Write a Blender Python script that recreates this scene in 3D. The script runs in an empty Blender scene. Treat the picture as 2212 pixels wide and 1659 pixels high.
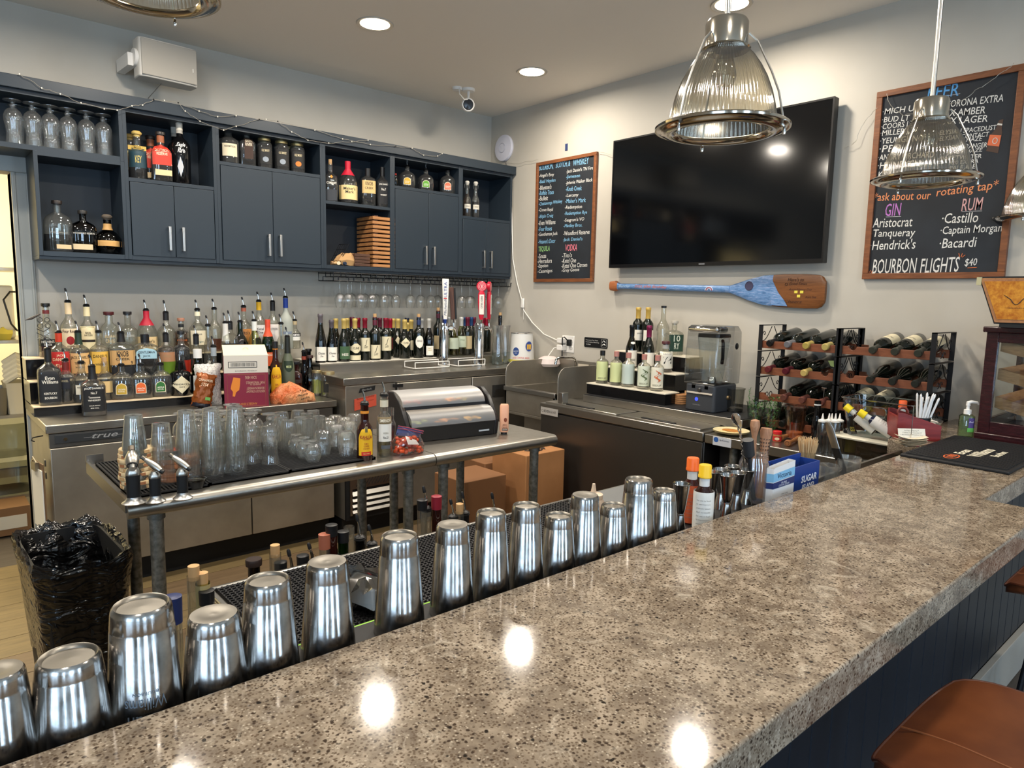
import bpy, math, random
from mathutils import Vector, Matrix, Quaternion
random.seed(7)
SC = bpy.context.scene
COL = SC.collection
PI = math.pi
# ---------------------------------------------------------------- camera
W, H, F = 2212, 1659, 1491.3
YAW, PITCH, ROLL = math.radians(48.822), math.radians(7.161), math.radians(1.1625)
CAMZ = 1.5
_f = Vector((math.cos(YAW)*math.cos(PITCH), math.sin(YAW)*math.cos(PITCH), -math.sin(PITCH)))
_r0 = Vector((math.sin(YAW), -math.cos(YAW), 0)); _u0 = _r0.cross(_f)
_r = _r0*math.cos(ROLL) + _u0*math.sin(ROLL); _u = _u0*math.cos(ROLL) - _r0*math.sin(ROLL)
cam = bpy.data.objects.new('camera', bpy.data.cameras.new('camera'))
COL.objects.link(cam); SC.camera = cam
cam.data.sensor_width = 36; cam.data.lens = F/W*36; cam.data.clip_start = 0.02; cam.data.clip_end = 100
M = Matrix((( _r.x, _u.x, -_f.x, 0), (_r.y, _u.y, -_f.y, 0), (_r.z, _u.z, -_f.z, CAMZ), (0, 0, 0, 1)))
cam.matrix_world = M
def ray(px, py): return _f + _r*((px-W/2)/F) - _u*((py-H/2)/F)
O = Vector((0, 0, CAMZ))
def at_z(px, py, z):
    d = ray(px, py); return O + d*((z-CAMZ)/d.z)
def at_y(px, py, y):
    d = ray(px, py); return O + d*(y/d.y)
def at_x(px, py, x):
    d = ray(px, py); return O + d*(x/d.x)
def wid(p, w): return w*((Vector(p)-O).dot(_f))/F          # width in metres of w photo pixels at point p
# ---------------------------------------------------------------- light, world, exposure
SC.view_settings.view_transform = 'Standard'; SC.view_settings.look = 'None'
SC.view_settings.gamma = 1; SC.view_settings.use_curve_mapping = False
SC.view_settings.exposure = 0.4
SC.cycles.transparent_max_bounces = 48
SC.cycles.max_bounces = 10; SC.cycles.diffuse_bounces = 4; SC.cycles.glossy_bounces = 4
SC.cycles.sample_clamp_indirect = 6
wd = bpy.data.worlds.new('daylight'); SC.world = wd; wd.use_nodes = True
bg = wd.node_tree.nodes['Background']; bg.inputs[0].default_value = (0.50, 0.72, 1.0, 1); bg.inputs[1].default_value = 1.6
CEIL = 2.934
XW, YW = 3.65, 4.488
def light(kind, loc, power, color, size=0.2, sy=None, rot=(0, 0, 0), **k):
    l = bpy.data.lights.new(kind.lower()+'_light', kind); l.energy = power; l.color = color
    if kind == 'AREA':
        l.size = size
        if sy: l.shape = 'RECTANGLE'; l.size_y = sy
        else: l.shape = 'DISK'
    for a, b in k.items(): setattr(l, a, b)
    o = bpy.data.objects.new(l.name, l); COL.objects.link(o); o.location = loc; o.rotation_euler = rot
    return o
# daylight that enters through the street windows behind the viewer
WINS = [(-2.5, -1.9), (-0.4, 0.35), (1.9, 2.5)]
for a, b in WINS:
    light('AREA', ((a+b)/2, -3.93, 1.5), 46, (0.55, 0.76, 1.0), b-a, 2.1, (PI/2, 0, 0))
light('AREA', (-3.43, -1.6, 1.5), 60, (0.55, 0.76, 1.0), 2.1, 2.1, (PI/2, 0, -PI/2))
LAMPS = [(1.985, 3.44), (3.116, 3.43), (3.116, 2.0), (0.86, 3.44), (0.86, 2.0), (1.985, 2.0), (-0.3, 2.0), (-0.3, 3.44), (0.86, 0.2), (2.4, -0.4), (-0.6, -0.6)]
# ---------------------------------------------------------------- materials
def lin(c):
    if isinstance(c, str):
        c = c.lstrip('#'); c = tuple(int(c[i:i+2], 16)/255 for i in (0, 2, 4))
        return tuple((x/12.92 if x <= 0.04045 else ((x+0.055)/1.055)**2.4) for x in c)
    return tuple(c)
MC = {}
def pr(name, color='#808080', rough=0.5, metal=0.0, spec=0.5, coat=0, emit=None, es=1.0, alpha=None, trans=0, ior=1.45, aniso=0):
    if name in MC: return MC[name]
    m = bpy.data.materials.new(name); m.use_nodes = True
    b = m.node_tree.nodes['Principled BSDF']
    b.inputs['Base Color'].default_value = (*lin(color), 1); b.inputs['Roughness'].default_value = rough
    b.inputs['Metallic'].default_value = metal; b.inputs['Specular IOR Level'].default_value = spec
    b.inputs['Coat Weight'].default_value = coat; b.inputs['Coat Roughness'].default_value = 0.05
    b.inputs['Anisotropic'].default_value = aniso; b.inputs['IOR'].default_value = ior
    if trans: b.inputs['Transmission Weight'].default_value = trans
    if emit: b.inputs['Emission Color'].default_value = (*lin(emit), 1); b.inputs['Emission Strength'].default_value = es
    m.diffuse_color = (*lin(color), 1); MC[name] = m
    return m
def nodes(m): return m.node_tree.nodes, m.node_tree.links, m.node_tree.nodes['Principled BSDF']
def texco(m, scale=(1, 1, 1)):
    n, l, b = nodes(m); t = n.new('ShaderNodeTexCoord'); mp = n.new('ShaderNodeMapping')
    mp.inputs['Scale'].default_value = scale; l.new(t.outputs['Object'], mp.inputs[0]); return mp.outputs[0]
def ramp(m, src, stops):
    n, l, b = nodes(m); r = n.new('ShaderNodeValToRGB'); e = r.color_ramp.elements
    while len(e) < len(stops): e.new(0.5)
    for i, (p, c) in enumerate(stops): e[i].position = p; e[i].color = (*lin(c), 1)
    l.new(src, r.inputs[0]); return r.outputs[0]
def noise(m, vec, scale, detail=3, rough=0.5, dist=0):
    n, l, b = nodes(m); t = n.new('ShaderNodeTexNoise'); t.inputs['Scale'].default_value = scale
    t.inputs['Detail'].default_value = detail; t.inputs['Roughness'].default_value = rough; t.inputs['Distortion'].default_value = dist
    l.new(vec, t.inputs['Vector']); return t.outputs['Fac']
def bump(m, src, strength=0.2, dist=0.01):
    n, l, b = nodes(m); bp = n.new('ShaderNodeBump'); bp.inputs['Strength'].default_value = strength
    bp.inputs['Distance'].default_value = dist; l.new(src, bp.inputs['Height']); l.new(bp.outputs[0], b.inputs['Normal'])
def glass(name, tint='#fbfcfa', edge='#d3d8d4', refl=0.07, rough=0.02, refr=0, haze=0):
    if name in MC: return MC[name]
    m = bpy.data.materials.new(name); m.use_nodes = True; n = m.node_tree.nodes; l = m.node_tree.links; n.clear()
    out = n.new('ShaderNodeOutputMaterial'); mix = n.new('ShaderNodeMixShader'); tr = n.new('ShaderNodeBsdfTransparent')
    gl = n.new('ShaderNodeBsdfGlossy'); gl.inputs['Roughness'].default_value = rough
    lw = n.new('ShaderNodeLayerWeight'); lw.inputs['Blend'].default_value = 0.35
    r = n.new('ShaderNodeValToRGB'); r.color_ramp.elements[0].color = (*lin(tint), 1); r.color_ramp.elements[1].color = (*lin(edge), 1)
    r.color_ramp.elements[0].position = 0.35; r.color_ramp.elements[1].position = 0.95
    mr = n.new('ShaderNodeMapRange'); mr.inputs[1].default_value = 0.2; mr.inputs[2].default_value = 1; mr.inputs[3].default_value = refl; mr.inputs[4].default_value = 0.75
    l.new(lw.outputs['Facing'], r.inputs[0]); l.new(r.outputs[0], tr.inputs[0]); l.new(lw.outputs['Facing'], mr.inputs[0])
    l.new(mr.outputs[0], mix.inputs[0]); l.new(tr.outputs[0], mix.inputs[1]); l.new(gl.outputs[0], mix.inputs[2]); l.new(mix.outputs[0], out.inputs[0])
    if refr:
        g2 = n.new('ShaderNodeBsdfGlass'); g2.inputs['IOR'].default_value = 1.4; g2.inputs[0].default_value = (*lin(tint), 1); g2.inputs['Roughness'].default_value = 0; mx = n.new('ShaderNodeMixShader'); mx.inputs[0].default_value = refr
        l.new(mix.outputs[0], mx.inputs[1]); l.new(g2.outputs[0], mx.inputs[2]); l.new(mx.outputs[0], out.inputs[0])
    if haze:
        df = n.new('ShaderNodeBsdfDiffuse'); m2 = n.new('ShaderNodeMixShader'); m2.inputs[0].default_value = haze; src = out.inputs[0].links[0].from_socket
        l.new(src, m2.inputs[1]); l.new(df.outputs[0], m2.inputs[2]); l.new(m2.outputs[0], out.inputs[0])
    MC[name] = m; return m
def plain(color, rough=0.55, metal=0): return pr('paint_%s_%d_%d' % (str(color).strip('#'), int(rough*100), int(metal*10)), color, rough, metal)
# metals
steel = pr('brushed_steel', '#a5a29c', 0.30, 1.0)
v = texco(steel, (2, 2, 60)); bump(steel, noise(steel, v, 18, 2), 0.05, 0.001)
steel_h = pr('brushed_steel_top', '#a8a49c', 0.33, .95)
v = texco(steel_h, (3, 60, 60)); nn = noise(steel_h, v, 6, 3); n_, l_, b_ = nodes(steel_h)
l_.new(ramp(steel_h, nn, [(0.3, '#9a958c'), (0.7, '#b6b2a9')]), b_.inputs['Base Color']); bump(steel_h, nn, 0.06, 0.001)
steel_d = pr('dull_steel_sheet', '#a39d92', 0.36, .8)
v = texco(steel_d, (60, 60, 2)); nn = noise(steel_d, v, 4, 3); bump(steel_d, nn, 0.05, 0.001)
v2 = texco(steel_d, (1, 1, 1)); n_, l_, b_ = nodes(steel_d)
l_.new(ramp(steel_d, noise(steel_d, v2, 3, 5, 0.6), [(0.3, '#958f84'), (0.7, '#b3ada1')]), b_.inputs['Base Color'])
chrome = pr('chrome', '#d8d8d8', 0.06, 1.0)
tin = pr('shaker_steel', '#c2c0bd', 0.13, 1.0)
v = texco(tin, (1, 1, 1)); n_, l_, b_ = nodes(tin); l_.new(ramp(tin, noise(tin, v, 30, 5, 0.6), [(0.35, '#918e8a'), (0.65, '#b4b1ad')]), b_.inputs['Base Color'])
l_.new(ramp(tin, noise(tin, v, 55, 4), [(0.3, '#646464'), (0.75, '#8c8c8c')]), b_.inputs['Roughness'])
bump(tin, noise(tin, texco(tin, (70, 70, 1)), 1.5, 3), .12, .002)
galv = pr('galvanised_pipe', '#8a8a86', 0.42, 0.7)
v = texco(galv); n_, l_, b_ = nodes(galv); l_.new(ramp(galv, noise(galv, v, 60, 4), [(0.3, '#65655f'), (0.7, '#9c9b94')]), b_.inputs['Base Color'])
alu = pr('satin_nickel', '#b9b7b2', 0.3, 1.0)
black = pr('black_plastic', '#141415', 0.4)
blackm = pr('matte_black', '#0f1012', 0.6)
blacki = pr('black_iron', '#1b1c1f', 0.45, 0.3)
rubber = pr('black_rubber', '#121214', 0.62)
white = pr('white_plastic', '#e6e3dd', 0.35)
offwhite = pr('off_white_plastic', '#cfcbc2', 0.4)
cork = pr('cork', '#c19a6b', 0.8)
clear = glass('clear_glass', edge='#e8ebe8', refl=.17, refr=.26, haze=.035)
clearb = glass('clear_bottle_glass', '#f2f3ec', '#b9bcb2', 0.12, refr=.22, haze=.03)
clearp = glass('clear_acrylic', '#eef3f4', '#b4c2c6', 0.07)
frost = pr('frosted_plastic', '#dfe2e0', 0.4, alpha=1)
# ---------------------------------------------------------------- mesh building
class MB:
    def __init__(s): s.v = []; s.f = []; s.mi = []
    def add(s, vs, fs, mi=0, M=None):
        k = len(s.v)
        if M is not None: vs = [M @ Vector(p) for p in vs]
        s.v += [tuple(p) for p in vs]; s.f += [tuple(i+k for i in f) for f in fs]; s.mi += [mi]*len(fs); return s
    def box(s, x0, x1, y0, y1, z0, z1, mi=0, M=None):
        return s.add([(x0,y0,z0),(x1,y0,z0),(x1,y1,z0),(x0,y1,z0),(x0,y0,z1),(x1,y0,z1),(x1,y1,z1),(x0,y1,z1)],
                     [(3,2,1,0),(4,5,6,7),(0,1,5,4),(1,2,6,5),(2,3,7,6),(3,0,4,7)], mi, M)
    def cbox(s, c, d, mi=0, M=None):
        return s.box(c[0]-d[0]/2, c[0]+d[0]/2, c[1]-d[1]/2, c[1]+d[1]/2, c[2]-d[2]/2, c[2]+d[2]/2, mi, M)
    def lathe(s, prof, seg=24, mi=0, M=None, rib=None, cap0=False, cap1=False):
        vs = []; fs = []
        for r, z in prof:
            for k in range(seg):
                a = 2*PI*k/seg; q = r*(1+(rib[1]*math.cos(rib[0]*a) if rib else 0)); vs.append((q*math.cos(a), q*math.sin(a), z))
        for j in range(len(prof)-1):
            for k in range(seg):
                k2 = (k+1) % seg; fs.append((j*seg+k, j*seg+k2, (j+1)*seg+k2, (j+1)*seg+k))
        if cap0: fs.append(tuple(reversed(range(seg))))
        if cap1: fs.append(tuple(range((len(prof)-1)*seg, len(prof)*seg)))
        return s.add(vs, fs, mi, M)
    def sect(s, lev, seg=28, mi=0, M=None, cap0=True, cap1=True):
        vs = []; fs = []
        for z, a, b, n in lev:
            for k in range(seg):
                t = 2*PI*(k+0.5)/seg; c, q = math.cos(t), math.sin(t)
                rr = (abs(c)**n+abs(q)**n)**(-1/n); vs.append((a*rr*c, b*rr*q, z))
        for j in range(len(lev)-1):
            for k in range(seg):
                k2 = (k+1) % seg; fs.append((j*seg+k, j*seg+k2, (j+1)*seg+k2, (j+1)*seg+k))
        if cap0: fs.append(tuple(reversed(range(seg))))
        if cap1: fs.append(tuple(range((len(lev)-1)*seg, len(lev)*seg)))
        return s.add(vs, fs, mi, M)
    def tube(s, pts, r, seg=8, mi=0, closed=False, M=None, taper=None):
        pts = [Vector(p) for p in pts]; n = len(pts); vs = []; fs = []
        up = Vector((0, 0, 1)); pt = None
        for i, p in enumerate(pts):
            if closed: t = (pts[(i+1) % n]-pts[i-1])
            else: t = pts[min(i+1, n-1)]-pts[max(i-1, 0)]
            t = t.normalized() if t.length > 1e-9 else Vector((0, 0, 1))
            if pt is None: a = t.cross(Vector((0, 0, 1)) if abs(t.z) < 0.9 else Vector((1, 0, 0))).normalized()
            else: a = (a - t*a.dot(t)); a = a.normalized() if a.length > 1e-6 else t.orthogonal().normalized()
            pt = t; b = t.cross(a); rr = r*(taper[i] if taper else 1)
            for k in range(seg):
                q = 2*PI*k/seg; vs.append(p + a*(rr*math.cos(q)) + b*(rr*math.sin(q)))
        m = n if closed else n-1
        for j in range(m):
            j2 = (j+1) % n
            for k in range(seg):
                k2 = (k+1) % seg; fs.append((j*seg+k, j2*seg+k, j2*seg+k2, j*seg+k2))
        if not closed: fs += [tuple(range(seg)), tuple(reversed(range((n-1)*seg, n*seg)))]
        return s.add(vs, fs, mi, M)
    def prism(s, poly, z0, z1, mi=0, M=None):
        n = len(poly); vs = [(x, y, z0) for x, y in poly]+[(x, y, z1) for x, y in poly]
        fs = [tuple(reversed(range(n))), tuple(range(n, 2*n))]+[(i, (i+1) % n, n+(i+1) % n, n+i) for i in range(n)]
        return s.add(vs, fs, mi, M)
    def build(s, name, mats, parent=None, smooth=35, bevel=0, label=None, kind=None, me_only=False):
        me = bpy.data.meshes.new(name); me.from_pydata(s.v, [], s.f); me.validate()
        mats = mats if isinstance(mats, (list, tuple)) else [mats]
        for m in mats: me.materials.append(m)
        if len(mats) > 1 and len(me.polygons) == len(s.mi): me.polygons.foreach_set('material_index', s.mi)
        if smooth:
            me.polygons.foreach_set('use_smooth', [True]*len(me.polygons)); me.set_sharp_from_angle(angle=math.radians(smooth))
        me.update()
        if me_only: return me
        return link(name, me, parent, label, kind, bevel)
def link(name, me, parent=None, label=None, kind=None, bevel=0):
    o = bpy.data.objects.new(name, me); COL.objects.link(o)
    if parent is not None: o.parent = parent
    if label: o['label'] = label
    if kind: o['kind'] = kind
    if bevel:
        b = o.modifiers.new('bevel', 'BEVEL'); b.width = bevel; b.segments = 2; b.limit_method = 'ANGLE'; b.angle_limit = math.radians(50)
    return o
def thing(name, label, cat, loc=(0, 0, 0), rz=0, group=None, rot=None):
    o = bpy.data.objects.new(name, None); COL.objects.link(o); o.empty_display_size = 0.05
    o.location = loc; o.rotation_euler = rot if rot else (0, 0, rz); o['label'] = label; o['category'] = cat
    if group: o['group'] = group
    return o
def tag(o, label, cat, group=None, loc=None, rz=None):
    o['label'] = label; o['category'] = cat
    if group: o['group'] = group
    if loc is not None: o.location = loc
    if rz is not None: o.rotation_euler = (0, 0, rz)
    return o
def dup(root, loc, rz=0, label=None, group=None, rot=None):
    r = root.copy(); COL.objects.link(r); r.location = loc; r.rotation_euler = rot if rot else (0, 0, rz)
    if label: r['label'] = label
    if group: r['group'] = group
    for ch in list(root.children):
        c = ch.copy(); COL.objects.link(c); c.parent = r
        for g in ch.children:
            d = g.copy(); COL.objects.link(d); d.parent = c
    return r
def struct(o): o['kind'] = 'structure'; return o
def S(name, mb, mat, **k): return struct(mb.build(name, mat, **k))
def part(name, mb, mat, parent, **k): return mb.build(name, mat, parent, **k)
def T3(x=0, y=0, z=0): return Matrix.Translation((x, y, z))
def R3(a, ax): return Matrix.Rotation(a, 4, ax)
def orient(p0, p1):
    d = Vector(p1)-Vector(p0); return Matrix.Translation(p0) @ d.to_track_quat('Z', 'Y').to_matrix().to_4x4()
def rprof(x0, x1, y0, y1, r, n=4):
    out = []
    for cx, cy, a in ((x1-r, y0+r, -PI/2), (x1-r, y1-r, 0), (x0+r, y1-r, PI/2), (x0+r, y0+r, PI)):
        for i in range(n+1): t = a+PI/2*i/n; out.append((cx+r*math.cos(t), cy+r*math.sin(t)))
    return out
# text -> flat verts/faces normalised to width 1, height 1
TC = {}
def glyphs(txt, shear=0.0, fat=0.0):
    k = (txt, shear, fat)
    if k in TC: return TC[k]
    c = bpy.data.curves.new('lettering', 'FONT'); c.body = txt; c.resolution_u = 2; c.shear = shear; c.offset = fat; c.fill_mode = 'FRONT'
    o = bpy.data.objects.new('lettering', c); me = bpy.data.meshes.new_from_object(o)
    vs = [tuple(p.co) for p in me.vertices]; fs = [tuple(p.vertices) for p in me.polygons]
    bpy.data.objects.remove(o); bpy.data.curves.remove(c); bpy.data.meshes.remove(me)
    if not vs: TC[k] = ([], [], 1); return TC[k]
    x0 = min(p[0] for p in vs); x1 = max(p[0] for p in vs); y0 = min(p[1] for p in vs); y1 = max(p[1] for p in vs)
    w = max(x1-x0, 1e-4); h = max(y1-y0, 1e-4)
    TC[k] = ([((p[0]-x0)/w, (p[1]-y0)/h) for p in vs], fs, w/h); return TC[k]
def text_on(mb, txt, w, h, fn, mi=0, cx=0, cy=0, shear=0.0, fat=0.0, ang=0):
    vs, fs, asp = glyphs(txt, shear, fat)
    if h is None: h = w/asp
    if w is None: w = h*asp
    ca, sa = math.cos(ang), math.sin(ang); out = []
    for a, b in vs:
        x = (a-0.5)*w; y = (b-0.5)*h; out.append(fn(cx+x*ca-y*sa, cy+x*sa+y*ca))
    mb.add(out, fs, mi)
def flat_front(y=0.0): return lambda a, b: (a, y, b)
# ---------------------------------------------------------------- room shell
wallm = pr('wall_paint', '#bbb6ab', 0.6)
v = texco(wallm); bump(wallm, noise(wallm, v, 120, 3), 0.08, 0.002)
n_, l_, b_ = nodes(wallm); l_.new(ramp(wallm, noise(wallm, v, 1.3, 4, 0.6), [(0.35, '#b6b0a4'), (0.65, '#beb9ae')]), b_.inputs['Base Color'])
ceilm = pr('ceiling_paint', '#efe8dc', 0.75)
v = texco(ceilm); bump(ceilm, noise(ceilm, v, 90, 2), 0.05, 0.002)
navy = pr('navy_cabinet_paint', '#27313a', 0.42)
v = texco(navy); bump(navy, noise(navy, v, 200, 2), 0.03, 0.001)
navyp = pr('navy_panel_paint', '#1a2029', 0.42)
trimm = pr('casing_paint', '#a9aba6', 0.45)
def wood(name, c0, c1, sc=(1.5, 14, 14), rough=0.45, c2=None):
    m = pr(name, c0, rough); v = texco(m, sc); n, l, b = nodes(m)
    st = [(0.25, c0), (0.7, c1)] if not c2 else [(0.2, c0), (0.5, c1), (0.8, c2)]
    nz = noise(m, v, 3.2, 6, 0.65, 1.2); l.new(ramp(m, nz, st), b.inputs['Base Color']); bump(m, nz, 0.15, 0.002)
    return m
floorm = wood('floor_plank_light', '#5f5139', '#7a6947', (1.2, 10, 10), 0.4)
floorm2 = wood('floor_plank_brown', '#574835', '#705d45', (1.2, 10, 10), 0.42)
floord = wood('floor_plank_dark', '#3a342e', '#4f4740', (1.2, 10, 10), 0.5)
S('wall_back', MB().box(0.447, XW+0.12, YW, YW+0.12, 0, CEIL).box(-3.5, -0.75, YW, YW+0.12, 0, CEIL).box(-0.75, 0.447, YW, YW+0.12, 2.09, CEIL), wallm)
S('wall_right', MB().box(XW, XW+0.12, -4, YW, 0, CEIL), wallm)
mb = MB(); xs = [-3.5]+[t for ab in WINS for t in ab]+[XW]
for i in range(0, len(xs), 2): mb.box(xs[i], xs[i+1], -4.12, -4, 0, CEIL)
for a, b in WINS: mb.box(a, b, -4.12, -4, 0, 0.45).box(a, b, -4.12, -4, 2.55, CEIL)
S('wall_front', mb, wallm)
S('wall_left', MB().box(-3.62, -3.5, -4, -2.65, 0, CEIL).box(-3.62, -3.5, -0.55, YW, 0, CEIL).box(-3.62, -3.5, -2.65, -0.55, 0, 0.45).box(-3.62, -3.5, -2.65, -0.55, 2.8, CEIL), wallm)
S('ceiling', MB().box(-3.62, XW+0.12, -4.12, 7.4, CEIL, CEIL+0.1), ceilm)
fl = S('floor', MB().box(-3.62, XW+0.12, -4.12, 7.4, -0.12, -0.012), floord)
wf = pr('window_frame_dark', '#2a2c2e', 0.4)
for i, (a, b) in enumerate(WINS):
    mb = MB(); y0, y1 = -3.9, -3.86
    for x in (a, (a+b)/2, b): mb.box(x-0.03, x+0.03, y0, y1, 0.45, 2.55)
    for z in (0.45, 1.2, 2.55): mb.box(a, b, y0, y1, z-0.03, z+0.03)
    S('window_%d' % (i+1), mb, wf)
mb = MB()
for y in (-2.65, -1.6, -0.55): mb.box(-3.4, -3.36, y-0.03, y+0.03, 0.45, 2.8)
for z in (0.45, 1.2, 2.8): mb.box(-3.4, -3.36, -2.65, -0.55, z-0.03, z+0.03)
S('window_4', mb, wf)
# floor planks, each its own piece
def planks(x0, x1, y0, y1, w, L, mats, along='x'):
    cache = {}; r = 0; y = y0
    while y < y1-0.01:
        x = x0 - (r*0.47 % 1)*L
        while x < x1:
            a, b = max(x, x0), min(x+L, x1)
            if b-a > 0.05:
                key = (round(b-a, 3), (r*3+int(x*10)) % len(mats))
                if key not in cache:
                    mb = MB(); l = b-a; mb.box(0.0015, l-0.0015, 0.0015, w-0.0015, -0.012, 0.0)
                    cache[key] = mb.build('plank', mats[key[1]], me_only=True, smooth=0)
                o = link('plank', cache[key], fl); o.location = (a, y, random.uniform(-0.0006, 0))
            x += L
        y += w; r += 1
planks(-0.7, XW, 0.68, 4.48, 0.19, 1.22, [floorm, floorm2, floorm])
planks(2.2, XW, -0.6, 0.62, 0.15, 1.22, [floord])
# doorway casing, left of the back bar
S('door_1', MB().box(0.447, 0.526, YW-0.022, YW, 0, 2.09).box(-0.83, 0.54, YW-0.024, YW, 2.09, 2.178).box(0.447, 0.462, YW, YW+0.12, 0, 2.09).box(0.458, 0.466, YW-0.03, YW-0.022, 0, 2.09).box(0.508, 0.518, YW-0.03, YW-0.022, 0, 2.09), trimm, bevel=0.003)
S('baseboard_back', MB().box(0.53, XW, YW-0.014, YW, 0, 0.12), trimm)
# the lit kitchen behind the doorway
kw = pr('kitchen_wall_paint', '#d9d3bb', 0.6)
S('wall_kitchen', MB().box(-2.2, 2.2, 7.0, 7.1, 0, CEIL).box(1.3, 1.4, YW+0.12, 7.0, 0, CEIL).box(-2.2, -2.1, YW+0.12, 7.0, 0, CEIL), kw)
light('AREA', (-0.2, 5.6, 2.85), 110, (1.0, 0.86, 0.58), 1.2, 0.6)
kt = thing('kitchen_rack', 'steel shelving rack in the yellow-lit kitchen beyond the doorway', 'shelf', (0, 0, 0))
for z in (0.18, 0.70, 1.17, 1.62):
    part('shelf', MB().box(-0.5, 0.80, 5.3, 5.85, z-0.02, z), steel, kt)
for x in (-0.48, 0.78):
    for y in (5.32, 5.83): part('post', MB().tube([(x, y, 0), (x, y, 2.0)], 0.014), steel, kt)
# crockery pans and stacks on the kitchen rack
t = thing('steel_pan', 'perforated steel pan standing on the kitchen rack', 'pan', (0.385, 5.42, 0.70))
part('pan', MB().sect([(0, 0.05, 0.08, 6), (0.17, 0.065, 0.10, 6)], cap1=False), pr('grey_perforated', '#77736a', 0.4, 0.7), t)
t = thing('white_tub', 'cream tub of folded cloths on the kitchen rack', 'tub', (0.50, 5.42, 0.70))
part('tub', MB().sect([(0, 0.06, 0.09, 5), (0.19, 0.075, 0.11, 5), (0.2, 0.08, 0.115, 5)], cap1=False), plain('#c9c2ae', 0.4), t)
mb = MB()
for k in range(5): mb.tube([(-0.06, -0.02, 0.20+k*0.03), (0, -0.06, 0.25+k*0.03), (0.06, -0.02, 0.22+k*0.03)], 0.022, 8)
part('cloth', mb, plain('#d6d0be', 0.8), t)
t = thing('yellow_cloth', 'crumpled yellow paper lying on the upper kitchen shelf', 'paper', (0.44, 5.4, 1.17))
mb = MB(); random.seed(3)
mb.sect([(0, .04, .03, 2), (.03, .06, .05, 2), (.05, .05, .03, 2), (.07, .01, .01, 2)], 9); mb.v = [(x+random.uniform(-.012, .012), y, z+random.uniform(-.01, .01)*(z > .01)) for x, y, z in mb.v]
part('paper', mb, plain('#c9b84a', 0.7), t)
t = thing('kitchen_appliance', 'white kitchen appliance with a black cord on the upper shelf', 'appliance', (0.36, 5.6, 1.17))
part('housing', MB().box(-0.2, 0.16, -0.12, 0.14, 0, 0.34), plain('#d8d3c6', 0.4), t, bevel=0.015)
part('cord', MB().tube([(0.17, -0.1, 0.05), (0.13, -0.2, 0.1), (0.1, -0.2, 0.25), (0.14, -0.16, 0.3), (0.19, -0.13, 0.3)], 0.006), black, t)
for k, (x, z, s) in enumerate(((0.42, 0.18, 'upper'), (0.42, 0.42, 'second'))):
    t = thing('plastic_bin', '%s clear plastic storage bin under the kitchen rack shelf' % ('lower' if k == 0 else 'upper'), 'bin', (x, 5.5, z))
    part('body', MB().sect([(0, .13, .15, 4), (.2, .15, .18, 4), (.22, .16, .19, 4)], cap1=False), glass('cloudy_plastic', '#b9bcb4', '#6e736f', 0.12, 0.2), t)
t = thing('cardboard_case', 'brown cardboard case with a white label on the kitchen floor', 'box', (0.33, 5.2, 0))
part('carton', MB().box(-0.25, 0.16, -0.15, 0.15, 0, 0.17), pr('kitchen_carton', '#7a5a3c', 0.8), t)
part('shipping_label', MB().box(-0.12, 0.14, -0.152, -0.15, 0.04, 0.12), plain('#cfc9bb'), t)
# ---------------------------------------------------------------- ceiling fittings
lampm = pr('downlight_glow', '#fff1d8', 0.5, emit='#fff0d6', es=14)
def ring(r0, r1, z0, z1, seg=40): return [(r0, z0), (r1, z0), (r1, z1), (r0, z1), (r0, z0)]
t = None
for i, (x, y) in enumerate(LAMPS):
    light('AREA', (x, y, CEIL-0.012), 14, (1.0, 0.90, 0.77), 0.15, spread=3.02)
    if i > 2: continue
    lab = {0: 'recessed ceiling light above the spirit bottles, left one in view', 1: 'recessed ceiling light near the security camera', 2: 'recessed ceiling light seen behind the rod of the large pendant'}[i]
    if t is None:
        t = thing('recessed_light', lab, 'ceiling light', (x, y, CEIL), 0, 'recessed ceiling lights'); t0 = t
        part('trim_ring', MB().lathe([(0.078, -0.002), (0.096, -0.006), (0.1, 0)], 40), plain('#b7b0a4', 0.5), t)
        part('lens', MB().lathe([(0.0, -0.003), (0.078, -0.003)], 40), lampm, t)
    else: dup(t0, (x, y, CEIL), 0, lab)
# security camera
p = at_z(1012, 192, CEIL)
t = thing('security_camera', 'white turret security camera on the ceiling by the corner', 'camera', p)
part('mount_plate', MB().lathe([(0, -0.018), (0.042, -0.018), (0.045, -0.012), (0.045, 0)], 28), white, t)
part('cable_cover', MB().lathe([(0, -0.022), (0.034, -0.018), (0.036, 0)], 24, M=T3(-0.075, 0.03, 0)), white, t)
part('stem', MB().tube([(0, 0, -0.015), (0, 0, -0.06)], 0.009), white, t)
part('body', MB().lathe([(0, 0.0), (0.036, 0.003), (0.045, 0.03), (0.045, 0.075), (0.04, 0.08), (0.0, 0.08)], 28, M=orient((0.03, 0.05, -0.095), (-0.03, -0.05, -0.115)) @ T3(0, 0, -0.02)), white, t)
part('lens', MB().lathe([(0.036, 0.0), (0.03, 0.006), (0, 0.009)], 28, M=orient((0.03, 0.05, -0.095), (-0.03, -0.05, -0.115)) @ T3(0, 0, 0.06)), pr('lens_black', '#26282c', 0.15), t)
part('cable', MB().tube([(-0.08, 0.0, -0.01), (-0.1, -0.03, -0.06), (-0.05, -0.02, -0.085), (0, 0, -0.07)], 0.004), white, t)
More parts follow.
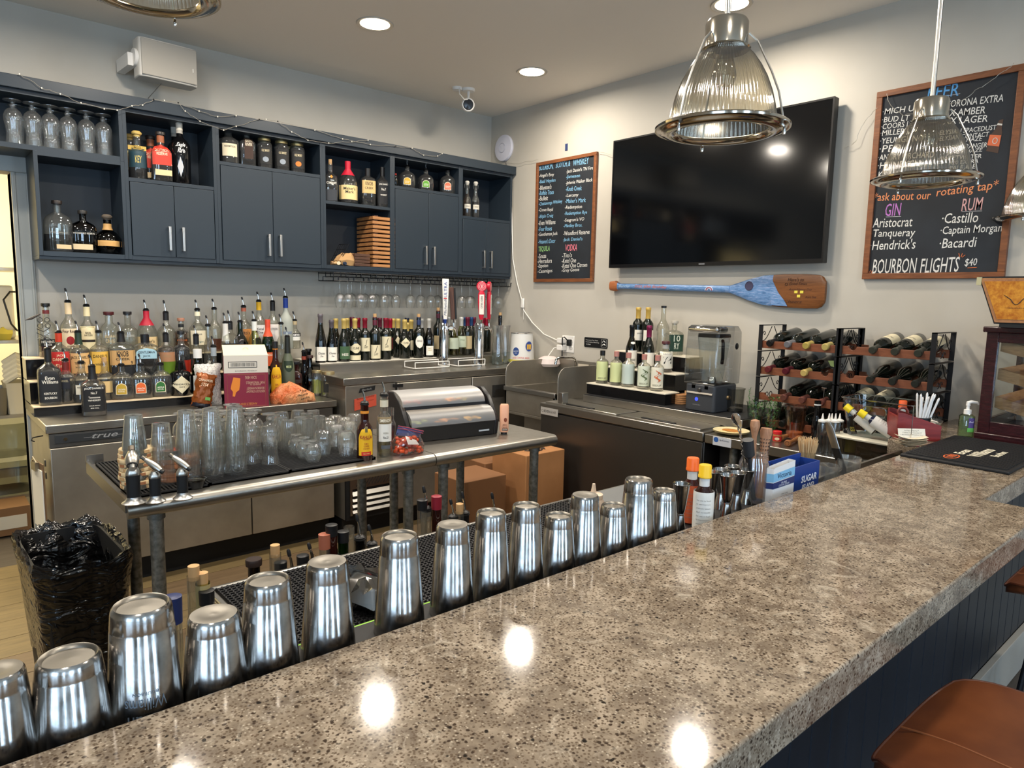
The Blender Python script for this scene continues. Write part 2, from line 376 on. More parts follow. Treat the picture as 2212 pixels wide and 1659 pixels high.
# wall speaker over the cabinets
t = thing('wall_speaker', 'white box speaker on a bracket above the navy cabinets', 'speaker', (1.16, 4.27, 2.73), 0.06)
part('cabinet', MB().sect([(-0.1, .152, .06, 8), (0.1, .152, .06, 8)], 32), offwhite, t, bevel=0.006)
part('grille', MB().box(-0.142, 0.142, -0.068, -0.058, -0.092, 0.092), pr('speaker_grille', '#a9a49a', 0.8), t, bevel=0.004)
part('badge', MB().box(0.118, 0.122, -0.0695, -0.068, -0.03, -0.01), plain('#e9e6de'), t)
part('bracket', MB().box(-0.19, -0.15, 0.0, 0.2, -0.045, 0.02).tube([(-0.165, 0, 0), (-0.14, 0, 0)], 0.045, 20), white, t)
part('cable', MB().tube([(-0.02, 0.02, -0.1), (-0.05, 0.15, -0.16), (-0.03, 0.2, -0.22)], 0.002), plain('#8a847a'), t)
# wireless disc on the right wall
t = thing('wireless_access_disc', 'round white plastic disc on the wall above the cabinet end', 'access point', (XW, 4.312, 2.666))
RX = R3(-PI/2, 'Y')
part('dome', MB().lathe([(0.10, 0.0), (0.103, 0.01), (0.098, 0.024), (0.06, 0.032), (0, 0.034)], 40, M=RX), plain('#d3d2dc', 0.35), t)
part('center_ring', MB().lathe([(0.034, 0.0335), (0.036, 0.036), (0.038, 0.0325)], 32, M=RX), plain('#aaa9b4', 0.35), t)
part('cable', MB().tube([(-0.01, -0.02, -0.1), (-0.006, -0.03, -0.14), (-0.01, 0.0, -0.17)], 0.003), plain('#6d6a66'), t)
# pendants over the bar
glr = glass('ribbed_glass', '#e6e0cf', '#b5ab90', 0.24, 0.12)
def mk_pendant(loc, lab, rodlen):
    t = thing('pendant_lamp', lab, 'pendant', loc, 0, 'ribbed glass pendants over the bar')
    pf = [(0.1315, 0.004), (0.1305, 0.02), (0.125, 0.05), (0.116, 0.085), (0.103, 0.12), (0.087, 0.15), (0.070, 0.175), (0.056, 0.19), (0.05, 0.195)]
    part('glass_shade', MB().lathe(pf, 288, rib=(72, 0.016)), glr, t, smooth=80)
    part('rim_ring', MB().lathe([(0.113, 0.0), (0.118, -0.008), (0.132, -0.010), (0.150, -0.004), (0.158, 0.002), (0.165, 0.001), (0.166, 0.006), (0.160, 0.010), (0.15, 0.008), (0.136, 0.012), (0.116, 0.006), (0.113, 0.0)], 64), pr('polished_nickel', '#bdb4a6', 0.12, 1.0), t, smooth=50)
    part('cap', MB().lathe([(0.056, 0.190), (0.060, 0.194), (0.052, 0.2), (0.052, 0.255), (0.048, 0.262), (0.0, 0.264)], 40), pr('polished_nickel_cap', '#c3bcae', 0.14, 1.0), t, smooth=40)
    part('rod', MB().tube([(0, 0, 0.26), (0, 0, rodlen)], 0.0075, 12), alu, t)
    part('lamp_bulb', MB().lathe([(0, .10), (.022, .105), (.03, .13), (.024, .16), (.015, .185)], 20), glass('bulb_glass', '#e9e4d8', '#aaa090', .15), t)
    for k in range(3):
        a = PI*2*k/3+0.9; c, s_ = math.cos(a), math.sin(a)
        pts = [(0.055*c, 0.055*s_, 0.225), (0.075*c, 0.075*s_, 0.205), (0.112*c, 0.112*s_, 0.13), (0.132*c, 0.132*s_, 0.08), (0.147*c, 0.147*s_, 0.012)]
        part('clamp_wire', MB().tube(pts, 0.0028, 6), alu, t)
        part('thumb_nut', MB().lathe([(0, -0.022), (0.0035, -0.022), (0.005, -0.016), (0.003, -0.006), (0.002, 0)], 10, M=T3(0.15*c, 0.15*s_, 0)), chrome, t)
    return t
mk_pendant((1.582, 1.025, 1.929), 'large ribbed glass pendant hanging in front of the television', CEIL-1.929)
mk_pendant((2.609, 0.896, 1.917), 'ribbed glass pendant in front of the right beer chalkboard', CEIL-1.917)
mk_pendant((3.62, 0.79, 1.875), 'ribbed glass pendant cut off at the right edge of view', CEIL-1.875)
mk_pendant((0.49, 1.93, 2.215), 'pendant whose nickel rim just dips in at the upper left', CEIL-2.215)
# ---------------------------------------------------------------- navy wall cabinets
FY, BY = 4.19, 4.47          # face plane, back plane
navyi = pr('navy_inside_paint', '#232b33', 0.5)
def cabinet(label, x0, x1, z0, shelves, doors=None, split=None, zt=2.445):
    """x0..x1 outer, open shelves at z list, doors=(zb, zt) below"""
    t = thing('wall_cabinet', label, 'cabinet', ((x0+x1)/2, FY, z0), 0, None)
    w = (x1-x0)/2; h = zt-z0
    for s in (-1, 1): part('side_panel', MB().box(min(s*w, s*(w-0.018)), max(s*w, s*(w-0.018)), 0, BY-FY, 0, h), navy, t, bevel=0.001)
    part('back_panel', MB().box(-w+0.018, w-0.018, BY-FY-0.012, BY-FY, 0, h), navyi, t)
    part('bottom_panel', MB().box(-w+0.018, w-0.018, 0.002, BY-FY-0.012, 0, 0.024), navy, t)
    part('top_panel', MB().box(-w+0.018, w-0.018, 0.002, BY-FY-0.012, h-0.02, h), navy, t)
    for z in shelves: part('shelf', MB().box(-w+0.018, w-0.018, 0.002, BY-FY-0.012, z-z0-0.02, z-z0), navy, t, bevel=0.001)
    if doors:
        xm = split-(x0+x1)/2; zb, zt = doors[0]-z0, doors[1]-z0
        for a, b, hx in ((-w+0.022, xm-0.0015, xm-0.035), (xm+0.0015, w-0.022, xm+0.035)):
            d = part('door', MB().box(a, b, -0.002, 0.016, zb, zt), navy, t, bevel=0.0015)
            hz = zb+0.035
            part('handle', MB().box(hx-0.0065, hx+0.0065, -0.034, -0.026, hz, hz+0.13).box(hx-0.005, hx+0.005, -0.028, -0.002, hz, hz+0.008).box(hx-0.005, hx+0.005, -0.028, -0.002, hz+0.122, hz+0.13), pr('pewter_handle', '#c8c6c2', 0.32, 1.0), d, bevel=0.0012)
    return t
X = lambda px, py: at_y(px, py, FY).x
cabinet('open navy shelf unit with inverted goblets, stretching over the doorway', -0.62, 0.915, 2.168, [])
cabinet('tall open navy cubby with three whiskey bottles at the left end', 0.515, 0.915, 1.66, [], zt=2.168)
cabinet('navy cabinet with two doors under the cubby of black and red-labelled bottles', 0.915, 1.388, 1.66, [2.092], (1.683, 2.07), X(378, 480))
cabinet('widest navy cabinet with two doors under a row of jars and bottles', 1.388, 2.04, 1.66, [2.242], (1.683, 2.22), X(590, 480))
cabinet('open navy cabinet with a stack of wooden trays under four bottles', 2.04, 2.548, 1.66, [2.09])
cabinet('navy cabinet with two doors under three rounded bottles', 2.548, 3.127, 1.66, [2.242], (1.683, 2.22), X(926, 480))
cabinet('narrow navy cabinet with two doors at the corner end', 3.127, 3.628, 1.66, [2.092], (1.683, 2.07), X(1050, 540))
tag(MB().box(-0.64, 3.645, FY-0.022, BY+0.016, 2.445, 2.506).build('cabinet_crown_board', navy, bevel=0.002), 'long navy crown board capping the whole row of wall cabinets', 'crown board')
tag(MB().box(0.515, 3.628, FY+0.01, BY, 1.642, 1.66).build('cabinet_light_rail', navy, bevel=0.002), 'long dark rail under the row of wall cabinets', 'rail')
# fairy-light wire draped along the crown
def wire(pts, n=14, j=0.004):
    out = []
    for a, b in zip(pts[:-1], pts[1:]):
        a, b = Vector(a), Vector(b)
        for i in range(n): out.append(a.lerp(b, i/n)+Vector((random.uniform(-j, j), random.uniform(-j, j)*0.5, random.uniform(-j, j))))
    out.append(Vector(pts[-1])); return out
WY = FY-0.03
def wp(px, py, y=WY): return at_y(px, py, y)
wirem = pr('fairy_wire', '#b9b4a8', 0.4, 0.6)
strands = [[(42, 160), (90, 190), (130, 203), (175, 222), (225, 235), (253, 238), (285, 229), (308, 227), (332, 215)], [(332, 215), (355, 217), (385, 222), (400, 240), (432, 262), (483, 281), (510, 273), (560, 258)],
           [(385, 222), (430, 240), (470, 252), (510, 250)], [(560, 258), (575, 258), (600, 262), (630, 285), (665, 303), (710, 309), (760, 306), (795, 303)], [(600, 262), (680, 281), (740, 300), (800, 312), (855, 316)], [(855, 316), (890, 320), (915, 335), (945, 337), (955, 332)]]
t = thing('fairy_light_string', 'thin silver fairy-light wire draped along the cabinet crown', 'string lights', (0, 0, 0))
for s_ in strands: part('wire_strand', MB().tube(wire([wp(*q) for q in s_], 5, 0.003), 0.0012, 5), wirem, t)
mb = MB()
for s_ in strands:
    for q in s_: mb.cbox(wp(*q), (0.005, 0.005, 0.007))
part('light_bead', mb, pr('bead', '#dcd6c8', 0.3), t, kind='stuff')
# ---------------------------------------------------------------- stemware rack under the cabinets
t = thing('stemware_rack', 'black wire stemware rack under the right half of the cabinets', 'rack', (0, 0, 0))
rx0, rx1 = at_y(722, 585, 4.19).x, 3.58
zt, zb = 1.642, 1.585
wr = 0.003
for y in (4.20, 4.42):
    part('long_wire', MB().tube([(rx0, y, zt-0.006), (rx1, y, zt-0.006)], wr, 6), blacki, t)
    part('lower_wire', MB().tube([(rx0, y, zt), (rx0, y, zb), (rx1, y, zb), (rx1, y, zt)], wr, 6), blacki, t)
chan = [rx0+0.07+k*0.115 for k in range(14)]
for x in chan:
    mb = MB()
    for s_ in (-1, 1):
        for y in (4.20, 4.42): mb.tube([(x+s_*0.018, y, zt), (x+s_*0.018, y, zb+0.028), (x+s_*0.038, y, zb+0.028), (x+s_*0.038, y, zb)], wr, 6)
        mb.tube([(x+s_*0.018, 4.20, zb+0.028), (x+s_*0.018, 4.42, zb+0.028)], wr, 6).tube([(x+s_*0.038, 4.20, zb), (x+s_*0.038, 4.42, zb)], wr, 6)
    part('hanger_channel', mb, blacki, t)
# ---------------------------------------------------------------- glasses (built once each, then copied)
def revolve(name, prof, parent, mat=None, seg=32, rib=None, lift=0, **k): return part(name, MB().lathe(prof, seg, rib=rib), mat or clear, parent, smooth=50, **k)
def mk_wine(loc, lab, grp, inv=True, name='wine_glass'):
    t = thing(name, lab, 'glass', loc, 0, grp)
    s = -1 if inv else 1     # local z measured from the foot
    revolve('foot', [(0, 0), (0.034, s*0.001), (0.033, s*0.003), (0.006, s*0.006)], t)
    revolve('stem', [(0.006, s*0.006), (0.0035, s*0.02), (0.0035, s*0.075), (0.006, s*0.085)], t, seg=12)
    revolve('bowl', [(0.003, s*0.084), (0.016, s*0.087), (0.028, s*0.098), (0.035, s*0.118), (0.035, s*0.14), (0.029, s*0.175), (0.028, s*0.18)], t)
    return t
g0 = None
hang = [(315, 4.25), (388, 4.25), (422, 4.37), (505, 4.25), (546, 4.37), (611, 4.25), (645, 4.37), (722, 4.25), (763, 4.37), (829, 4.25), (963, 4.25), (1057, 4.25), (1152, 4.25), (1215, 4.37), (1340, 4.25), (1435, 4.25), (1508, 4.25), (1522, 4.37), (1640, 4.25), (1690, 4.37), (1775, 4.25)]
ordn = ['first', 'second', 'third', 'fourth', 'fifth', 'sixth', 'seventh', 'eighth', 'ninth', 'tenth', 'eleventh', 'twelfth', 'thirteenth', 'fourteenth', 'fifteenth', 'sixteenth', 'seventeenth', 'eighteenth', 'nineteenth', 'twentieth', 'twenty-first', 'twenty-second']
for i, (xx, y) in enumerate(hang):
    p = at_y(660+xx/4.254, 602, y); loc = (p.x, y, zb+0.0035)
    lab = 'wine glass hanging upside down in the black rack, %s from the left' % ordn[i]
    if g0 is None: g0 = mk_wine(loc, lab, 'wine glasses hanging in the rack')
    else: dup(g0, loc, 0, lab)
# goblets on the upper left shelf
def mk_goblet(loc, lab, grp, k=1.0):
    t = thing('beer_goblet', lab, 'glass', loc, 0, grp)
    z = lambda a: a*k
    part('bowl', MB().lathe([(0.037*k, 0), (0.034*k, z(.02)), (0.031*k, z(.05)), (0.034*k, z(.08)), (0.040*k, z(.115)), (0.040*k, z(.135)), (0.033*k, z(.155)), (0.02*k, z(.168)), (0.008*k, z(.173))], 36), clear, t, smooth=60)
    part('stem', MB().lathe([(0.008*k, z(.173)), (0.013*k, z(.180)), (0.013*k, z(.186)), (0.007*k, z(.191)), (0.010*k, z(.196)), (0.008*k, z(.2))], 20), clear, t, smooth=60)
    part('foot', MB().lathe([(0.008*k, z(.2)), (0.026*k, z(.203)), (0.038*k, z(.206)), (0.0385*k, z(.209)), (0.0, z(.2085))], 36), clear, t, smooth=60)
    return t
gx = [32, 74, 112, 150, 190, 226]; g0 = None
for r, y in enumerate((4.25, 4.37)):
    for i, px in enumerate(gx):
        p = at_y(px, 310+i*5, y); loc = (p.x+r*0.01, y, 2.193)
        lab = 'upside-down beer goblet in the %s row of the upper left shelf, %s from the left' % (('front', 'back')[r], ordn[i])
        if g0 is None: g0 = mk_goblet(loc, lab, 'beer goblets on the upper left shelf')
        else: dup(g0, loc, i*0.5, lab)
# ---------------------------------------------------------------- bottles
# style -> levels (t of glass height, half-width factor | None neck, squareness, depth factor)
NK = None
STY = {
 'bord': [(0, .94, 2), (.02, 1, 2), (.60, 1, 2), (.65, .95, 2), (.69, .75, 2), (.725, .5, 2), (.76, NK, 2), (.93, NK, 2), (.935, 1.12*1j, 2), (.96, 1.12*1j, 2), (1, NK, 2)],
 'burg': [(0, .94, 2), (.02, 1, 2), (.42, 1, 2), (.5, .93, 2), (.58, .76, 2), (.66, .55, 2), (.73, .4, 2), (.80, NK, 2), (.95, NK, 2), (1, NK, 2)],
 'ries': [(0, .94, 2), (.02, 1, 2), (.38, 1, 2), (.5, .88, 2), (.62, .68, 2), (.74, .48, 2), (.85, NK, 2), (1, NK, 2)],
 'round': [(0, .92, 2), (.02, 1, 2), (.58, 1, 2), (.64, .94, 2), (.68, .75, 2), (.715, .5, 2), (.76, NK, 2), (1, NK, 2)],
 'tall': [(0, .92, 2), (.02, 1, 2), (.52, 1, 2), (.58, .93, 2), (.63, .75, 2), (.68, .52, 2), (.74, NK, 2), (1, NK, 2)],
 'square': [(0, .93, 5), (.02, 1, 6), (.60, 1, 6), (.65, .93, 5), (.69, .7, 3), (.73, .45, 2), (.76, NK, 2), (1, NK, 2)],
 'squat': [(0, .93, 5), (.02, 1, 6), (.66, 1, 6), (.72, .92, 5), (.76, .7, 3), (.79, .4, 2), (.81, NK, 2), (1, NK, 2)],
 'flask': [(0, .90, 3), (.03, 1, 3), (.55, 1, 3), (.66, .95, 2.6), (.74, .78, 2.4), (.79, .5, 2), (.83, NK, 2), (1, NK, 2)],
 'crown': [(0, .85, 2.4), (.04, .95, 2.4), (.3, 1, 2.4), (.55, .99, 2.4), (.66, .88, 2.3), (.74, .65, 2.2), (.80, .35, 2), (.84, NK, 2), (1, NK, 2)],
 'apoth': [(0, .94, 2), (.02, 1, 2), (.60, 1, 2), (.68, .93, 2), (.73, .72, 2), (.76, .45, 2), (.78, NK, 2), (1, NK, 2)],
 'bell': [(0, .92, 2), (.02, 1, 2), (.45, .96, 2), (.55, .90, 2), (.66, .7, 2), (.74, .42, 2), (.80, NK, 2), (1, NK, 2)],
 'jar': [(0, .92, 3), (.03, 1, 3), (.78, 1, 3), (.86, .9, 2.5), (.9, .82, 2), (1, .82, 2)],
 'ball': [(0, .6, 2), (.05, .8, 2), (.2, .98, 2), (.35, 1, 2), (.5, .92, 2), (.62, .7, 2), (.7, .4, 2), (.75, NK, 2), (1, NK, 2)],
}
DEPTH = {'flask': .55, 'crown': .62}
def levels(style, h, hw, nr):
    out = []; d = DEPTH.get(style, 1.0)
    for t, f, n in STY[style]:
        if f is None: a = b = nr; n = 2
        elif isinstance(f, complex): a = b = nr*f.imag; n = 2
        else: a = max(hw*f, nr); b = max(hw*f*d, nr)
        out.append((t*h, a, b, n))
    return out
def interp(lev, z):
    for (z0, a0, b0, n0), (z1, a1, b1, n1) in zip(lev[:-1], lev[1:]):
        if z <= z1:
            k = (z-z0)/max(z1-z0, 1e-6); k = max(0, min(1, k)); return a0+(a1-a0)*k, b0+(b1-b0)*k, n0+(n1-n0)*k
    return lev[-1][1:]
def surf(lev, u, z, off):
    a, b, n = interp(lev, z); q = min(abs(u)/a, 0.97); return (u, -b*(1-q**n)**(1/n)-off, z)
def patch(mb, lev, shape, z0, z1, hw, off=0.0007, mi=0, cu=0, rows=10, cols=10):
    vs = []; fs = []
    for j in range(rows+1):
        t = j/rows; z = z0+(z1-z0)*t; s = 2*t-1
        if shape == 'oval': k = math.sqrt(max(1-s*s, 0.0))
        elif shape == 'diamond': k = 1-abs(s)
        elif shape == 'hex': k = 1 if abs(s) < .35 else (1-(abs(s)-.35)/.65*0.75)
        elif shape == 'arch': k = 1 if t < .55 else math.sqrt(max(1-((t-.55)/.45)**2, 0))
        elif shape == 'tri': k = 1-t
        elif shape == 'shield': k = math.sqrt(max(0, min(1, t/.45)))
        else: k = 1
        for i in range(cols+1):
            u = cu+hw*k*(2*i/cols-1); vs.append(surf(lev, u, z, off))
    for j in range(rows):
        for i in range(cols): p = j*(cols+1)+i; fs.append((p, p+1, p+cols+2, p+cols+1))
    mb.add(vs, fs, mi)
def GM(c):      # glass material from a key
    if c == 'clear': return clearb
    T = {'green': ('#3e7a3a', '#16301a'), 'olive': ('#6b6a2c', '#26270f'), 'amber': ('#9a5a22', '#3a1c08'), 'brown': ('#4a2a18', '#180c06'), 'pale': ('#dfe3b8', '#8c9068'), 'frost': None, 'yellow': ('#e6d67a', '#8c7c20'), 'smoke': ('#5c6064', '#222426'), 'blue': ('#274a8a', '#0c1a3c')}
    if c == 'frost':
        return pr('frosted_glass', '#b9beb4', 0.5, trans=0.3)
    if c == 'darkwine': return pr('dark_wine_glass', '#10140f', 0.08, spec=0.7)
    if c == 'blackg': return pr('black_glass', '#0c0c0e', 0.07, spec=0.7)
    if c == 'redbrown': return pr('red_brown_glass', '#2a0e0a', 0.07, spec=0.7)
    if c == 'greydark': return pr('dark_grey_green_glass', '#59604f', 0.35)
    return glass(c+'_bottle_glass', T[c][0], T[c][1], 0.07)
def LM(c): return glass('liquid_'+c.strip('#'), c, c, 0.02)
pourm = pr('pourer_steel', '#c9c7c2', 0.15, 1.0)
BN = 0
def bottle(label, x, y, z, h, w, style='round', g='clear', liq=None, lab=(), txt=(), cap=('pour', '#15151a'), neck=None, group=None, name='liquor_bottle', cat='bottle', nr=None, face=0.6, rz=None, lie=None, tip=None):
    nr = nr or {'bord': .0145, 'burg': .0145, 'ries': .014}.get(style, .0148)
    if style == 'jar': nr = w*.41
    r = rz if rz is not None else math.atan2(-x, y)*face
    t = thing(name, label, cat, (x, y, z), r, group)
    if lie is not None: t.rotation_mode = 'QUATERNION'; t.rotation_quaternion = lie
    kind = cap[0]
    hg = h - {'pour': .062, 'pourlong': .075, 'cork': .018, 'ball': .028, 'screw': .0, 'foil': 0, 'corkin': .022, 'lid': .0, 'none': 0}.get(kind, 0)
    lev = levels(style, hg, w/2, nr)
    part('bottle_glass', MB().sect(lev, 28, cap1=False), GM(g), t, smooth=45)
    if liq:
        f, c = liq; top = f*hg; L = [(q, a-.0025, b-.0025, n) for q, a, b, n in lev if q < top]
        L[0] = (.006, L[0][1], L[0][2], L[0][3]); a, b, n = interp(lev, top); L.append((top, a-.0025, b-.0025, n))
        part('liquid', MB().sect(L, 28), LM(c), t, smooth=45)
    kc = cap[1] if len(cap) > 1 else '#15151a'
    if kind in ('pour', 'pourlong'):
        k = .062 if kind == 'pour' else .075
        part('pourer_stopper', MB().lathe([(nr*.7, hg-.006), (nr*1.15, hg), (nr*1.15, hg+.003), (nr*.85, hg+.005), (nr*1.1, hg+.007), (nr*.75, hg+.012), (.005, hg+.014), (0, hg+.014)], 20), black, t)
        sp = part('pourer_spout', MB().tube([(0, 0, hg+.012), (0.0, 0, hg+.025), (-.003, 0, hg+k*.62), (-.008, 0, hg+k*.86)], .0042, 10, taper=[1.1, 1, .8, .75]), pourm, t)
        if kc != 'open': part('spout_cap', MB().tube([(-.0055, 0, hg+k*.74), (-.0085, 0, hg+k*.93), (-.0095, 0, hg+k*1.0)], .0052, 10, taper=[1, 1, .6]), plain(kc, .5), sp)
    elif kind == 'cork': part('stopper', MB().lathe([(nr*.8, hg-.004), (nr*.8, hg), (nr*1.35, hg+.001), (nr*1.4, hg+.015), (nr*1.3, hg+.018), (0, hg+.018)], 20), plain(kc, .4), t)
    elif kind == 'ball': part('stopper', MB().lathe([(nr*.8, hg-.004), (nr*.9, hg+.004), (nr*1.3, hg+.010), (nr*1.4, hg+.018), (nr*.9, hg+.027), (0, hg+.028)], 20), plain(kc, .35), t)
    elif kind == 'screw': part('screw_cap', MB().lathe([(nr*1.08, hg*.0+hg-(cap[2] if len(cap) > 2 else .03)), (nr*1.12, hg+.0005), (nr*.95, hg+.0015), (0, hg+.0015)], 20), plain(kc, .4), t)
    elif kind == 'foil': part('foil_capsule', MB().lathe([(nr*1.06, hg-(cap[2] if len(cap) > 2 else .062)), (nr*1.08, hg-.02), (nr*1.2, hg-.017), (nr*1.2, hg-.004), (nr*1.02, hg+.001), (0, hg+.001)], 20), pr('foil_'+kc.strip('#'), kc, .35, .25), t)
    elif kind == 'corkin': part('cork_stopper', MB().lathe([(nr*.75, hg-.01), (nr*.78, hg), (nr*.82, hg+.022), (0, hg+.022)], 14), cork, t); 
    elif kind == 'lid': part('jar_lid', MB().lathe([(nr*1.02, hg-.016), (nr*1.05, hg-.015), (nr*1.05, hg-.001), (nr*.98, hg+.001), (0, hg+.001)], 28), pr('lid_'+kc.strip('#'), kc, .35, .8), t)
    if kind == 'corkin' and kc: part('foil_capsule', MB().lathe([(nr*1.06, hg-.055), (nr*1.08, hg-.004), (nr*.9, hg)], 20), pr('foil_'+kc.strip('#'), kc, .35, .25), t)
    if neck: part('neck_band', MB().lathe([(interp(lev, neck[0]*hg)[0]+.0009, neck[0]*hg), (interp(lev, (neck[0]+neck[1])/2*hg)[0]+.0009, (neck[0]+neck[1])/2*hg), (interp(lev, neck[1]*hg)[0]+.0009, neck[1]*hg)], 22), plain(neck[2], .5), t)
    base = None
    for i, L in enumerate(lab):
        shape, z0, z1, wf, c = L[:5]; cu = (L[5] if len(L) > 5 else 0)*w/2
        mb = MB(); patch(mb, lev, shape, z0*hg, z1*hg, wf*w/2, .0007+.0004*i, cu=cu)
        o = part('paper_label', mb, plain(c, .6), t, smooth=60)
        if base is None: base = o
    for s, zc, th, tw, c, *sh in txt:
        mb = MB(); off = .0007+.0004*len(lab)
        text_on(mb, s, tw*w*.86, th*hg, lambda a, b: surf(lev, a, b, off), cx=(sh[1]*w/2 if len(sh) > 1 else 0), cy=zc*hg, shear=(sh[0] if sh else 0), fat=.012)
        part('lettering', mb, plain(c, .6), base or t, smooth=0)
    return t
def B(label, px, pyt, pw, row, style='round', g='clear', liq=None, lab=(), txt=(), cap=('pour', '#15151a'), **k):
    """row = ('y', yplane, shelf z) or ('x', xplane, shelf z)"""
    p = (at_y if row[0] == 'y' else at_x)(px, pyt, row[1])
    return bottle(label, p.x, p.y, row[2], p.z-row[2], wid(p, pw), style, g, liq, lab, txt, cap, **k)
W_ = '#ece7da'; K_ = '#131314'; CR = '#e4d3a8'; TAN = '#cfae78'
AMB = '#a4480f'; DAMB = '#6a2508'; GOLD = '#c98a2a'; RED = '#a81f16'
# ---------------------------------------------------------------- left under-counter refrigerator
FZ, FYY = 0.862, 3.8
t = thing('undercounter_refrigerator', 'steel under-counter refrigerator under the liquor bottles', 'refrigerator', (0.447, FYY, 0))
L_ = 1.475; D_ = YW-FYY-0.01
part('worktop', MB().box(0, L_, 0, D_, FZ-0.04, FZ), steel_h, t, bevel=0.004)
part('backsplash', MB().box(0, L_, D_-0.02, D_, FZ, FZ+0.1), steel, t)
part('body', MB().box(0.012, L_-0.03, 0.03, D_, 0.13, FZ-0.04), steel_d, t)
part('kick_plate', MB().box(0.02, L_-0.03, 0.07, D_, 0.0, 0.13), blackm, t)
part('control_strip', MB().box(0.012, L_-0.03, 0.0, 0.03, 0.755, FZ-0.043), pr('steel_strip', '#6f6d69', .4, .9), t)
for a, b in ((0.012, 0.472), (0.478, 0.938), (0.944, L_-0.032)): part('door', MB().box(a, b, -0.012, 0.03, 0.14, 0.752), steel_d, t, bevel=0.003)
pl = part('nameplate', MB().box(0.035, 0.32, -0.006, 0.0, 0.775, 0.812), pr('nameplate_grey', '#4a4d50', .35, .6), t)
mb = MB(); text_on(mb, 'true', 0.11, 0.022, lambda a, b: (0.24+a, -0.0068, 0.793+b), shear=.35, fat=.01)
mb.box(0.15, 0.19, -.0068, -.0062, .789, .7905).box(0.29, 0.315, -.0068, -.0062, .789, .7905)
part('lettering', mb, plain('#c9ccce', .3, .6), pl, smooth=0)
part('lock', MB().tube([(0.075, -0.006, 0.793), (0.075, -0.009, 0.793)], .008, 16), chrome, pl)
for k, (zz) in enumerate((0.60, 0.66)): part('side_latch', MB().box(-0.006, 0.0, 0.05, 0.09, zz, zz+0.03), steel, t)
part('side_hook', MB().tube([(0.0, 0.1, 0.80), (-0.02, 0.09, 0.80), (-0.045, 0.07, 0.80), (-0.05, 0.06, 0.79), (-0.04, 0.05, 0.785)], .003, 6), black, t)
# clipboard hung on the fridge side
t = thing('hanging_clipboard', 'clipboard with a paper list hanging on the refrigerator side', 'clipboard', (0.425, 3.86, 0.48), 0.12)
part('board', MB().box(-0.006, 0.0, -0.06, 0.12, -0.13, 0.20), plain('#6a5138', .6), t)
part('paper', MB().box(-0.012, -0.007, -0.055, 0.11, -0.12, 0.17), plain('#e2ded2', .7), t)
part('clip', MB().box(-0.022, -0.004, 0.0, 0.07, 0.16, 0.20).tube([(-.015, .0, .2), (-.02, .035, .225), (-.015, .07, .2)], .004), pr('brass_clip', '#a39a86', .35, .9), t)
# three-step bottle riser
RX0, RX1 = 0.44, 1.62
t = thing('bottle_riser', 'black three-step bottle riser with pale tops on the refrigerator', 'riser', (RX0, 4.10, FZ))
for k, (y0, z0, z1) in enumerate(((0, 0, .050), (.10, .050, .165), (.20, .165, .275))):
    part('riser_step', MB().box(0, RX1-RX0, y0, .34, z0 if k else 0, z1-.006), pr('gloss_black', '#0d0d0f', .15), t)
    part('step_top', MB().box(-.002, RX1-RX0+.002, y0-.003, .34 if k == 2 else y0+.1, z1-.006, z1), plain('#d9c7a8', .4), t)
R1, R2, R3_ = ('y', 4.155, .912), ('y', 4.255, 1.027), ('y', 4.36, 1.137)
z3 = lambda X_, Y_, w: (50+X_/5.185, 600+Y_/5.185, w/5.185)
z4 = lambda X_, Y_, w: (400+X_/5.183, 600+Y_/5.183, w/5.183)
G_ = None
# top step, left to right
B('clear bottle with line-drawn owl and black label, far left of the top step', *z3(247, 285, 175), R3_, 'round', liq=(.28, RED), lab=[('rect', .22, .36, .95, '#16181c')], txt=[("HEAVEN'S", .31, .05, .8, W_), ('DOOR', .25, .04, .5, W_)], cap=('cork', '#151515'), neck=(.86, .93, '#6d2a2c'))
o = thing('metal_bird_stopper', 'black wire bird ornament perched by the far left bottle', 'ornament', at_y(88, 690, 4.33))
mb = MB()
for a, b, r in ((-.012, .0, .012), (.018, .0, .012), (-.012, -.03, .012), (.02, -.03, .012)): mb.tube([(a+r*math.cos(q*PI/5), -.07, b+r*math.sin(q*PI/5)) for q in range(10)], .0016, 5, closed=True)
mb.tube([(-.028, -.07, -.045), (.0, -.07, -.06), (.028, -.07, -.042)], .002, 5).tube([(-.03, -.07, -.065), (.03, -.07, -.1)], .0016, 5).tube([(.03, -.07, -.065), (-.03, -.07, -.1)], .0016, 5)
part('wire_figure', mb, blacki, o); part('feather', MB().tube([(-.01, -.07, .03), (-.05, -.08, .008), (-.075, -.08, .0)], .006, 6, taper=[.6, 1.2, .2]), plain('#3b3430'), o)
B('bottle with cream label and red rose on the top step', *z3(490, 115, 185), R3_, 'tall', liq=(.06, AMB), lab=[('rect', .16, .52, .86, '#ecd9b4'), ('oval', .22, .38, .42, '#a02226')], txt=[('Four Roses', .47, .06, .86, '#4a1f1c'), ('BOURBON', .19, .035, .4, '#4a1f1c')], neck=(.78, .99, '#ecd2a8'), cap=('pourlong', '#15151a'))
B('bottle with cream bib label and dark belt on the top step', *z3(700, 190, 160), R3_, 'tall', liq=(.10, GOLD), lab=[('rect', .14, .60, .92, '#e9d9ae'), ('rect', .28, .33, .96, '#2b211c')], txt=[('BASIL', .47, .04, .4, '#43351f'), ('HAYDEN', .42, .04, .55, '#43351f')], neck=(.80, .99, '#eadbae'))
B('empty clear bottle with raised gold lettering and maroon stopper', *z3(955, 380, 185), R3_, 'flask', txt=[('ELIJAH', .46, .09, .62, '#c9b184'), ('CRAIG', .35, .09, .55, '#c9b184')], cap=('cork', '#4a1a1c'), nr=.019)
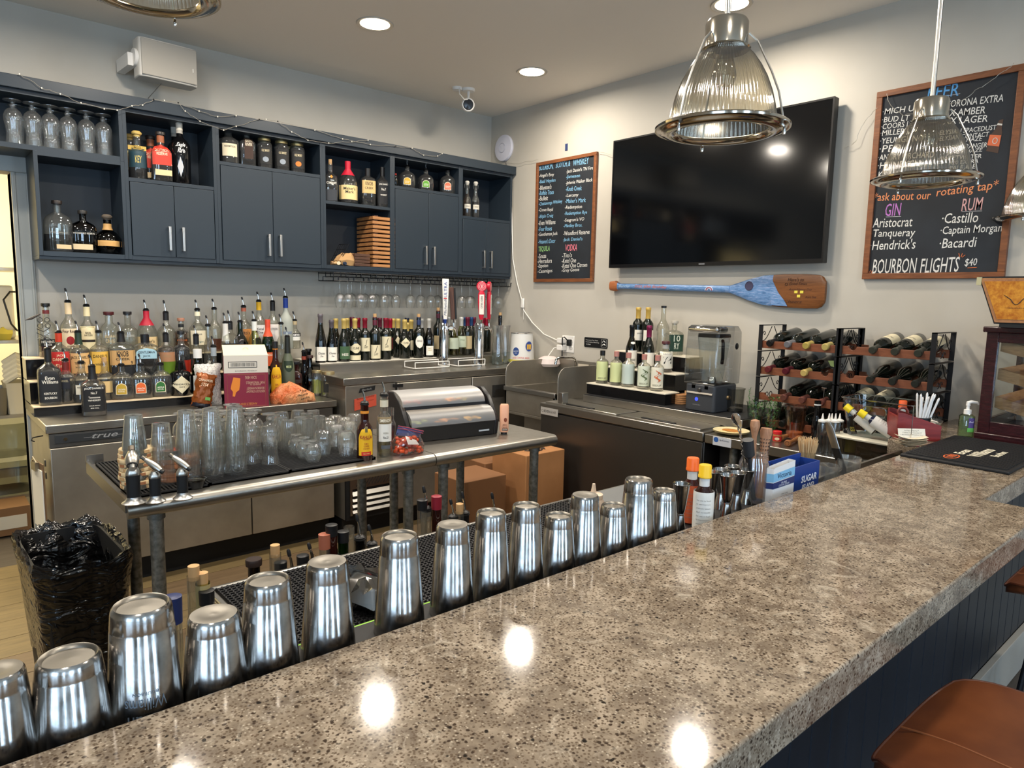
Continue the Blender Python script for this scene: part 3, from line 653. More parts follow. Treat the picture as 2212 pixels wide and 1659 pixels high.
B('empty clear round-shouldered bottle with small black stopper', *z3(1165, 378, 185), R3_, 'round', txt=[('SINGLE BARREL', .48, .05, .7, '#b8b4a8')], cap=('cork', '#17181a'), nr=.016)
B('bottle with dripping red wax neck and cream label on the top step', *z3(1370, 245, 215), R3_, 'bell', liq=(.05, DAMB), lab=[('rect', .08, .40, .9, '#dfc391')], txt=[("Maker's", .30, .07, .7, '#3a2a18'), ('Mark', .21, .07, .5, '#3a2a18')], neck=(.66, 1.0, '#b01630'))
B('clear bottle with black neck band right of the red wax bottle', *z3(1590, 250, 185), R3_, 'tall', liq=(.16, '#b98a55'), neck=(.82, 1.0, '#18181a'), cap=('pourlong', '#15151a'))
B('bottle of yellow liquor with a pinkish wooden stopper', *z3(1765, 450, 165), R3_, 'round', g='clear', liq=(.70, '#c7a21f'), lab=[('rect', .34, .46, .95, '#2c1d12')], txt=[('RESERVE', .40, .05, .7, '#d8702a')], cap=('cork', '#a5745c'), neck=(.80, .9, '#1b1b1d'))
B('clear bottle with square cream label and tall pourer beside the yellow one', *z3(1945, 245, 185), R3_, 'tall', lab=[('rect', .18, .52, .88, '#eee2c4')], txt=[('Casa', .44, .05, .4, '#7a7468'), ('Amigos', .25, .05, .55, '#5a7d78')], neck=(.86, .96, '#efe6c8'))
B('clear slim bottle a quarter full of amber, top step', *z4(320, 235, 150), R3_, 'tall', liq=(.30, '#c98f45'))
B('bottle with tan square label and copper neck ring on the top step', *z4(650, 215, 165), R3_, 'tall', lab=[('rect', .12, .50, .86, '#c9894a'), ('oval', .16, .24, .3, '#32333a')], txt=[("Tito's", .42, .09, .7, '#2a2019')], neck=(.90, .98, '#a45a44'))
B('white-labelled vodka bottle with a bright yellow neck', *z4(820, 155, 165), R3_, 'tall', lab=[('rect', .1, .52, .82, '#e8e8e4')], txt=[('Ketel', .44, .05, .5, '#222222'), ('One', .37, .05, .4, '#222222')], neck=(.82, .99, '#e0ae1c'))
B('white-labelled bottle with a black neck next to the yellow-necked one', *z4(975, 165, 165), R3_, 'tall', lab=[('rect', .1, .54, .82, '#e2dcd6')], txt=[('CITROEN', .44, .05, .5, '#222222')], neck=(.82, .99, '#17181b'))
B('frosted bottle with a blue neck, tallest on the step', *z4(1120, 115, 150), R3_, 'tall', g='frost', neck=(.80, .99, '#1f3f9a'), txt=[('GREY GOOSE', .32, .05, .8, '#4a6aa8')])
B('clear bottle with a white label under a black band, right end of the step', *z4(1222, 375, 125), R3_, 'tall', lab=[('rect', .30, .52, .96, '#e4e2da'), ('rect', .44, .56, .98, '#17181b')], txt=[('CAMPARI', .50, .075, .84, '#f2f0ea')], neck=(.86, .99, '#b3a07c'))
# middle step
B('red-tinted bottle with red label and orange neck on the middle step', *z3(385, 480, 205), R2, 'round', g='clear', liq=(.55, '#8f2417'), lab=[('rect', .12, .60, .9, '#c02a2a')], txt=[('JACK', .52, .06, .4, '#f0d8b0'), ("DANIEL'S", .44, .07, .8, '#f0d8b0'), ('Fire', .30, .08, .5, '#f0d8b0')], neck=(.80, .99, '#c23a1e'))
B('bottle with dark green neck and black-on-tan label, middle step', *z3(605, 480, 205), R2, 'round', liq=(.14, AMB), lab=[('rect', .12, .56, .9, '#d9b077')], txt=[("JACK DANIEL'S", .46, .08, .95, '#1d1710'), ('TENNESSEE', .34, .05, .6, '#1d1710'), ('Honey', .25, .06, .5, '#1d1710')], neck=(.74, .99, '#24382a'))
B('clear-necked bottle with gold-yellow label on the middle step', *z3(835, 480, 195), R2, 'round', liq=(.10, AMB), lab=[('rect', .10, .58, .95, '#e0b24c')], txt=[("DANIEL'S", .48, .07, .8, '#2b2212'), ('WHISKEY', .30, .05, .6, '#2b2212')])
B('square bottle with big black letters on a kraft label, middle step', *z3(1085, 495, 255), R2, 'squat', liq=(.62, '#7a2e10'), lab=[('rect', .28, .62, .96, '#c49a62'), ('rect', .0, .24, .9, '#1a1a1c')], txt=[('KNOB', .54, .13, .52, '#17140f'), ('CREEK', .42, .055, .62, '#17140f'), ('9', .33, .08, .08, '#17140f', 0, .68)], cap=('pour', '#15151a'), neck=(.80, .99, '#141416'), nr=.017)
B('broad bottle with pale blue arched label and black cap', *z3(1360, 635, 255), R2, 'squat', liq=(.42, '#3d1c12'), lab=[('arch', .42, .68, .8, '#9fc3d0')], txt=[('GENTLEMAN', .58, .06, .74, '#1d2b33'), ('JACK', .48, .06, .35, '#1d2b33')], cap=('screw', '#17181a', .055), nr=.02)
B('amber bottle with smoky liquid and a pale ring handle, middle step', *z3(1590, 510, 185), R2, 'round', liq=(.20, '#1d1613'), txt=[('WELLER', .46, .06, .5, '#a08560')], neck=(.80, .99, '#1a1a1c'), lab=[('rect', .3, .56, .9, '#a97a58')])
B('dark amber whiskey bottle with black neck, middle step', *z3(1765, 595, 175), R2, 'round', liq=(.72, '#53200c'), cap=('cork', '#17181a'))
B('small clear bottle with black capsule beside the dark amber one', *z3(1930, 530, 125), R2, 'tall', liq=(.08, GOLD), neck=(.76, .99, '#17181b'))
B('slender clear bottle with script label behind the crumpled bag', *z4(250, 420, 110), R2, 'bell', txt=[('W', .2, .1, .4, '#e5e1d6', .4)])
B('clear bottle with a plain white neck sleeve on the middle step', *z4(445, 390, 105), R2, 'tall', neck=(.62, .99, '#d4d2cc'))
B('clear bottle with black and red band label, middle step', *z4(495, 365, 165), R2, 'squat', lab=[('rect', .42, .58, .98, '#17181b')], txt=[('ESPOLON', .50, .07, .8, '#c8281e')], neck=(.86, .99, '#17181b'), cap=('pourlong', '#15151a'))
B('bright green tall-necked bottle behind the carton', *z4(612, 380, 175), R2, 'bell', g='green', liq=(.6, '#2f7a2a'))
B('pale greenish bottle with white neck sleeve behind the carton', *z4(770, 370, 160), R2, 'bell', g='pale', neck=(.80, .99, '#dfe0da'))
B('green bottle with orange-red neck and orange label', *z4(922, 470, 150), R2, 'bell', g='green', lab=[('rect', .06, .34, .96, '#c9552a')], txt=[('JAMESON', .28, .06, .84, '#f0d8c0')], cap=('screw', '#d2492e', .07), neck=(.66, .9, '#d5512f'))
B('clear bottle with pourer leaning light against a black paper bag', *z4(1070, 405, 120), R2, 'tall', liq=(.12, '#c9c28a'))
B('white-capped small bottle with pourer behind the box flap', *z4(815, 580, 90), R2, 'round', g='brown', neck=(.84, .99, '#2a2a2c'))
# lower step
B('black-labelled bottle at the left end of the lower step', *z3(262, 665, 228), R1, 'square', liq=(.92, '#7c3412'), lab=[('arch', .06, .66, .92, '#1c1d20')], txt=[('Evan', .50, .06, .45, W_), ('Williams', .43, .065, .78, W_), ('KENTUCKY', .22, .04, .62, W_), ('BOURBON', .14, .04, .58, W_)], neck=(.78, 1., '#1a1a1c'), cap=('pour', '#15151a'))
B('bottle with a small black label and dark red spirit, second on the lower step', *z3(462, 790, 185), R1, 'round', liq=(.34, '#4a160c'), lab=[('rect', .36, .62, .5, '#1b1c24', -.2)], txt=[('ANGEL', .54, .05, .4, '#a89c7c', 0, -.2)], neck=(.78, .96, '#6d1d1a'))
B('round bottle with a white paper label, third on the lower step', *z3(640, 820, 222), R1, 'bell', liq=(.22, '#632a10'), lab=[('rect', .22, .46, .62, '#e4dcc8')], txt=[('REDEMPTION', .40, .04, .56, '#37322a')], nr=.016)
B('corked amber bottle peeking out behind the square black-label one', *z3(905, 890, 165), ('y', 4.185, .912), 'round', liq=(.35, '#6d2e12'), lab=[('rect', .2, .5, .8, '#d8bb84')], cap=('corkin', None))
def crown(lab, X_, Y_, w, row, lc, liq, word='CROWN', conv=z3):
    return B(lab, *conv(X_, Y_, w), row, 'crown', liq=liq, lab=[('arch', .16, .50, .44, '#e9dcc0', -.12), ('arch', .175, .485, .39, lc, -.12)], txt=[(word, .31, .05, .34, W_, 0, -.12), ('ROYAL', .25, .04, .3, W_, 0, -.12)], nr=.016)
crown('faceted round bottle with a golden crest label on the lower step', 1092, 855, 250, R1, '#b99a34', (.10, AMB))
crown('faceted round bottle with a peach-orange crest label', 1312, 850, 240, R1, '#d8622a', (.60, '#4a1a14'), 'PEACH')
crown('faceted round bottle with a green crest label', 1532, 845, 232, R1, '#2c6a30', (.16, '#6d4a1a'), 'APPLE')
B('black apothecary bottle with a cream diamond label', *z3(1750, 825, 220), R1, 'apoth', g='blackg', lab=[('diamond', .08, .62, .96, '#ded3b2')], txt=[("HENDRICK'S", .36, .05, .80, '#2a2a26'), ('GIN', .28, .04, .3, '#2a2a26')])
B('green bottle with a red seal and white label beside the chip bag', *z3(1950, 800, 130), R1, 'round', g='green', lab=[('rect', .08, .42, .86, '#e2e2da'), ('oval', .53, .66, .5, '#b0202c')], txt=[('Tanqueray', .34, .05, .7, '#1f3a2a')], cap=('screw', '#e6e4de', .05), nr=.021)
B('small clear bottle with steel-capped pourer above the crumpled bag', *z4(312, 650, 95), R1, 'tall', neck=(.8, .98, '#9aa4ac'))
# in front on the counter
p = at_z(207, 898, FZ)
bottle('square black-label whiskey bottle standing forward on the steel worktop', p.x, p.y+.035, FZ, at_y(210, 765, p.y+.035).z-FZ, wid(p, 46), 'square', 'clear', (.60, '#8a3d12'), [('rect', .10, .62, .93, '#141416')],
       [("JACK DANIEL'S", .57, .05, .9, W_), ('No.7', .48, .05, .3, W_), ('Tennessee', .39, .04, .55, W_), ('WHISKEY', .33, .035, .6, W_), ('SOUR MASH', .22, .02, .5, W_), ('40% VOL', .17, .02, .4, W_)], cap=('pour', '#15151a'), neck=(.74, 1., '#17181a'), nr=.0155)
for px, py, w, c, lab in ((363, 782, 31, '#6f8f2c', 'small lime-green tub between the bottles on the middle step'), (402, 779, 20, '#b8301c', 'small red tub beside the lime-green one')):
    q = at_y(px, py, 4.23); t = thing('small_tub', lab, 'tub', (q.x, 4.235, 1.027)); r = wid(q, w)/2
    part('tub', MB().lathe([(0, 0), (r*.8, 0), (r, q.z-1.027), (r*1.06, q.z-1.022), (r*.95, q.z-1.03), (0, q.z-1.04)], 24), plain(c, .4), t)
# crumpled brown and white chip bags
def crumple(mb_, amp, seed):
    random.seed(seed); cache = {}
    def j(p):
        k = (round(p[0], 3), round(p[1], 3), round(p[2], 3))
        if k not in cache: cache[k] = tuple(random.uniform(-amp, amp) for _ in range(3))
        return tuple(a+b for a, b in zip(p, cache[k]))
    mb_.v = [j(p) for p in mb_.v]; return mb_
bagw = pr('white_printed_foil', '#d6d2ca', .45); v = texco(bagw); n_, l_, b_ = nodes(bagw)
wv = n_.new('ShaderNodeTexVoronoi'); wv.feature = 'DISTANCE_TO_EDGE'; wv.inputs['Scale'].default_value = 60; l_.new(v, wv.inputs['Vector'])
l_.new(ramp(bagw, wv.outputs['Distance'], [(0.02, '#8a8480'), (0.05, '#d2cec6')]), b_.inputs['Base Color'])
def pillow(w, h, d, n=12, m=16):
    mb = MB(); vs = []; fs = []
    for side in (-1, 1):
        k = len(vs)
        for j in range(m+1):
            for i in range(n+1):
                u, v_ = i/n*2-1, j/m*2-1; t_ = (1-abs(u)**3)*(1-abs(v_)**4); vs.append((u*w/2*(1-.1*(1-abs(v_))), side*d/2*t_, (v_+1)*h/2))
        for j in range(m):
            for i in range(n):
                a = k+j*(n+1)+i; q = (a, a+1, a+n+2, a+n+1); fs.append(q if side < 0 else tuple(reversed(q)))
    return mb.add(vs, fs)
p = at_z(448, 880, FZ)
t = thing('snack_bag', 'crumpled white snack bag with line drawings beside the carton', 'bag', (p.x+.03, p.y+.07, FZ), -.25)
part('foil_bag', crumple(pillow(.14, .235, .08), .0035, 5), bagw, t, smooth=50)
p2 = at_z(430, 878, FZ)
t = thing('snack_bag', 'brown and orange snack bag leaning on the white one', 'bag', (p2.x-.004, p2.y-.04, FZ), -.35, rot=(-.12, .2, -.3))
fb = part('foil_bag', crumple(pillow(.105, .19, .05), .004, 9), pr('brown_foil', '#8a4a1e', .3, .3), t, smooth=30)
part('foil_end', crumple(pillow(.108, .03, .053, 12, 4), .002, 9), pr('dark_foil', '#1c1e2a', .3, .3), t, smooth=30)
mb = MB(); text_on(mb, 'CINNAMON', .07, .014, lambda a, b: (a, -.027, .152+b), ang=0); text_on(mb, 'STIX', .04, .018, lambda a, b: (a, -.029, .128+b), shear=.3)
part('lettering', mb, plain('#ead9bc'), fb, smooth=0)
part('sticker', MB().box(.014, .04, -.0285, -.027, .045, .062), plain('#5d9a4a'), fb)
# burgundy and white spirits carton
p0 = at_z(486, 881, FZ); p1 = at_z(581, 877, FZ)
w = (p1-p0).length; a = math.atan2((p1-p0).y, (p1-p0).x); hh = at_y(485, 768, p0.y).z-FZ
t = thing('spirits_carton', 'burgundy and white spirits carton with an open flap', 'box', p0, a)
bur = plain('#7c1f36', .5); crm = plain('#cfc9bd', .6)
part('carton_lower', MB().box(0, w, 0, .17, 0, hh*.66), bur, t, bevel=.001)
part('carton_upper', MB().box(0, w, 0, .17, hh*.66, hh), crm, t, bevel=.001)
part('side_band', MB().box(-.001, 0, 0, .17, hh*.66, hh*.98), plain('#74203a', .5), t)
part('flap', MB().add([(0, 0, hh), (w, 0, hh), (w-.012, .05, hh+.055), (-.005, .05, hh+.055), (0, .003, hh+.002), (w, .003, hh+.002), (w-.012, .053, hh+.052), (-.005, .053, hh+.052)], [(0, 1, 2, 3), (7, 6, 5, 4), (0, 3, 7, 4), (1, 5, 6, 2), (3, 2, 6, 7)]), plain('#efe2b6', .6), t)
part('flap_seal', MB().lathe([(.0135, 0), (.015, 0)], 28, M=Matrix.Translation((w*.5, .027, hh+.0305)) @ R3(-.85, 'X') @ R3(PI, 'X')).lathe([(.010, 0), (.011, 0)], 28, M=Matrix.Translation((w*.5, .027, hh+.0305)) @ R3(-.85, 'X') @ R3(PI, 'X')), plain('#8a8a80'), t)
mb = MB(); mb.box(w*.1, w*.75, -.0006, 0, hh*.76, hh*.88)
bc = part('barcode_panel', mb, plain('#1d1d1f'), t); part('barcode_field', MB().box(w*.115, w*.735, -.001, -.0006, hh*.772, hh*.868), crm, bc)
mb = MB(); x = w*.15
random.seed(4)
while x < w*.7:
    q = random.choice((.0008, .0014, .0022)); mb.box(x, x+q, -.0014, -.001, hh*.785, hh*.855); x += q+random.choice((.001, .0016, .0024))
part('barcode_bars', mb, plain('#1d1d1f'), bc)
ff = lambda cx, cz: (lambda a_, b_: (cx-a_, -.0008, cz-b_))      # printed upside down
mb = MB()
for s, cx, cz, ww, h2 in (('SCAN HERE', .60, .57, .26, .016), ('PORT WINE BARRELS', .70, .47, .42, .014), ('FINISHED IN', .70, .43, .24, .008), ('BOURBON WHISKEY', .70, .36, .40, .014), ('KENTUCKY STRAIGHT', .70, .30, .42, .014)):
    text_on(mb, s, w*ww, h2, ff(w*cx, hh*cz))
part('lettering', mb, plain('#c9a58c'), t, smooth=0)
mb = MB(); text_on(mb, "ANGEL'S ENVY", w*.42, .012, ff(w*.52, hh*.06)); part('lettering', mb, plain('#c98a3a'), t, smooth=0)
mb = MB(); text_on(mb, 'BOURBON WHISKEY', w*.5, .006, lambda a_, b_: (w*.5+a_, -.0008, hh*.70+b_)); part('lettering', mb, plain('#55504a'), t, smooth=0)
bp = [(-.018, .02), (.018, .02), (.022, -.02), (.022, -.045), (.008, -.06), (.006, -.085), (-.006, -.085), (-.008, -.06), (-.022, -.045), (-.022, -.02)]
part('printed_bottle', MB().prism(bp, 0, .0008, M=Matrix.Translation((w*.27, 0, hh*.50)) @ R3(.18, 'Y') @ R3(PI/2, 'X')), plain('#d8802a'), t)
part('printed_frame', MB().tube([(w*.07, -.0005, hh*.02), (w*.93, -.0005, hh*.02), (w*.93, -.0005, hh*.63), (w*.07, -.0005, hh*.63)], .0005, 4, closed=True), plain('#b08a4a'), t)
# right of the carton
B('coffee liqueur bottle with a yellow arched label behind the orange bag', 594, 738, 25, ('y', 3.98, FZ), 'tall', g='redbrown', lab=[('arch', .10, .62, .86, '#e5b21c')], txt=[('KAHLUA', .42, .07, .84, '#9c1c24'), ('RUM &', .28, .035, .3, '#9c1c24'), ('COFFEE', .23, .035, .4, '#9c1c24')], cap=('screw', '#1b1b1d', .04), neck=(.87, .9, '#d8892a'))
B('grey-green melon liqueur bottle with a dark shield label', 620, 706, 30, ('y', 4.02, FZ), 'bell', g='greydark', lab=[('shield', .44, .62, .62, '#1c2e1e')], txt=[('MIDORI', .53, .04, .4, '#c8d49a')], neck=(.74, .99, '#1b1f1b'), cap=('pour', '#15151a'))
p0 = at_y(585, 862, 3.875); p1 = at_y(684, 848, 3.875); p0.z = p1.z = FZ
t = thing('orange_plastic_bag', 'orange recycling bag tied around fruit in front of the bottles', 'bag', ((p0.x+p1.x)/2, 3.885, FZ), 0)
hb = .112; wb = (p1-p0).length/2
mb = MB(); mb.sect([(0, wb*.92, .05, 2.6), (.02, wb*1.0, .06, 2.4), (.05, wb*.93, .058, 2.2), (.08, wb*.66, .045, 2), (.1, wb*.4, .03, 2), (hb, wb*.12, .012, 2)], 48)
mb.v = [(x-.2*z+.005*math.sin(z*140+x*60), y+.006*math.sin(x*170+z*150)+.004*math.sin(x*90-z*210), z*(1.05-.35*(x/wb if x > 0 else x/wb*-.2))+(.005*math.sin(x*160+y*80) if z > .01 else 0)) for x, y, z in mb.v]
orm = pr('orange_film', '#d8834a', .28); v = texco(orm); bump(orm, noise(orm, v, 22, 3, .6, 2.5), .9, .015); n_, l_, b_ = nodes(orm); l_.new(ramp(orm, noise(orm, v, 9, 3), [(.35, '#c9602c'), (.65, '#d7a071')]), b_.inputs['Base Color'])
part('film', mb, orm, t, smooth=50)
mb = MB(); 
for s, cx, cz, ww, h2 in (('Use', .035, .068, .04, .018), ('Recycle', .03, .046, .06, .016), ('cyclo.', .042, .026, .055, .018)): text_on(mb, s, ww, h2, lambda a_, b_: (cx+a_, -.071+(.013 if cz > .06 else .006 if cz > .04 else .001), cz+b_), ang=.15, fat=.02, shear=.3)
part('lettering', mb, plain('#2b2420'), t, smooth=0)
def pickle(lab, X_, Yt, w_, y, blk):
    q = at_y(400+X_/5.183, 600+Yt/5.183, y)
    t = bottle(lab, q.x, y, FZ, q.z-FZ, wid(q, w_/5.183), 'jar', 'clear', None, [('rect', .18, .66, .8, '#1d1c18')] if blk else [], [('PICKLES', .56, .06, .6, '#c8b890')] if blk else [], cap=('lid', '#b3a47c'), name='pickle_jar', cat='jar')
    mb = MB(); random.seed(int(X_))
    for k in range(14):
        a = random.uniform(0, 6.28); r = random.uniform(.2, .8)*wid(q, w_/5.183)*.42; mb.tube([(r*math.cos(a), r*math.sin(a), .012), (r*math.cos(a+.3), r*math.sin(a+.3), (q.z-FZ)*.62)], .007, 7)
    part('pickle_spears', mb, plain('#a9b25a', .4), t, kind='stuff')
pickle('plain jar of pickle spears behind the labelled jar', 1475, 1035, 125, 4.06, 0)
pickle('jar of pickles with a black label on the counter end', 1600, 1050, 165, 3.99, 1)
B('squat dark liqueur bottle with a wide black square cap', 400+1235/5.183, 600+935/5.183, 24, ('y', 4.05, FZ), 'squat', g='redbrown', lab=[('rect', .45, .55, .9, '#2a1a14')], cap=('cork', '#141416'), nr=.02)
B('small dark bottle with a red and copper neck by the jars', 400+1328/5.183, 600+720/5.183, 17, ('y', 4.14, FZ), 'tall', g='blackg', neck=(.82, .9, '#8a3a28'))
B('skull-shaped smoky bottle with a cork behind the pickle jars', 400+1395/5.183, 600+868/5.183, 31, ('y', 4.12, FZ), 'ball', g='smoke', cap=('cork', '#3a2420'), liq=(.4, '#2a1c18'))
B('slim dark bottle with a broad black stopper near the wine shelf', 400+1380/5.183, 600+795/5.183, 20, ('y', 4.22, FZ), 'tall', g='blackg', cap=('cork', '#1a1716'))
# ---------------------------------------------------------------- inside the open cabinet cubbies
C1, C2, C3 = ('y', 4.27, 1.686), ('y', 4.27, 2.094), ('y', 4.27, 2.244)
zz = lambda X_, Y_, w: (X_/3.6875, 150+Y_/3.6875, w/3.6875)
za = lambda X_, Y_, w: (440+X_/3.253, 220+Y_/3.253, w/3.253)
B('tall-necked empty-shouldered whiskey bottle at the left of the low cubby', *zz(450, 1045, 200), C1, 'flask', liq=(.36, '#3d100a'), lab=[('rect', .06, .15, .5, '#d8bd92', .3)], txt=[('WOODFORD', .40, .03, .7, '#a8a49a')], cap=('cork', '#2a2320'), nr=.017)
B('squat oval whiskey bottle in the middle of the low cubby', *zz(655, 1125, 190), C1, 'flask', g='brown', liq=(.6, '#240a06'), lab=[('rect', .08, .22, .7, '#d9c199', -.1)], txt=[('WOODFORD RESERVE', .50, .045, .9, '#c8c4ba')], cap=('cork', '#2c2a28'), nr=.016)
B('ball-shaped bottle with a gold band and horse stopper in the low cubby', *zz(850, 1155, 185), C1, 'ball', g='brown', liq=(.45, '#4a160a'), lab=[('rect', .22, .38, .97, '#d3a362')], cap=('ball', '#6a6054'), neck=(.70, .88, '#c69a5e'), nr=.019)
B('bottle with gold stopper and dark teal label, left front of the second cubby', *zz(1085, 490, 135), C2, 'round', liq=(.30, DAMB), lab=[('rect', .26, .72, .94, '#23404a'), ('rect', .68, .78, .96, '#c2a24c')], txt=[('CASTLE', .73, .05, .7, '#2a2a20'), ('KEY', .45, .16, .4, '#c8b464')], cap=('ball', '#d2b468'), nr=.019)
B('twin of the teal-label bottle half hidden at the cubby edge', *zz(1030, 515, 120), ('y', 4.37, 2.094), 'round', liq=(.30, DAMB), lab=[('rect', .26, .72, .94, '#c2b27c')], cap=('ball', '#d2b468'), nr=.019)
for lab, X_, Y_, w_, y in (('front bottle with a bright red label and brown strap in the second cubby', 1275, 500, 150, 4.25), ('rear bottle with a red label half hidden in the second cubby', 1195, 530, 110, 4.38)):
    B(lab, *zz(X_, Y_, w_), ('y', y, 2.094), 'square', liq=(.8, '#7a3010'), lab=[('arch', .34, .80, .92, '#c23a2a'), ('rect', .12, .24, .8, '#dcc396', .1)], txt=[('DAVIDSON', .66, .07, .76, '#f0dcc0'), ('RESERVE', .58, .06, .6, '#f0dcc0')], cap=('cork', '#2a2422'), neck=(.84, .99, '#9a5a3a'), nr=.018)
for lab, X_, Y_, w_, y in (('tall black bottle with a painted white feather, front', 1425, 412, 150, 4.25), ('tall black bottle with a silver neck, behind its feathered twin', 1385, 438, 110, 4.38)):
    B(lab, *zz(X_, Y_, w_), ('y', y, 2.094), 'round', g='blackg', lab=[('diamond', .10, .42, .3, '#b9bcc0', -.1)], txt=[('Eagle', .60, .08, .5, '#e2e2e0', .4), ('Rare', .52, .08, .4, '#e2e2e0', .4)], cap=('screw', '#cfcabc', .05), neck=(.80, .86, '#a7a39a'), nr=.016)
B('rounded bottle with a cream label beside the green-lettered one', *za(170, 155, 138), C3, 'round', liq=(.5, '#7a2410'), lab=[('rect', .18, .52, .7, '#dccfb0')], txt=[('REDEMPTION', .44, .05, .6, '#3a3226')], cap=('cork', '#26282c'), nr=.02)
B('square clear bottle with a brown vertical label', *za(300, 170, 105), C3, 'square', liq=(.4, '#7a2c12'), lab=[('rect', .18, .74, .55, '#3a2418', .1)], txt=[('GREEN', .66, .08, .5, '#e2d6bc', 0, .1), ('RIVER', .56, .08, .5, '#e2d6bc', 0, .1)], cap=('cork', '#2a2c30'), nr=.016)
for i, (X_, Y_, c) in enumerate(((425, 260, '#8f97a0'), (545, 280, '#8f97a0'), (655, 297, '#d8762a'))):
    B(('left jar of cherries with a gold lid and black label', 'middle jar with a gold lid and black label', 'right jar with a gold lid and an orange fruit on its label')[i], *za(X_, Y_, 100), C3, 'jar', liq=(.75, '#5a3a1a'), lab=[('rect', .14, .7, .8, '#191816'), ('oval', .2, .38, .4, c)], txt=[('OLE SMOKY', .58, .08, .6, '#d8c8a0')], cap=('lid', '#b3a272'), name='moonshine_jar', cat='jar')
B('fourth jar, gold-lidded, tucked behind the orange-fruit jar', *za(600, 320, 90), ('y', 4.39, 2.244), 'jar', liq=(.75, '#4a2a14'), cap=('lid', '#b3a272'), name='moonshine_jar', cat='jar')
B('tall dark bottle with a small gold diamond in the fourth cubby', *za(888, 405, 88), C2, 'square', g='clear', liq=(.78, '#2a0e0a'), lab=[('rect', .02, .30, .96, '#30343a'), ('diamond', .58, .68, .25, '#c88a2a')], txt=[('COMPANY', .47, .06, .9, W_)], cap=('corkin', None))
B('red-wax-topped bottle with a cream label in the fourth cubby', *za(1012, 420, 135), C2, 'bell', liq=(.85, '#4a160c'), lab=[('rect', .08, .42, .95, '#e0c68c')], txt=[("Maker's", .34, .07, .7, '#2a2418'), ('Mark', .26, .07, .5, '#2a2418')], cap=('screw', '#c01a34', .05), neck=(.66, .98, '#c01a34'), nr=.017)
B('square bottle with a kraft label in the fourth cubby', *za(1152, 470, 100), C2, 'squat', liq=(.8, '#3a1a10'), lab=[('rect', .32, .66, .95, '#d2b075')], txt=[('KNOB', .58, .1, .6, '#17140f'), ('CREEK', .46, .06, .7, '#17140f')], cap=('screw', '#17181a', .05), nr=.017)
B('square black-label bottle at the right of the fourth cubby', *za(1255, 462, 88), C2, 'square', liq=(.8, '#4a1a0c'), lab=[('rect', .08, .62, .93, '#141416')], txt=[("JACK DANIEL'S", .56, .05, .84, W_), ('No.7', .44, .06, .4, W_), ('WHISKEY', .30, .04, .6, W_)], cap=('screw', '#141416', .06))
crown('rounded bottle with a yellow crest label in the fifth cubby', 1430, 395, 115, C3, '#c9a02a', (.85, '#5a160f'), conv=za)
crown('rounded bottle with a green crest label in the fifth cubby', 1562, 420, 112, C3, '#5a9a2c', (.85, '#5a160f'), 'APPLE', conv=za)
crown('rounded bottle with a coral crest label in the fifth cubby', 1715, 425, 110, C3, '#d8684a', (.85, '#3a120c'), 'PEACH', conv=za)
B('small dark miniature bottle at the left edge of the fifth cubby', *za(1348, 505, 32), C3, 'round', g='brown', cap=('screw', '#c0362a', .01), nr=.006)
for lab, X_, Y_, w_, c, f in (('swing-top bottle filled with pale grain', 1852, 555, 55, '#c9a468', .72), ('swing-top bottle of dark syrup', 1912, 560, 55, '#15100e', .5)):
    t = B(lab, *za(X_, Y_, w_), C2, 'tall', liq=(f, c), lab=[('rect', .26, .40, .8, '#d4cdbd')], txt=[('SYRUP' if f < .6 else 'GRAIN', .33, .04, .5, '#4a4640')], cap=('ball', '#d8d2c6'), nr=.013)
    part('wire_bail', MB().tube([(-.018, 0, .0), (-.02, 0, .025), (0, 0, .055), (.02, 0, .025), (.018, 0, 0)], .0014, 5, M=T3(0, 0, (at_y(*za(X_, Y_, 1)[:2], 4.27).z-2.094)*.80)), chrome, t)
    if f > .6: 
        pr('liquid_grain', '#c9a468', .8); 
# wooden trays, paper bag and odds in the low open cabinet
trm = wood('scorched_tray_wood', '#5a3a22', '#a87445', (1, 8, 30), .6, '#c08a54')
trd = wood('dark_tray_wood', '#33211a', '#5f4030', (1, 8, 30), .6)
ztr = 1.686
for k in range(12):
    t = thing('wooden_tray', 'scorched wooden serving tray, %s from the bottom of the tall stack' % ordn[k], 'tray', (at_y(826, 560, 4.25).x, 4.305, ztr), random.uniform(-.012, .012), 'stacked wooden flight trays')
    part('tray_board', MB().box(-.105, .10, -.11, .11, 0, .020).box(-.105, -.0, -.1105, -.11, .004, .012), trm, t, bevel=.002)
    for q in (-.09, .05): part('tray_foot', MB().box(q, q+.03, -.1, .1, .02, .0285), trd, t)
    ztr += .0287
for k in range(4):
    t = thing('wooden_tray', 'short dark wooden tray, %s of the low stack before the tall one' % ('bottom', 'second', 'third', 'top')[k], 'tray', (at_y(812, 560, 4.2).x-.07, 4.245, 1.686+k*.021), .1)
    part('tray_board', MB().box(-.10, .02, -.05, .04, 0, .018), trd, t, bevel=.002)
p = at_y(762, 570, 4.22)
t = thing('brown_paper_bag', 'crumpled brown paper bag lying in the open cabinet', 'bag', (p.x-.01, 4.25, 1.687), .1)
part('paper_bag', crumple(MB().sect([(0, .10, .05, 3), (.03, .11, .06, 3), (.06, .085, .05, 2.5), (.08, .05, .03, 2)], 26), .006, 12), pr('kraft_paper', '#b08a5c', .8), t, smooth=20)
t = thing('wire_basket', 'tilted black wire basket standing in the open cabinet', 'basket', (p.x-.115, 4.25, 1.70), 0, rot=(0, .55, .2))
mb = MB()
for k in range(6): mb.tube([(0, -.05+k*.02, 0), (0, -.05+k*.02, .15)], .002, 5)
for k in range(4): mb.tube([(0, -.05, .02+k*.043), (0, .05, .02+k*.043)], .002, 5)
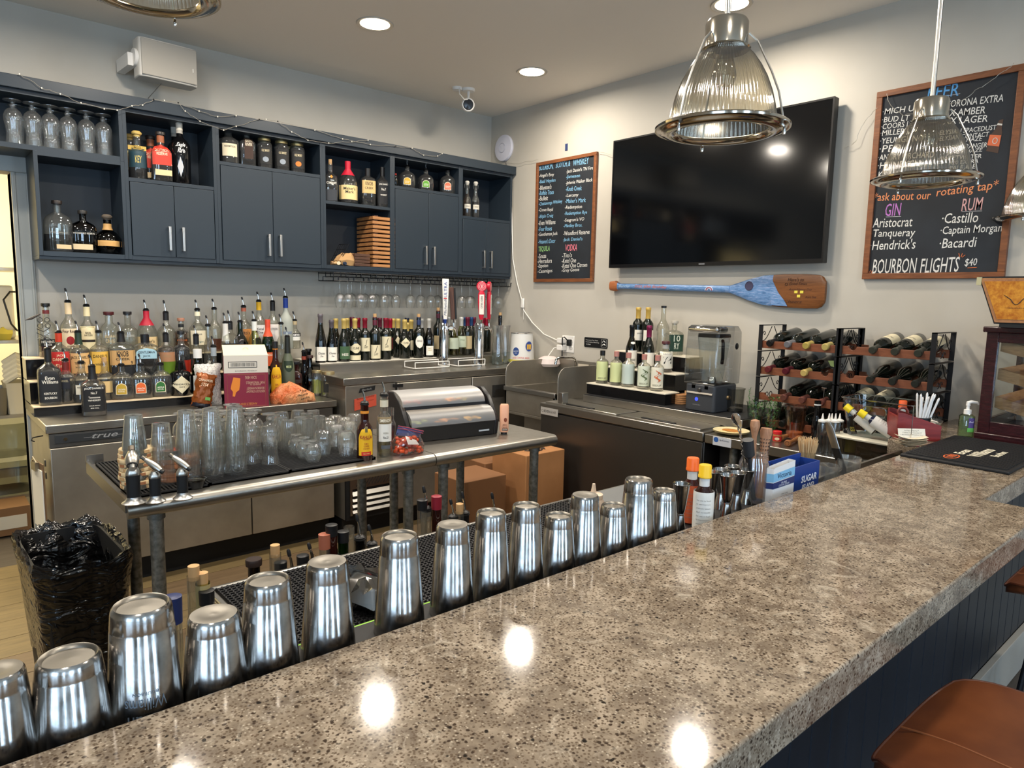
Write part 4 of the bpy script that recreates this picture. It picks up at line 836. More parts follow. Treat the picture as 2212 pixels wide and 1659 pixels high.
mb.tube([(0, -.05, 0), (.03, -.05, 0), (.03, .05, 0), (0, .05, 0)], .002, 5)
part('wire_grid', mb, blacki, t)
for k, (dx, dy, c) in enumerate(((-.15, -.03, '#8a6a48'), (-.11, -.045, '#d8c8a4'), (-.075, -.05, '#26344a'), (-.13, .01, '#b89a6c'))):
    t = thing('bottle_stopper', ('dark brown', 'cream', 'navy blue', 'tan')[k]+' bottle stopper lying in front of the wire basket', 'stopper', (p.x+dx, 4.215+dy*.3, 1.698), k)
    part('cork_end', MB().tube([(0, 0, 0), (.022, 0, 0)], .008, 12), cork, t); part('cap', MB().tube([(-.014, 0, 0), (0, 0, 0)], .012, 14), plain(c), t)
# ---------------------------------------------------------------- draught beer cooler
KZ, KY, KX0, KX1 = 1.0, 3.72, 1.925, 3.56
t = thing('draught_beer_cooler', 'steel draught beer cooler below the wine bottles and taps', 'cooler', (KX0, KY, 0))
w = KX1-KX0; d = YW-KY-.01
part('worktop', MB().box(0, w, 0, d, KZ-.045, KZ), steel_h, t, bevel=.004)
part('body', MB().box(.015, w-.01, .03, d, .12, KZ-.045), steel_d, t)
part('kick_base', MB().box(.02, w-.02, .08, d, 0, .12), blackm, t)
part('compressor_panel', MB().box(.015, .36, .005, .03, .40, KZ-.048), steel_d, t, bevel=.002)
part('compressor_recess', MB().box(.015, .36, .01, .03, .12, .40), blackm, t)
gr = part('louvre_frame', MB().box(.035, .345, -.004, .01, .385, .395).box(.035, .05, -.004, .01, .15, .395).box(.33, .345, -.004, .01, .15, .395), steel, t)
for k in range(4): part('louvre_slat', MB().add([(.05, -.012, .165+k*.036), (.33, -.012, .165+k*.036), (.33, .006, .188+k*.036), (.05, .006, .188+k*.036), (.05, -.012, .162+k*.036), (.33, -.012, .162+k*.036), (.33, .006, .185+k*.036), (.05, .006, .185+k*.036)], [(0, 1, 2, 3), (7, 6, 5, 4), (4, 5, 1, 0), (3, 2, 6, 7)]), steel, gr)
mb = MB()
for k in range(12): mb.box(-.0015, .0015, 0, .002, 0, .055, M=T3(.075+k*.021, -.006, .33) @ R3(.6, 'Y'))
part('vent_slots', mb, blackm, gr); part('vent_plate', MB().box(.05, .33, -.003, .005, .315, .385), steel, gr)
part('door', MB().box(.365, .95, -.012, .03, .14, KZ-.05), steel_d, t, bevel=.003)
dr = part('door', MB().box(.958, w-.02, -.012, .03, .14, KZ-.05), steel_d, t, bevel=.003)
for a, b in ((1.135, 1.55),):
    part('recessed_handle', MB().box(a, b, -.0135, -.012, .80, .885), pr('recess_dark', '#2a2927', .5), dr)
    part('handle_lip', MB().add([(a+.01, -.018, .80), (b-.03, -.018, .80), (b-.005, -.0145, .865), (a+.03, -.0145, .85)], [(0, 1, 2, 3)]), steel, dr)
part('latch_bracket', MB().box(w-.03, w-.01, -.01, .02, .93, .955).box(.34, .40, -.02, .02, .925, .945), black, t)
wl = part('warning_sticker', MB().add([(0, 0, 0), (.15, 0, .02), (.15, 0, .09), (0, 0, .07), (0, .0015, 0), (.15, .0015, .02), (.15, .0015, .09), (0, .0015, .07)], [(0, 1, 2, 3), (0, 4, 5, 1), (3, 2, 6, 7), (0, 3, 7, 4), (1, 5, 6, 2)], M=T3(.07, .0, .80)), plain('#c4503a', .5), t)
mb = MB(); F_ = lambda cx, cz: (lambda a, b: (cx+a, -.001, cz+b+(a*.13)))
text_on(mb, 'Beware Liability', .12, .014, F_(.146, .876)); text_on(mb, '1 Insist Shut Door Proper', .11, .009, F_(.146, .852)); text_on(mb, '2 Keep Clear', .07, .008, F_(.13, .836))
part('lettering', mb, plain('#5a1712'), wl, smooth=0)
pn = part('nameplate', MB().add([(0, 0, 0), (.11, 0, .012), (.115, 0, .04), (.01, 0, .028)], [(0, 1, 2, 3)], M=T3(.10, .002, .905)), blackm, t)
mb = MB(); text_on(mb, 'Perlick', .07, .012, lambda a, b: (.155+a, .001, .925+b+a*.1), shear=.3); part('lettering', mb, plain('#8a8a88'), pn, smooth=0)
# raised wine shelf
t = thing('raised_wine_shelf', 'long stepped steel shelf carrying the row of wine bottles', 'shelf', (KX0+.005, 4.04, KZ))
part('shelf_top', MB().box(0, 1.52, 0, .43, .05, .06), steel_h, t, bevel=.002); part('front_face', MB().box(0, 1.52, .0, .01, 0, .05), steel, t)
part('scalloped_liner', MB().box(.01, .9, .02, .42, .0601, .063), plain('#ddd8ca', .5), t)
for x0, x1 in ((.62, .90), (.98, 1.22)):
    t = thing('white_wire_rack', 'low white wire rack, %s, behind the tap towers' % ('left one' if x0 < .9 else 'right one'), 'rack', (KX0, 3.9, KZ))
    part('wire_frame', MB().tube([(x0, .0, .012), (x1, 0, .012), (x1, .13, .012), (x1, .13, .05), (x0, .13, .05), (x0, .13, .012)], .0035, 6, closed=True).tube([(x0, 0, .05), (x1, 0, .05)], .0035, 6).tube([(x0, 0, .012), (x0, 0, .05)], .0035, 6).tube([(x1, 0, .012), (x1, 0, .05)], .0035, 6), plain('#e4e2dc', .4), t)
WF, WM, WB = ('y', 4.10, 1.063), ('y', 4.19, 1.063), ('y', 4.30, 1.063)
z5 = lambda X_, Y_, w: (660+X_/4.254, 570+Y_/4.254, w/4.254)
GC, BU, MR = '#c8ad62', '#5a1f30', '#7c1428'
def wine(label, X_, Y_, w, row, style, g, cap, lab=(), txt=(), **k): return B(label, *z5(X_, Y_, w), row, style, g=g, lab=lab, txt=txt, cap=cap, group='wine bottles on the raised steel shelf', name='wine_bottle', cat='wine bottle', **k)
def f(c): return ('foil', c, .065)
wine('tallest olive wine bottle with a white label, far left of the wines', 135, 460, 102, WF, 'ries', 'olive', f('#6a6468'), [('rect', .04, .33, .95, W_)], [('Chateau', .20, .05, .7, '#4a4a48', .3), ('Ste', .14, .04, .3, '#4a4a48', .3)], liq=(.5, '#6c6a1c'))
wine('olive wine bottle with the same white label, second from the left', 238, 515, 102, WF, 'ries', 'olive', f('#5d565c'), [('rect', .04, .36, .95, W_)], [('Chateau', .22, .05, .7, '#4a4a48', .3), ('Ste', .15, .04, .3, '#4a4a48', .3)], liq=(.5, '#7a7a2a'))
wine('dark wine bottle with a pale gold capsule behind the olive ones', 278, 503, 85, WB, 'burg', 'olive', f(GC))
wine('wine bottle with a green label and gold capsule', 352, 503, 112, WF, 'burg', 'darkwine', f(GC), [('rect', .06, .36, .8, '#3c5a3c')], [('HESS', .17, .06, .6, W_)])
wine('gold-capped dark bottle in the back row behind the green label', 382, 500, 85, WB, 'burg', 'darkwine', f(GC))
wine('maroon-capped bottle behind the hexagon-labelled one', 427, 490, 85, WB, 'bord', 'darkwine', f(BU))
wine('wine bottle with a cream hexagon label, left in the front row', 453, 503, 105, WF, 'burg', 'darkwine', f(GC), [('hex', .19, .42, .92, '#ddd2b0'), ('rect', .03, .14, .9, '#ddd2b0')], [('CLINE', .31, .05, .62, '#3a382e')])
wine('burgundy-capped bottle in the back row right of the hexagon label', 483, 497, 85, WB, 'bord', 'darkwine', f(MR))
wine('wine bottle with a tall cream script label and burgundy capsule', 545, 498, 96, WF, 'bord', 'darkwine', f(MR), [('rect', .22, .54, .95, '#d9cfae')], [('J', .42, .16, .3, '#4a463a', .4), ('Lohr', .33, .07, .4, '#4a463a', .4)])
wine('cork-stoppered bottle with a low cream script label', 637, 458, 108, WF, 'bord', 'darkwine', ('corkin', BU), [('rect', .04, .36, .97, '#d9cfae')], [('J', .26, .16, .3, '#4a463a', .4), ('Lohr', .15, .07, .4, '#4a463a', .4)])
wine('burgundy-capped bottle behind the cork-stoppered one', 682, 497, 85, WB, 'bord', 'darkwine', f(BU))
wine('broad wine bottle with a tall cream script label, right of the cork stopper', 737, 498, 105, WF, 'bord', 'darkwine', f(MR), [('rect', .22, .56, .95, '#d9cfae')], [('J', .44, .16, .3, '#4a463a', .4), ('Lohr', .33, .07, .4, '#4a463a', .4)])
wine('crimson-capped wine bottle with a dark red label in the back row', 777, 503, 85, WB, 'bord', 'darkwine', f('#9c1630'), [('rect', .2, .5, .9, '#5a1018')])
wine('gold-capped bottle between the crimson cap and the arrow label', 805, 503, 82, WB, 'burg', 'darkwine', f(GC))
wine('wine bottle with a small cream arrow label', 850, 505, 95, WM, 'burg', 'darkwine', f(GC), [('diamond', .34, .56, .5, '#ddd2b0', -.2)])
wine('gold-capped bottle with half a cream diamond label behind the forward bottle', 912, 513, 105, WF, 'burg', 'darkwine', f(GC), [('diamond', .28, .54, .9, '#ddd2b0')], [('CLINE', .41, .05, .5, '#3a382e')])
wine('navy-capped bottle in the back row behind the forward bottle', 932, 497, 80, WB, 'bord', 'darkwine', f('#1d2438'))
wine('gold-capped bottle right behind the forward bottle', 970, 514, 95, WM, 'burg', 'darkwine', f(GC), [('hex', .19, .45, .92, '#ddd2b0')])
wine('bottle with an oval white label, navy neck and cork', 1040, 460, 98, WF, 'bord', 'darkwine', ('corkin', '#26345a'), [('oval', .24, .56, .74, W_)], [('BOGLE', .42, .05, .5, '#3a382e')])
wine('silver-capped olive bottle behind the oval label', 1070, 505, 88, WB, 'burg', 'olive', f('#a9a8a4'), liq=(.5, '#6c6a1c'))
wine('silver-capped olive bottle with a small square white label', 1135, 503, 98, WF, 'burg', 'olive', f('#b9b6ae'), [('rect', .06, .30, .7, W_)], [('PINOT', .24, .03, .4, '#a8921c'), ('GRIGIO', .19, .03, .4, '#a8921c')], liq=(.5, '#6c6a1c'))
wine('cork-topped dark bottle with a tan label left of the white tap handle', 1220, 402, 92, WM, 'bord', 'darkwine', ('corkin', '#4a1c2a'), [('rect', .15, .45, .9, '#c8b58c')])
wine('navy and red capped bottle behind the left tap tower', 1278, 475, 85, WB, 'bord', 'darkwine', f('#2a3a74'), [('rect', .15, .5, .9, '#c8c4b8')])
wine('silver-capped dark bottle just right of the left tap tower', 1318, 488, 80, WB, 'bord', 'darkwine', f('#a9a8a4'))
wine('pale yellow wine with a mint label right of the left tap tower', 1362, 520, 100, WM, 'burg', 'pale', f('#c8c8c4'), [('rect', .18, .5, .9, '#c9d4bc')], liq=(.62, '#d8d48a'))
wine('pale yellow wine with a mint label, silver capsule, between the towers', 1432, 490, 100, WM, 'burg', 'pale', f('#c8c8c4'), [('rect', .2, .5, .9, '#c9d4bc')], [('Wine', .4, .05, .5, '#8a9a7a')], liq=(.62, '#d8d48a'))
for X_, c, lab in ((1465, '#2a4a7a', 'blue-capped dark bottle between the tap towers'), (1490, '#6a1c34', 'maroon-capped bottle with a tan label between the tap towers'), (1522, '#2a4a7a', 'blue-capped bottle just left of the right tap tower'), (1548, '#6a1c34', 'maroon-capped bottle behind the right tap tower'), (1628, '#8a1630', 'crimson-capped dark bottle right of the right tap tower'), (1663, '#9a1630', 'crimson-capped dark bottle under the red side handle')):
    wine(lab, X_, 490 if X_ < 1600 else 497, 88, WB if X_ != 1490 else WM, 'bord', 'darkwine', f(c), [('rect', .15, .5, .9, '#c8b58c')] if X_ == 1490 else ())
q = at_z(886, 790, KZ)
bottle('forward wine bottle with a cream hexagon label standing before the wine row', q.x, q.y+.03, KZ, at_y(886, 697, q.y+.03).z-KZ, wid(q, 25), 'burg', 'darkwine', None, [('hex', .26, .50, .92, '#ddd2b0'), ('rect', .06, .18, .9, '#ddd2b0')], [('CLINE', .38, .05, .72, '#3a382e')], cap=('foil', GC, .06), name='wine_bottle', cat='wine bottle')
# glass carafes
for k, (X_, w_, y) in enumerate(((1770, 105, 3.93), (1835, 100, 3.98))):
    a = at_y(660+X_/4.254, 703, y); b = at_y(660+X_/4.254, 778, y); r = wid(a, w_/4.254)/2
    t = thing('glass_carafe', ('left', 'right')[k]+' of two clear glass carafes beside the right tap tower', 'carafe', (a.x, y, KZ))
    h = a.z-KZ
    part('carafe_body', MB().lathe([(0, .004), (r, .004), (r, h*.45), (r*.72, h*.68), (r*.75, h*.8), (r*1.0, h)], 32), clear, t, smooth=50)
    part('water', MB().lathe([(0, .006), (r*.95, .006), (r*.95, h*.3), (0, h*.3)], 28), glass('water', '#dfe8e4', '#a8b8b4', .03), t)
wine('dark cork-stoppered bottle standing behind the carafes', 1790, 447, 60, WM, 'bord', 'blackg', ('corkin', '#17181c'))
# tap towers
def tower(px, label, z1py):
    b = at_z(px, 790, KZ); top = at_y(px, z1py, b.y).z-KZ
    t = thing('tap_tower', label, 'beer tap', (b.x, b.y, KZ))
    part('column', MB().lathe([(.044, 0), (.044, .006), (.034, .012), (.034, top-.01), (.030, top), (0, top+.003)], 36), chrome, t, smooth=40)
    part('base_flange', MB().lathe([(0, .008), (.05, .008), (.052, 0)], 32), chrome, t)
    return t, b, top
def faucet(t, ang, z):
    c, s = math.cos(ang), math.sin(ang); P = lambda r, zz_: (r*c, r*s, z+zz_)
    part('faucet', MB().tube([P(.03, 0), P(.075, 0), P(.088, -.008), P(.098, -.04), P(.10, -.055)], .0085, 12, taper=[1.2, 1.3, 1.1, .8, .75]).lathe([(.0, -.012), (.018, -.012), (.018, .012), (.0, .012)], 18, M=Matrix.Translation(P(.05, 0)) @ R3(ang, 'Z') @ R3(PI/2, 'Y')).tube([P(.075, 0), P(.074, .035)], .006, 10), chrome, t, smooth=50)
    return P(.074, .035)
def local(t, p): return (p[0], p[1], p[2])
t1, b1, h1 = tower(958, 'left chrome tap tower with a tall white tap handle', 698)
t2, b2, h2 = tower(1034, 'right chrome tap tower with two red tap handles', 698)
fa = faucet(t1, math.radians(-118), h1-.035); fb_ = faucet(t1, math.radians(-20), h1-.035)
fc = faucet(t2, math.radians(-118), h2-.035); fd = faucet(t2, math.radians(-20), h2-.035)
fz = math.atan2(-b1.x, b1.y)*.9
# white handle
def handle_loc(b, p): return Vector((b.x+p[0], b.y+p[1], KZ+p[2]))
hl = handle_loc(b1, fa); tz = at_y(957, 602, hl.y).z
hh = tz-hl.z
def hnd(tw, b, hl, prof, mat, lab, rot):
    o = part('tap_handle', MB().lathe(prof, 16), mat, tw, label=lab); o.location = hl-Vector((b.x, b.y, KZ)); o.rotation_euler = rot; return o
t = hnd(t1, b1, hl, [(0, 0), (.008, 0), (.009, .02), (.014, .03), (0, .03)], plain('#24408a', .3), 'tall white tap handle with blue and red lettering', (0, 0, fz))
hb_ = t; part('handle_body', MB().sect([(.03, .013, .010, 6), (.07, .016, .012, 6), (hh*.97, .024, .016, 6), (hh, .023, .015, 6)], 24), plain('#e9e6de', .35), t, bevel=0)
mb = MB(); text_on(mb, 'ULTRA', hh*.34, .021, lambda a, b: (-b, -.0165, hh*.76+a)); part('lettering', mb, plain('#23408c'), hb_, smooth=0)
mb = MB(); text_on(mb, 'Michelob', hh*.36, .018, lambda a, b: (-b-.001, -.0152, hh*.36+a), shear=.4); part('lettering', mb, plain('#5a5f74'), hb_, smooth=0)
part('red_ribbon', MB().box(-.012, .01, -.0166, -.0150, hh*.55, hh*.575), plain('#c02a2c'), hb_)
# wooden handle
hl = handle_loc(b1, fb_)
t = hnd(t1, b1, hl, [(0, 0), (.007, 0), (.009, .03), (0, .03)], chrome, 'dark wooden slat tap handle with a black edge', (0, -.06, fz))
part('handle_body', MB().box(-.020, .010, -.012, .012, .028, .255), wood('tap_wood', '#3a2218', '#6a4430', (20, 20, 2), .5), t, bevel=.002); part('black_edge', MB().box(.010, .024, -.012, .012, .03, .25), blackm, t, bevel=.002)
# red handles
redp = plain('#c81f38', .3)
def red_handle(b, p, lab, edge, tilt=0):
    hl = handle_loc(b, p); t = hnd(t2, b, hl, [(0, 0), (.006, 0), (.009, .018), (.012, .028), (0, .028)], chrome, lab, (0, tilt, fz+(1.25 if edge else 0))); bd = dc = t
    part('handle_body', MB().sect([(.026, .010, .009, 3), (.05, .018, .013, 3), (.15, .026, .016, 3), (.21, .024, .015, 3), (.232, .016, .012, 2)], 24), redp, t)
    part('medallion', MB().lathe([(0, -.012), (.032, -.012), (.037, -.008), (.037, .008), (.032, .012), (0, .012)], 32, M=T3(0, 0, .262) @ R3(PI/2, 'X')), redp, t)
    mb = MB(); patch(mb, [(0, .02, .0135, 3), (.4, .0265, .0165, 3)], 'rect', .065, .205, .017, .002); part('white_panel', mb, plain('#e9e0d4'), bd)
    mb = MB(); text_on(mb, 'RED SILO', .085, .013, lambda a, b: (b, -.0195, .150-a)); part('lettering', mb, plain('#2a2626'), bd, smooth=0)
    mb = MB(); mb.lathe([(.026, 0), (.028, 0)], 28, M=T3(0, -.0125, .262) @ R3(PI/2, 'X')).lathe([(.015, 0), (.017, 0)], 24, M=T3(0, -.0125, .262) @ R3(PI/2, 'X'))
    for k in range(12): a = k*PI/6; mb.box(-.0008, .0008, -.0004, 0, .018, .024, M=T3(0, -.0122, .262) @ R3(a, 'Y'))
    mb.box(-.005, .005, -.0128, -.012, .252, .268).box(-.008, .008, -.0128, -.012, .268, .271)
    part('ring_print', mb, plain('#e8b0ac'), dc)
red_handle(b2, fc, 'red tap handle with a round medallion facing the bar', False)
red_handle(b2, fd, 'red tap handle seen edge-on at the right tower', True, -.03)
# paint-can style bucket on a stand
q = Vector((3.52, 3.92, KZ)); r = .094
t = thing('beer_bucket', 'white metal bucket with blue beer badges beside the taps', 'bucket', q, math.atan2(-q.x, q.y))
hz = at_y(1135, 719, 3.92).z-KZ
bk = part('bucket_wall', MB().lathe([(0, .012), (r*1.05, .012), (r*.88, hz), (r*.86, hz), (r*.86, hz-.01)], 40), plain('#d6d5d0', .35), t, smooth=60)
part('rolled_rim', MB().tube([(r*.88*math.cos(a*PI/16), r*.88*math.sin(a*PI/16), hz) for a in range(32)], .003, 6, closed=True), chrome, t)
part('yellow_foot_band', MB().lathe([(r*1.06, .014), (r*1.045, .034)], 40), plain('#cdbf4a'), bk)
cyl = lambda a, b: (lambda rr: (rr*math.sin(a/rr), -rr*math.cos(a/rr), b))(r*(1.055-.17*(b/hz))+.001)
def badge(cx, cz, ra, rb, c, name='badge'):
    mb = MB(); vs = [cyl(cx, cz)]; n = 24
    for k in range(n): vs.append(cyl(cx+ra*math.cos(2*PI*k/n), cz+rb*math.sin(2*PI*k/n)))
    mb.add(vs, [(0, k+1, (k+1) % n+1) for k in range(n)]); return part(name, mb, plain(c), bk)
badge(-.045, .095, .030, .036, '#d8d8d8'); badge(.06, .135, .034, .042, '#b7bcc8'); 
r += .0006; badge(-.045, .095, .026, .032, '#26427c'); badge(.06, .135, .030, .037, '#2a4488')
r += .0006
mb = MB(); text_on(mb, 'BREWING', .04, .009, lambda a, b: cyl(-.045+a, .098+b), ang=.1); text_on(mb, 'CO.', .02, .008, lambda a, b: cyl(-.045+a, .084+b), ang=.1); part('lettering', mb, plain('#e4e6ea'), bk, smooth=0)
mb = MB()
for k in range(3): mb.add([cyl(.042+k*.014, .112), cyl(.052+k*.014, .112), cyl(.054+k*.014, .15), cyl(.041+k*.014, .15)], [(0, 1, 2, 3)])
part('printed_beer', mb, plain('#d8a83a'), bk)
mb = MB(); text_on(mb, 'AND DRINK BEER', .14, .012, lambda a, b: cyl(-.005+a, .05+b-abs(a)*.05)); part('lettering', mb, plain('#c8504a'), bk, smooth=0)
part('wire_stand', MB().tube([(r*1.15*math.cos(a*PI/12), r*1.15*math.sin(a*PI/12), .006) for a in range(24)], .003, 6, closed=True), blacki, t)
t = thing('metal_arrow_stake', 'thin rusty metal stake with an arrow head beside the bucket', 'stake', at_y(1111, 770, 4.35))
part('rod', MB().tube([(0, 0, -.08), (0, 0, .15)], .003, 6), plain('#4a3026'), t); part('arrow_head', MB().lathe([(.014, .15), (0, .175)], 8), plain('#5a2c22'), t)
# white cord with in-line switch down the corner
t = thing('white_power_cord', 'long white cord with an in-line switch hanging in the room corner', 'cord', (0, 0, 0))
cp = [(1099, 362, 3.63), (1105, 450, 3.635), (1108, 560, 3.64), (1117, 610, 3.64), (1127, 648, 3.64), (1131, 670, 3.64), (1150, 697, 3.64), (1175, 722, 3.64), (1210, 738, 3.63)]
part('cord', MB().tube([at_x(*c) for c in cp], .0045, 8), plain('#e6e2da', .4), t)
sw = at_x(1129, 655, 3.635); part('inline_switch', MB().cbox(sw, (.018, .03, .075)), plain('#ece9e2', .35), t, bevel=.006)
part('loose_end', MB().tube([at_x(1131, 668, 3.64), at_x(1131, 690, 3.64)], .003, 6), plain('#d6d2ca', .4), t)
t = thing('white_charging_cord', 'white cord running over the cooler top and down its front', 'cord', (0, 0, 0))
cp = [at_z(1083, 778, 1.006), at_z(1105, 781, 1.006), at_z(1120, 785, 1.006), at_y(1126, 792, 3.70), at_y(1128, 812, 3.70), at_y(1135, 832, 3.70), at_y(1150, 840, 3.70), at_y(1166, 842, 3.70)]
part('cord', MB().tube(cp, .0035, 8), plain('#e2dfd6', .4), t); part('plug', MB().cbox(cp[0], (.05, .02, .016)), plain('#e2dfd6', .4), t, bevel=.003)
# ---------------------------------------------------------------- steel work tables in the middle
TZ, TY0, TY1 = 0.88, 2.19, 2.79
XS = 1.53
def worktable(label, x0, x1, legs, left_edge):
    t = thing('steel_work_table', label, 'table', (x0, TY0, 0))
    w = x1-x0; n = 8; pf = [(.03-.024*math.sin(a*PI/n*1.0+0)*1.0, 0) for a in range(1)]
    prof = [(TY1-TY0, TZ-.03), (TY1-TY0, TZ), (.025, TZ)]+[(.025-.025*math.sin(a*PI/10), TZ-.025+.025*math.cos(a*PI/10)) for a in range(1, 10)]+[(.025, TZ-.05), (.03, TZ-.03)]
    vs = [(x, y, z) for x in (0, w) for y, z in prof]; m = len(prof)
    fs = [tuple(range(m)), tuple(reversed(range(m, 2*m)))]+[(i, m+i, m+(i+1) % m, (i+1) % m) for i in range(m)]
    part('tabletop', MB().add(vs, fs), steel_h, t, smooth=40)
    if left_edge: part('raised_edge', MB().box(-.004, .004, .02, TY1-TY0, TZ-.03, TZ+.012).box(-.004, .05, TY1-TY0-.008, TY1-TY0, TZ, TZ+.035), steel, t)
    part('apron', MB().box(.03, w-.03, .05, TY1-TY0-.03, TZ-.055, TZ-.03), steel_d, t)
    for lx, ly in legs:
        part('leg', MB().tube([(lx-x0, ly-TY0, .03), (lx-x0, ly-TY0, TZ-.05)], .0205, 16).lathe([(.026, TZ-.075), (.026, TZ-.05)], 16, M=T3(lx-x0, ly-TY0, 0)).tube([(lx-x0, ly-TY0, 0), (lx-x0, ly-TY0, .04)], .015, 12), galv, t, smooth=50)
    return t
lx = lambda px, py, y: at_y(px, py, y).x
worktable('longer steel work table crowded with upturned glasses', .445, XS-.002, [(lx(339, 1150, 2.26), 2.26), (lx(290, 1160, 2.72), 2.72), (lx(882, 1060, 2.26), 2.26), (lx(782, 1080, 2.72), 2.72)], True)
worktable('shorter steel work table carrying the garnish box', XS+.002, 2.20, [(lx(957, 1060, 2.26), 2.26), (lx(851, 1060, 2.72), 2.72), (lx(994, 1050, 2.72), 2.72), (2.12, 2.26)], False)
# bar mats on the table
def table_mat(label, x0, x1, y0, y1, along):
    t = thing('glass_mat', label, 'bar mat', (x0, y0, TZ), 0, 'ribbed black mats under the glasses')
    part('base', MB().box(0, x1-x0, 0, y1-y0, 0, .005), rubber, t)
    part('border', MB().box(0, x1-x0, 0, .006, 0, .010).box(0, x1-x0, y1-y0-.006, y1-y0, 0, .010).box(0, .006, 0, y1-y0, 0, .010).box(x1-x0-.006, x1-x0, 0, y1-y0, 0, .010), rubber, t)
    mb = MB()
    if along == 'y':
        n = int((x1-x0)/.011)
        for k in range(1, n): mb.box(k*.011, k*.011+.004, .008, y1-y0-.008, .005, .010)
    else:
        n = int((y1-y0)/.011)
        for k in range(1, n): mb.box(.008, x1-x0-.008, k*.011, k*.011+.004, .005, .010)
    part('ribs', mb, rubber, t, kind='stuff', smooth=0)
ma = at_z(458, 1046, TZ+.01).x; mb_ = at_z(633, 1018, TZ+.01).x
table_mat('ribbed black mat at the left end, under the pint glasses', .465, ma-.004, 2.245, 2.76, 'y')
table_mat('ribbed black mat in the middle, under the footed glasses', ma, mb_-.003, 2.255, 2.76, 'x')
table_mat('ribbed black mat on the right, under the tumblers', mb_, 1.30, 2.262, 2.76, 'x')
MZ = TZ+.0105
# pint glasses in nested stacks
def mk_pint(loc, lab, grp):
    t = thing('pint_glass', lab, 'glass', loc, 0, grp)
    part('glass_wall', MB().lathe([(.0365, 0), (.0368, .002), (.031, .07), (.026, .111), (.0255, .126), (.024, .128)], 36), clear, t, smooth=50)
    part('glass_base', MB().lathe([(.025, .116), (.025, .127), (0, .128)], 36), clear, t, smooth=50)
    return t
stk = [(239, 912, 4), (246, 935, 4), (291, 905, 4), (329, 925, 4), (356, 896, 4), (384, 912, 4), (312, 932, 3), (262, 925, 4)]
g0 = None
pos = [(.498, 2.66), (.482, 2.46), (.61, 2.66), (.63, 2.53), (.745, 2.68), (.755, 2.54), (.585, 2.42), (.515, 2.56)]
desc = ['back left', 'front left', 'second back', 'middle', 'back right', 'right-hand', 'disc-side', 'inner left']
pos = []
for (px, py, n) in stk:
    H_ = .128+(n-1)*.034; q = at_z(px, py, MZ+H_); pos.append((q.x, q.y))
# keep stacks apart
for it in range(60):
    for i in range(len(pos)):
        for j in range(i):
            a, b = Vector((*pos[i], 0)), Vector((*pos[j], 0)); d = a-b; L = d.length
            if L < .076: d = d.normalized()*((.076-L)/2+.0003); pos[i] = tuple((a+d)[:2]); pos[j] = tuple((b-d)[:2])
    pos = [(max(.50, x), min(max(y, 2.33), 2.72)) for x, y in pos]
for i, ((x, y), (_, _, n)) in enumerate(zip(pos, stk)):
    for k in range(n):
        lab = 'upside-down pint glass, %s of the %s nested stack' % (('bottom one', 'second from the bottom', 'third from the bottom', 'top one')[k if k < n-1 else 3], desc[i])
        if g0 is None: g0 = mk_pint((x, y, MZ), lab, 'nested pint glasses on the steel table')
        else: dup(g0, (x, y, MZ+k*.034), i, lab)
# footed pilsner glasses, upside down
def mk_foot(loc, lab, grp):
    t = thing('footed_beer_glass', lab, 'glass', loc, 0, grp)
    part('bowl', MB().lathe([(0.03234, 0), (0.0315, 0.00252), (0.02688, 0.0252), (0.02352, 0.0504), (0.0252, 0.0714), (0.03192, 0.0966), (0.03402, 0.1134), (0.0315, 0.1327), (0.02268, 0.1462), (0.01176, 0.1529), (0.00756, 0.1562)], 36), clear, t, smooth=60)
    part('stem', MB().lathe([(0.00756, 0.1562), (0.0126, 0.1613), (0.0126, 0.1655), (0.00672, 0.1697)], 20), clear, t, smooth=60)
    part('foot', MB().lathe([(0.00672, 0.1697), (0.0168, 0.1739), (0.0294, 0.1772), (0.02982, 0.1798), (0, 0.1793)], 36), clear, t, smooth=60)
    return t
def spread(lst, dmin, x0, x1, y0, y1):
    P = [list(p) for p in lst]
    for it in range(80):
        for i in range(len(P)):
            for j in range(i):
                dx, dy = P[i][0]-P[j][0], P[i][1]-P[j][1]; L = math.hypot(dx, dy) or 1e-4
                if L < dmin: k = (dmin-L)/2/L; P[i][0] += dx*k; P[i][1] += dy*k; P[j][0] -= dx*k; P[j][1] -= dy*k
        for p in P: p[0] = min(max(p[0], x0), x1); p[1] = min(max(p[1], y0), y1)
    return P
base = [(441, 1003), (506, 1010), (551, 999), (482, 996)]
P0 = [at_z(px, py, MZ)[:2] for px, py in base]
tops = [(430, 886), (462, 880), (500, 873), (478, 892), (520, 884), (536, 887), (557, 893), (410, 893), (452, 896), (495, 902)]
P0 += [at_z(px, py, MZ+.18)[:2] for px, py in tops]
P0 = spread(P0, .072, .70, 1.06, 2.33, 2.72)
g0 = None; plc = ['second front', 'nearest', 'front right', 'front middle']+['inner %s' % o for o in ordn[:10]]
for i, (x, y) in enumerate(P0):
    lab = 'upside-down footed beer glass, %s of the cluster on the middle mat' % plc[i]
    if g0 is None: g0 = mk_foot((x, y, MZ), lab, 'footed beer glasses on the steel table')
    else: dup(g0, (x, y, MZ), i*.7, lab)
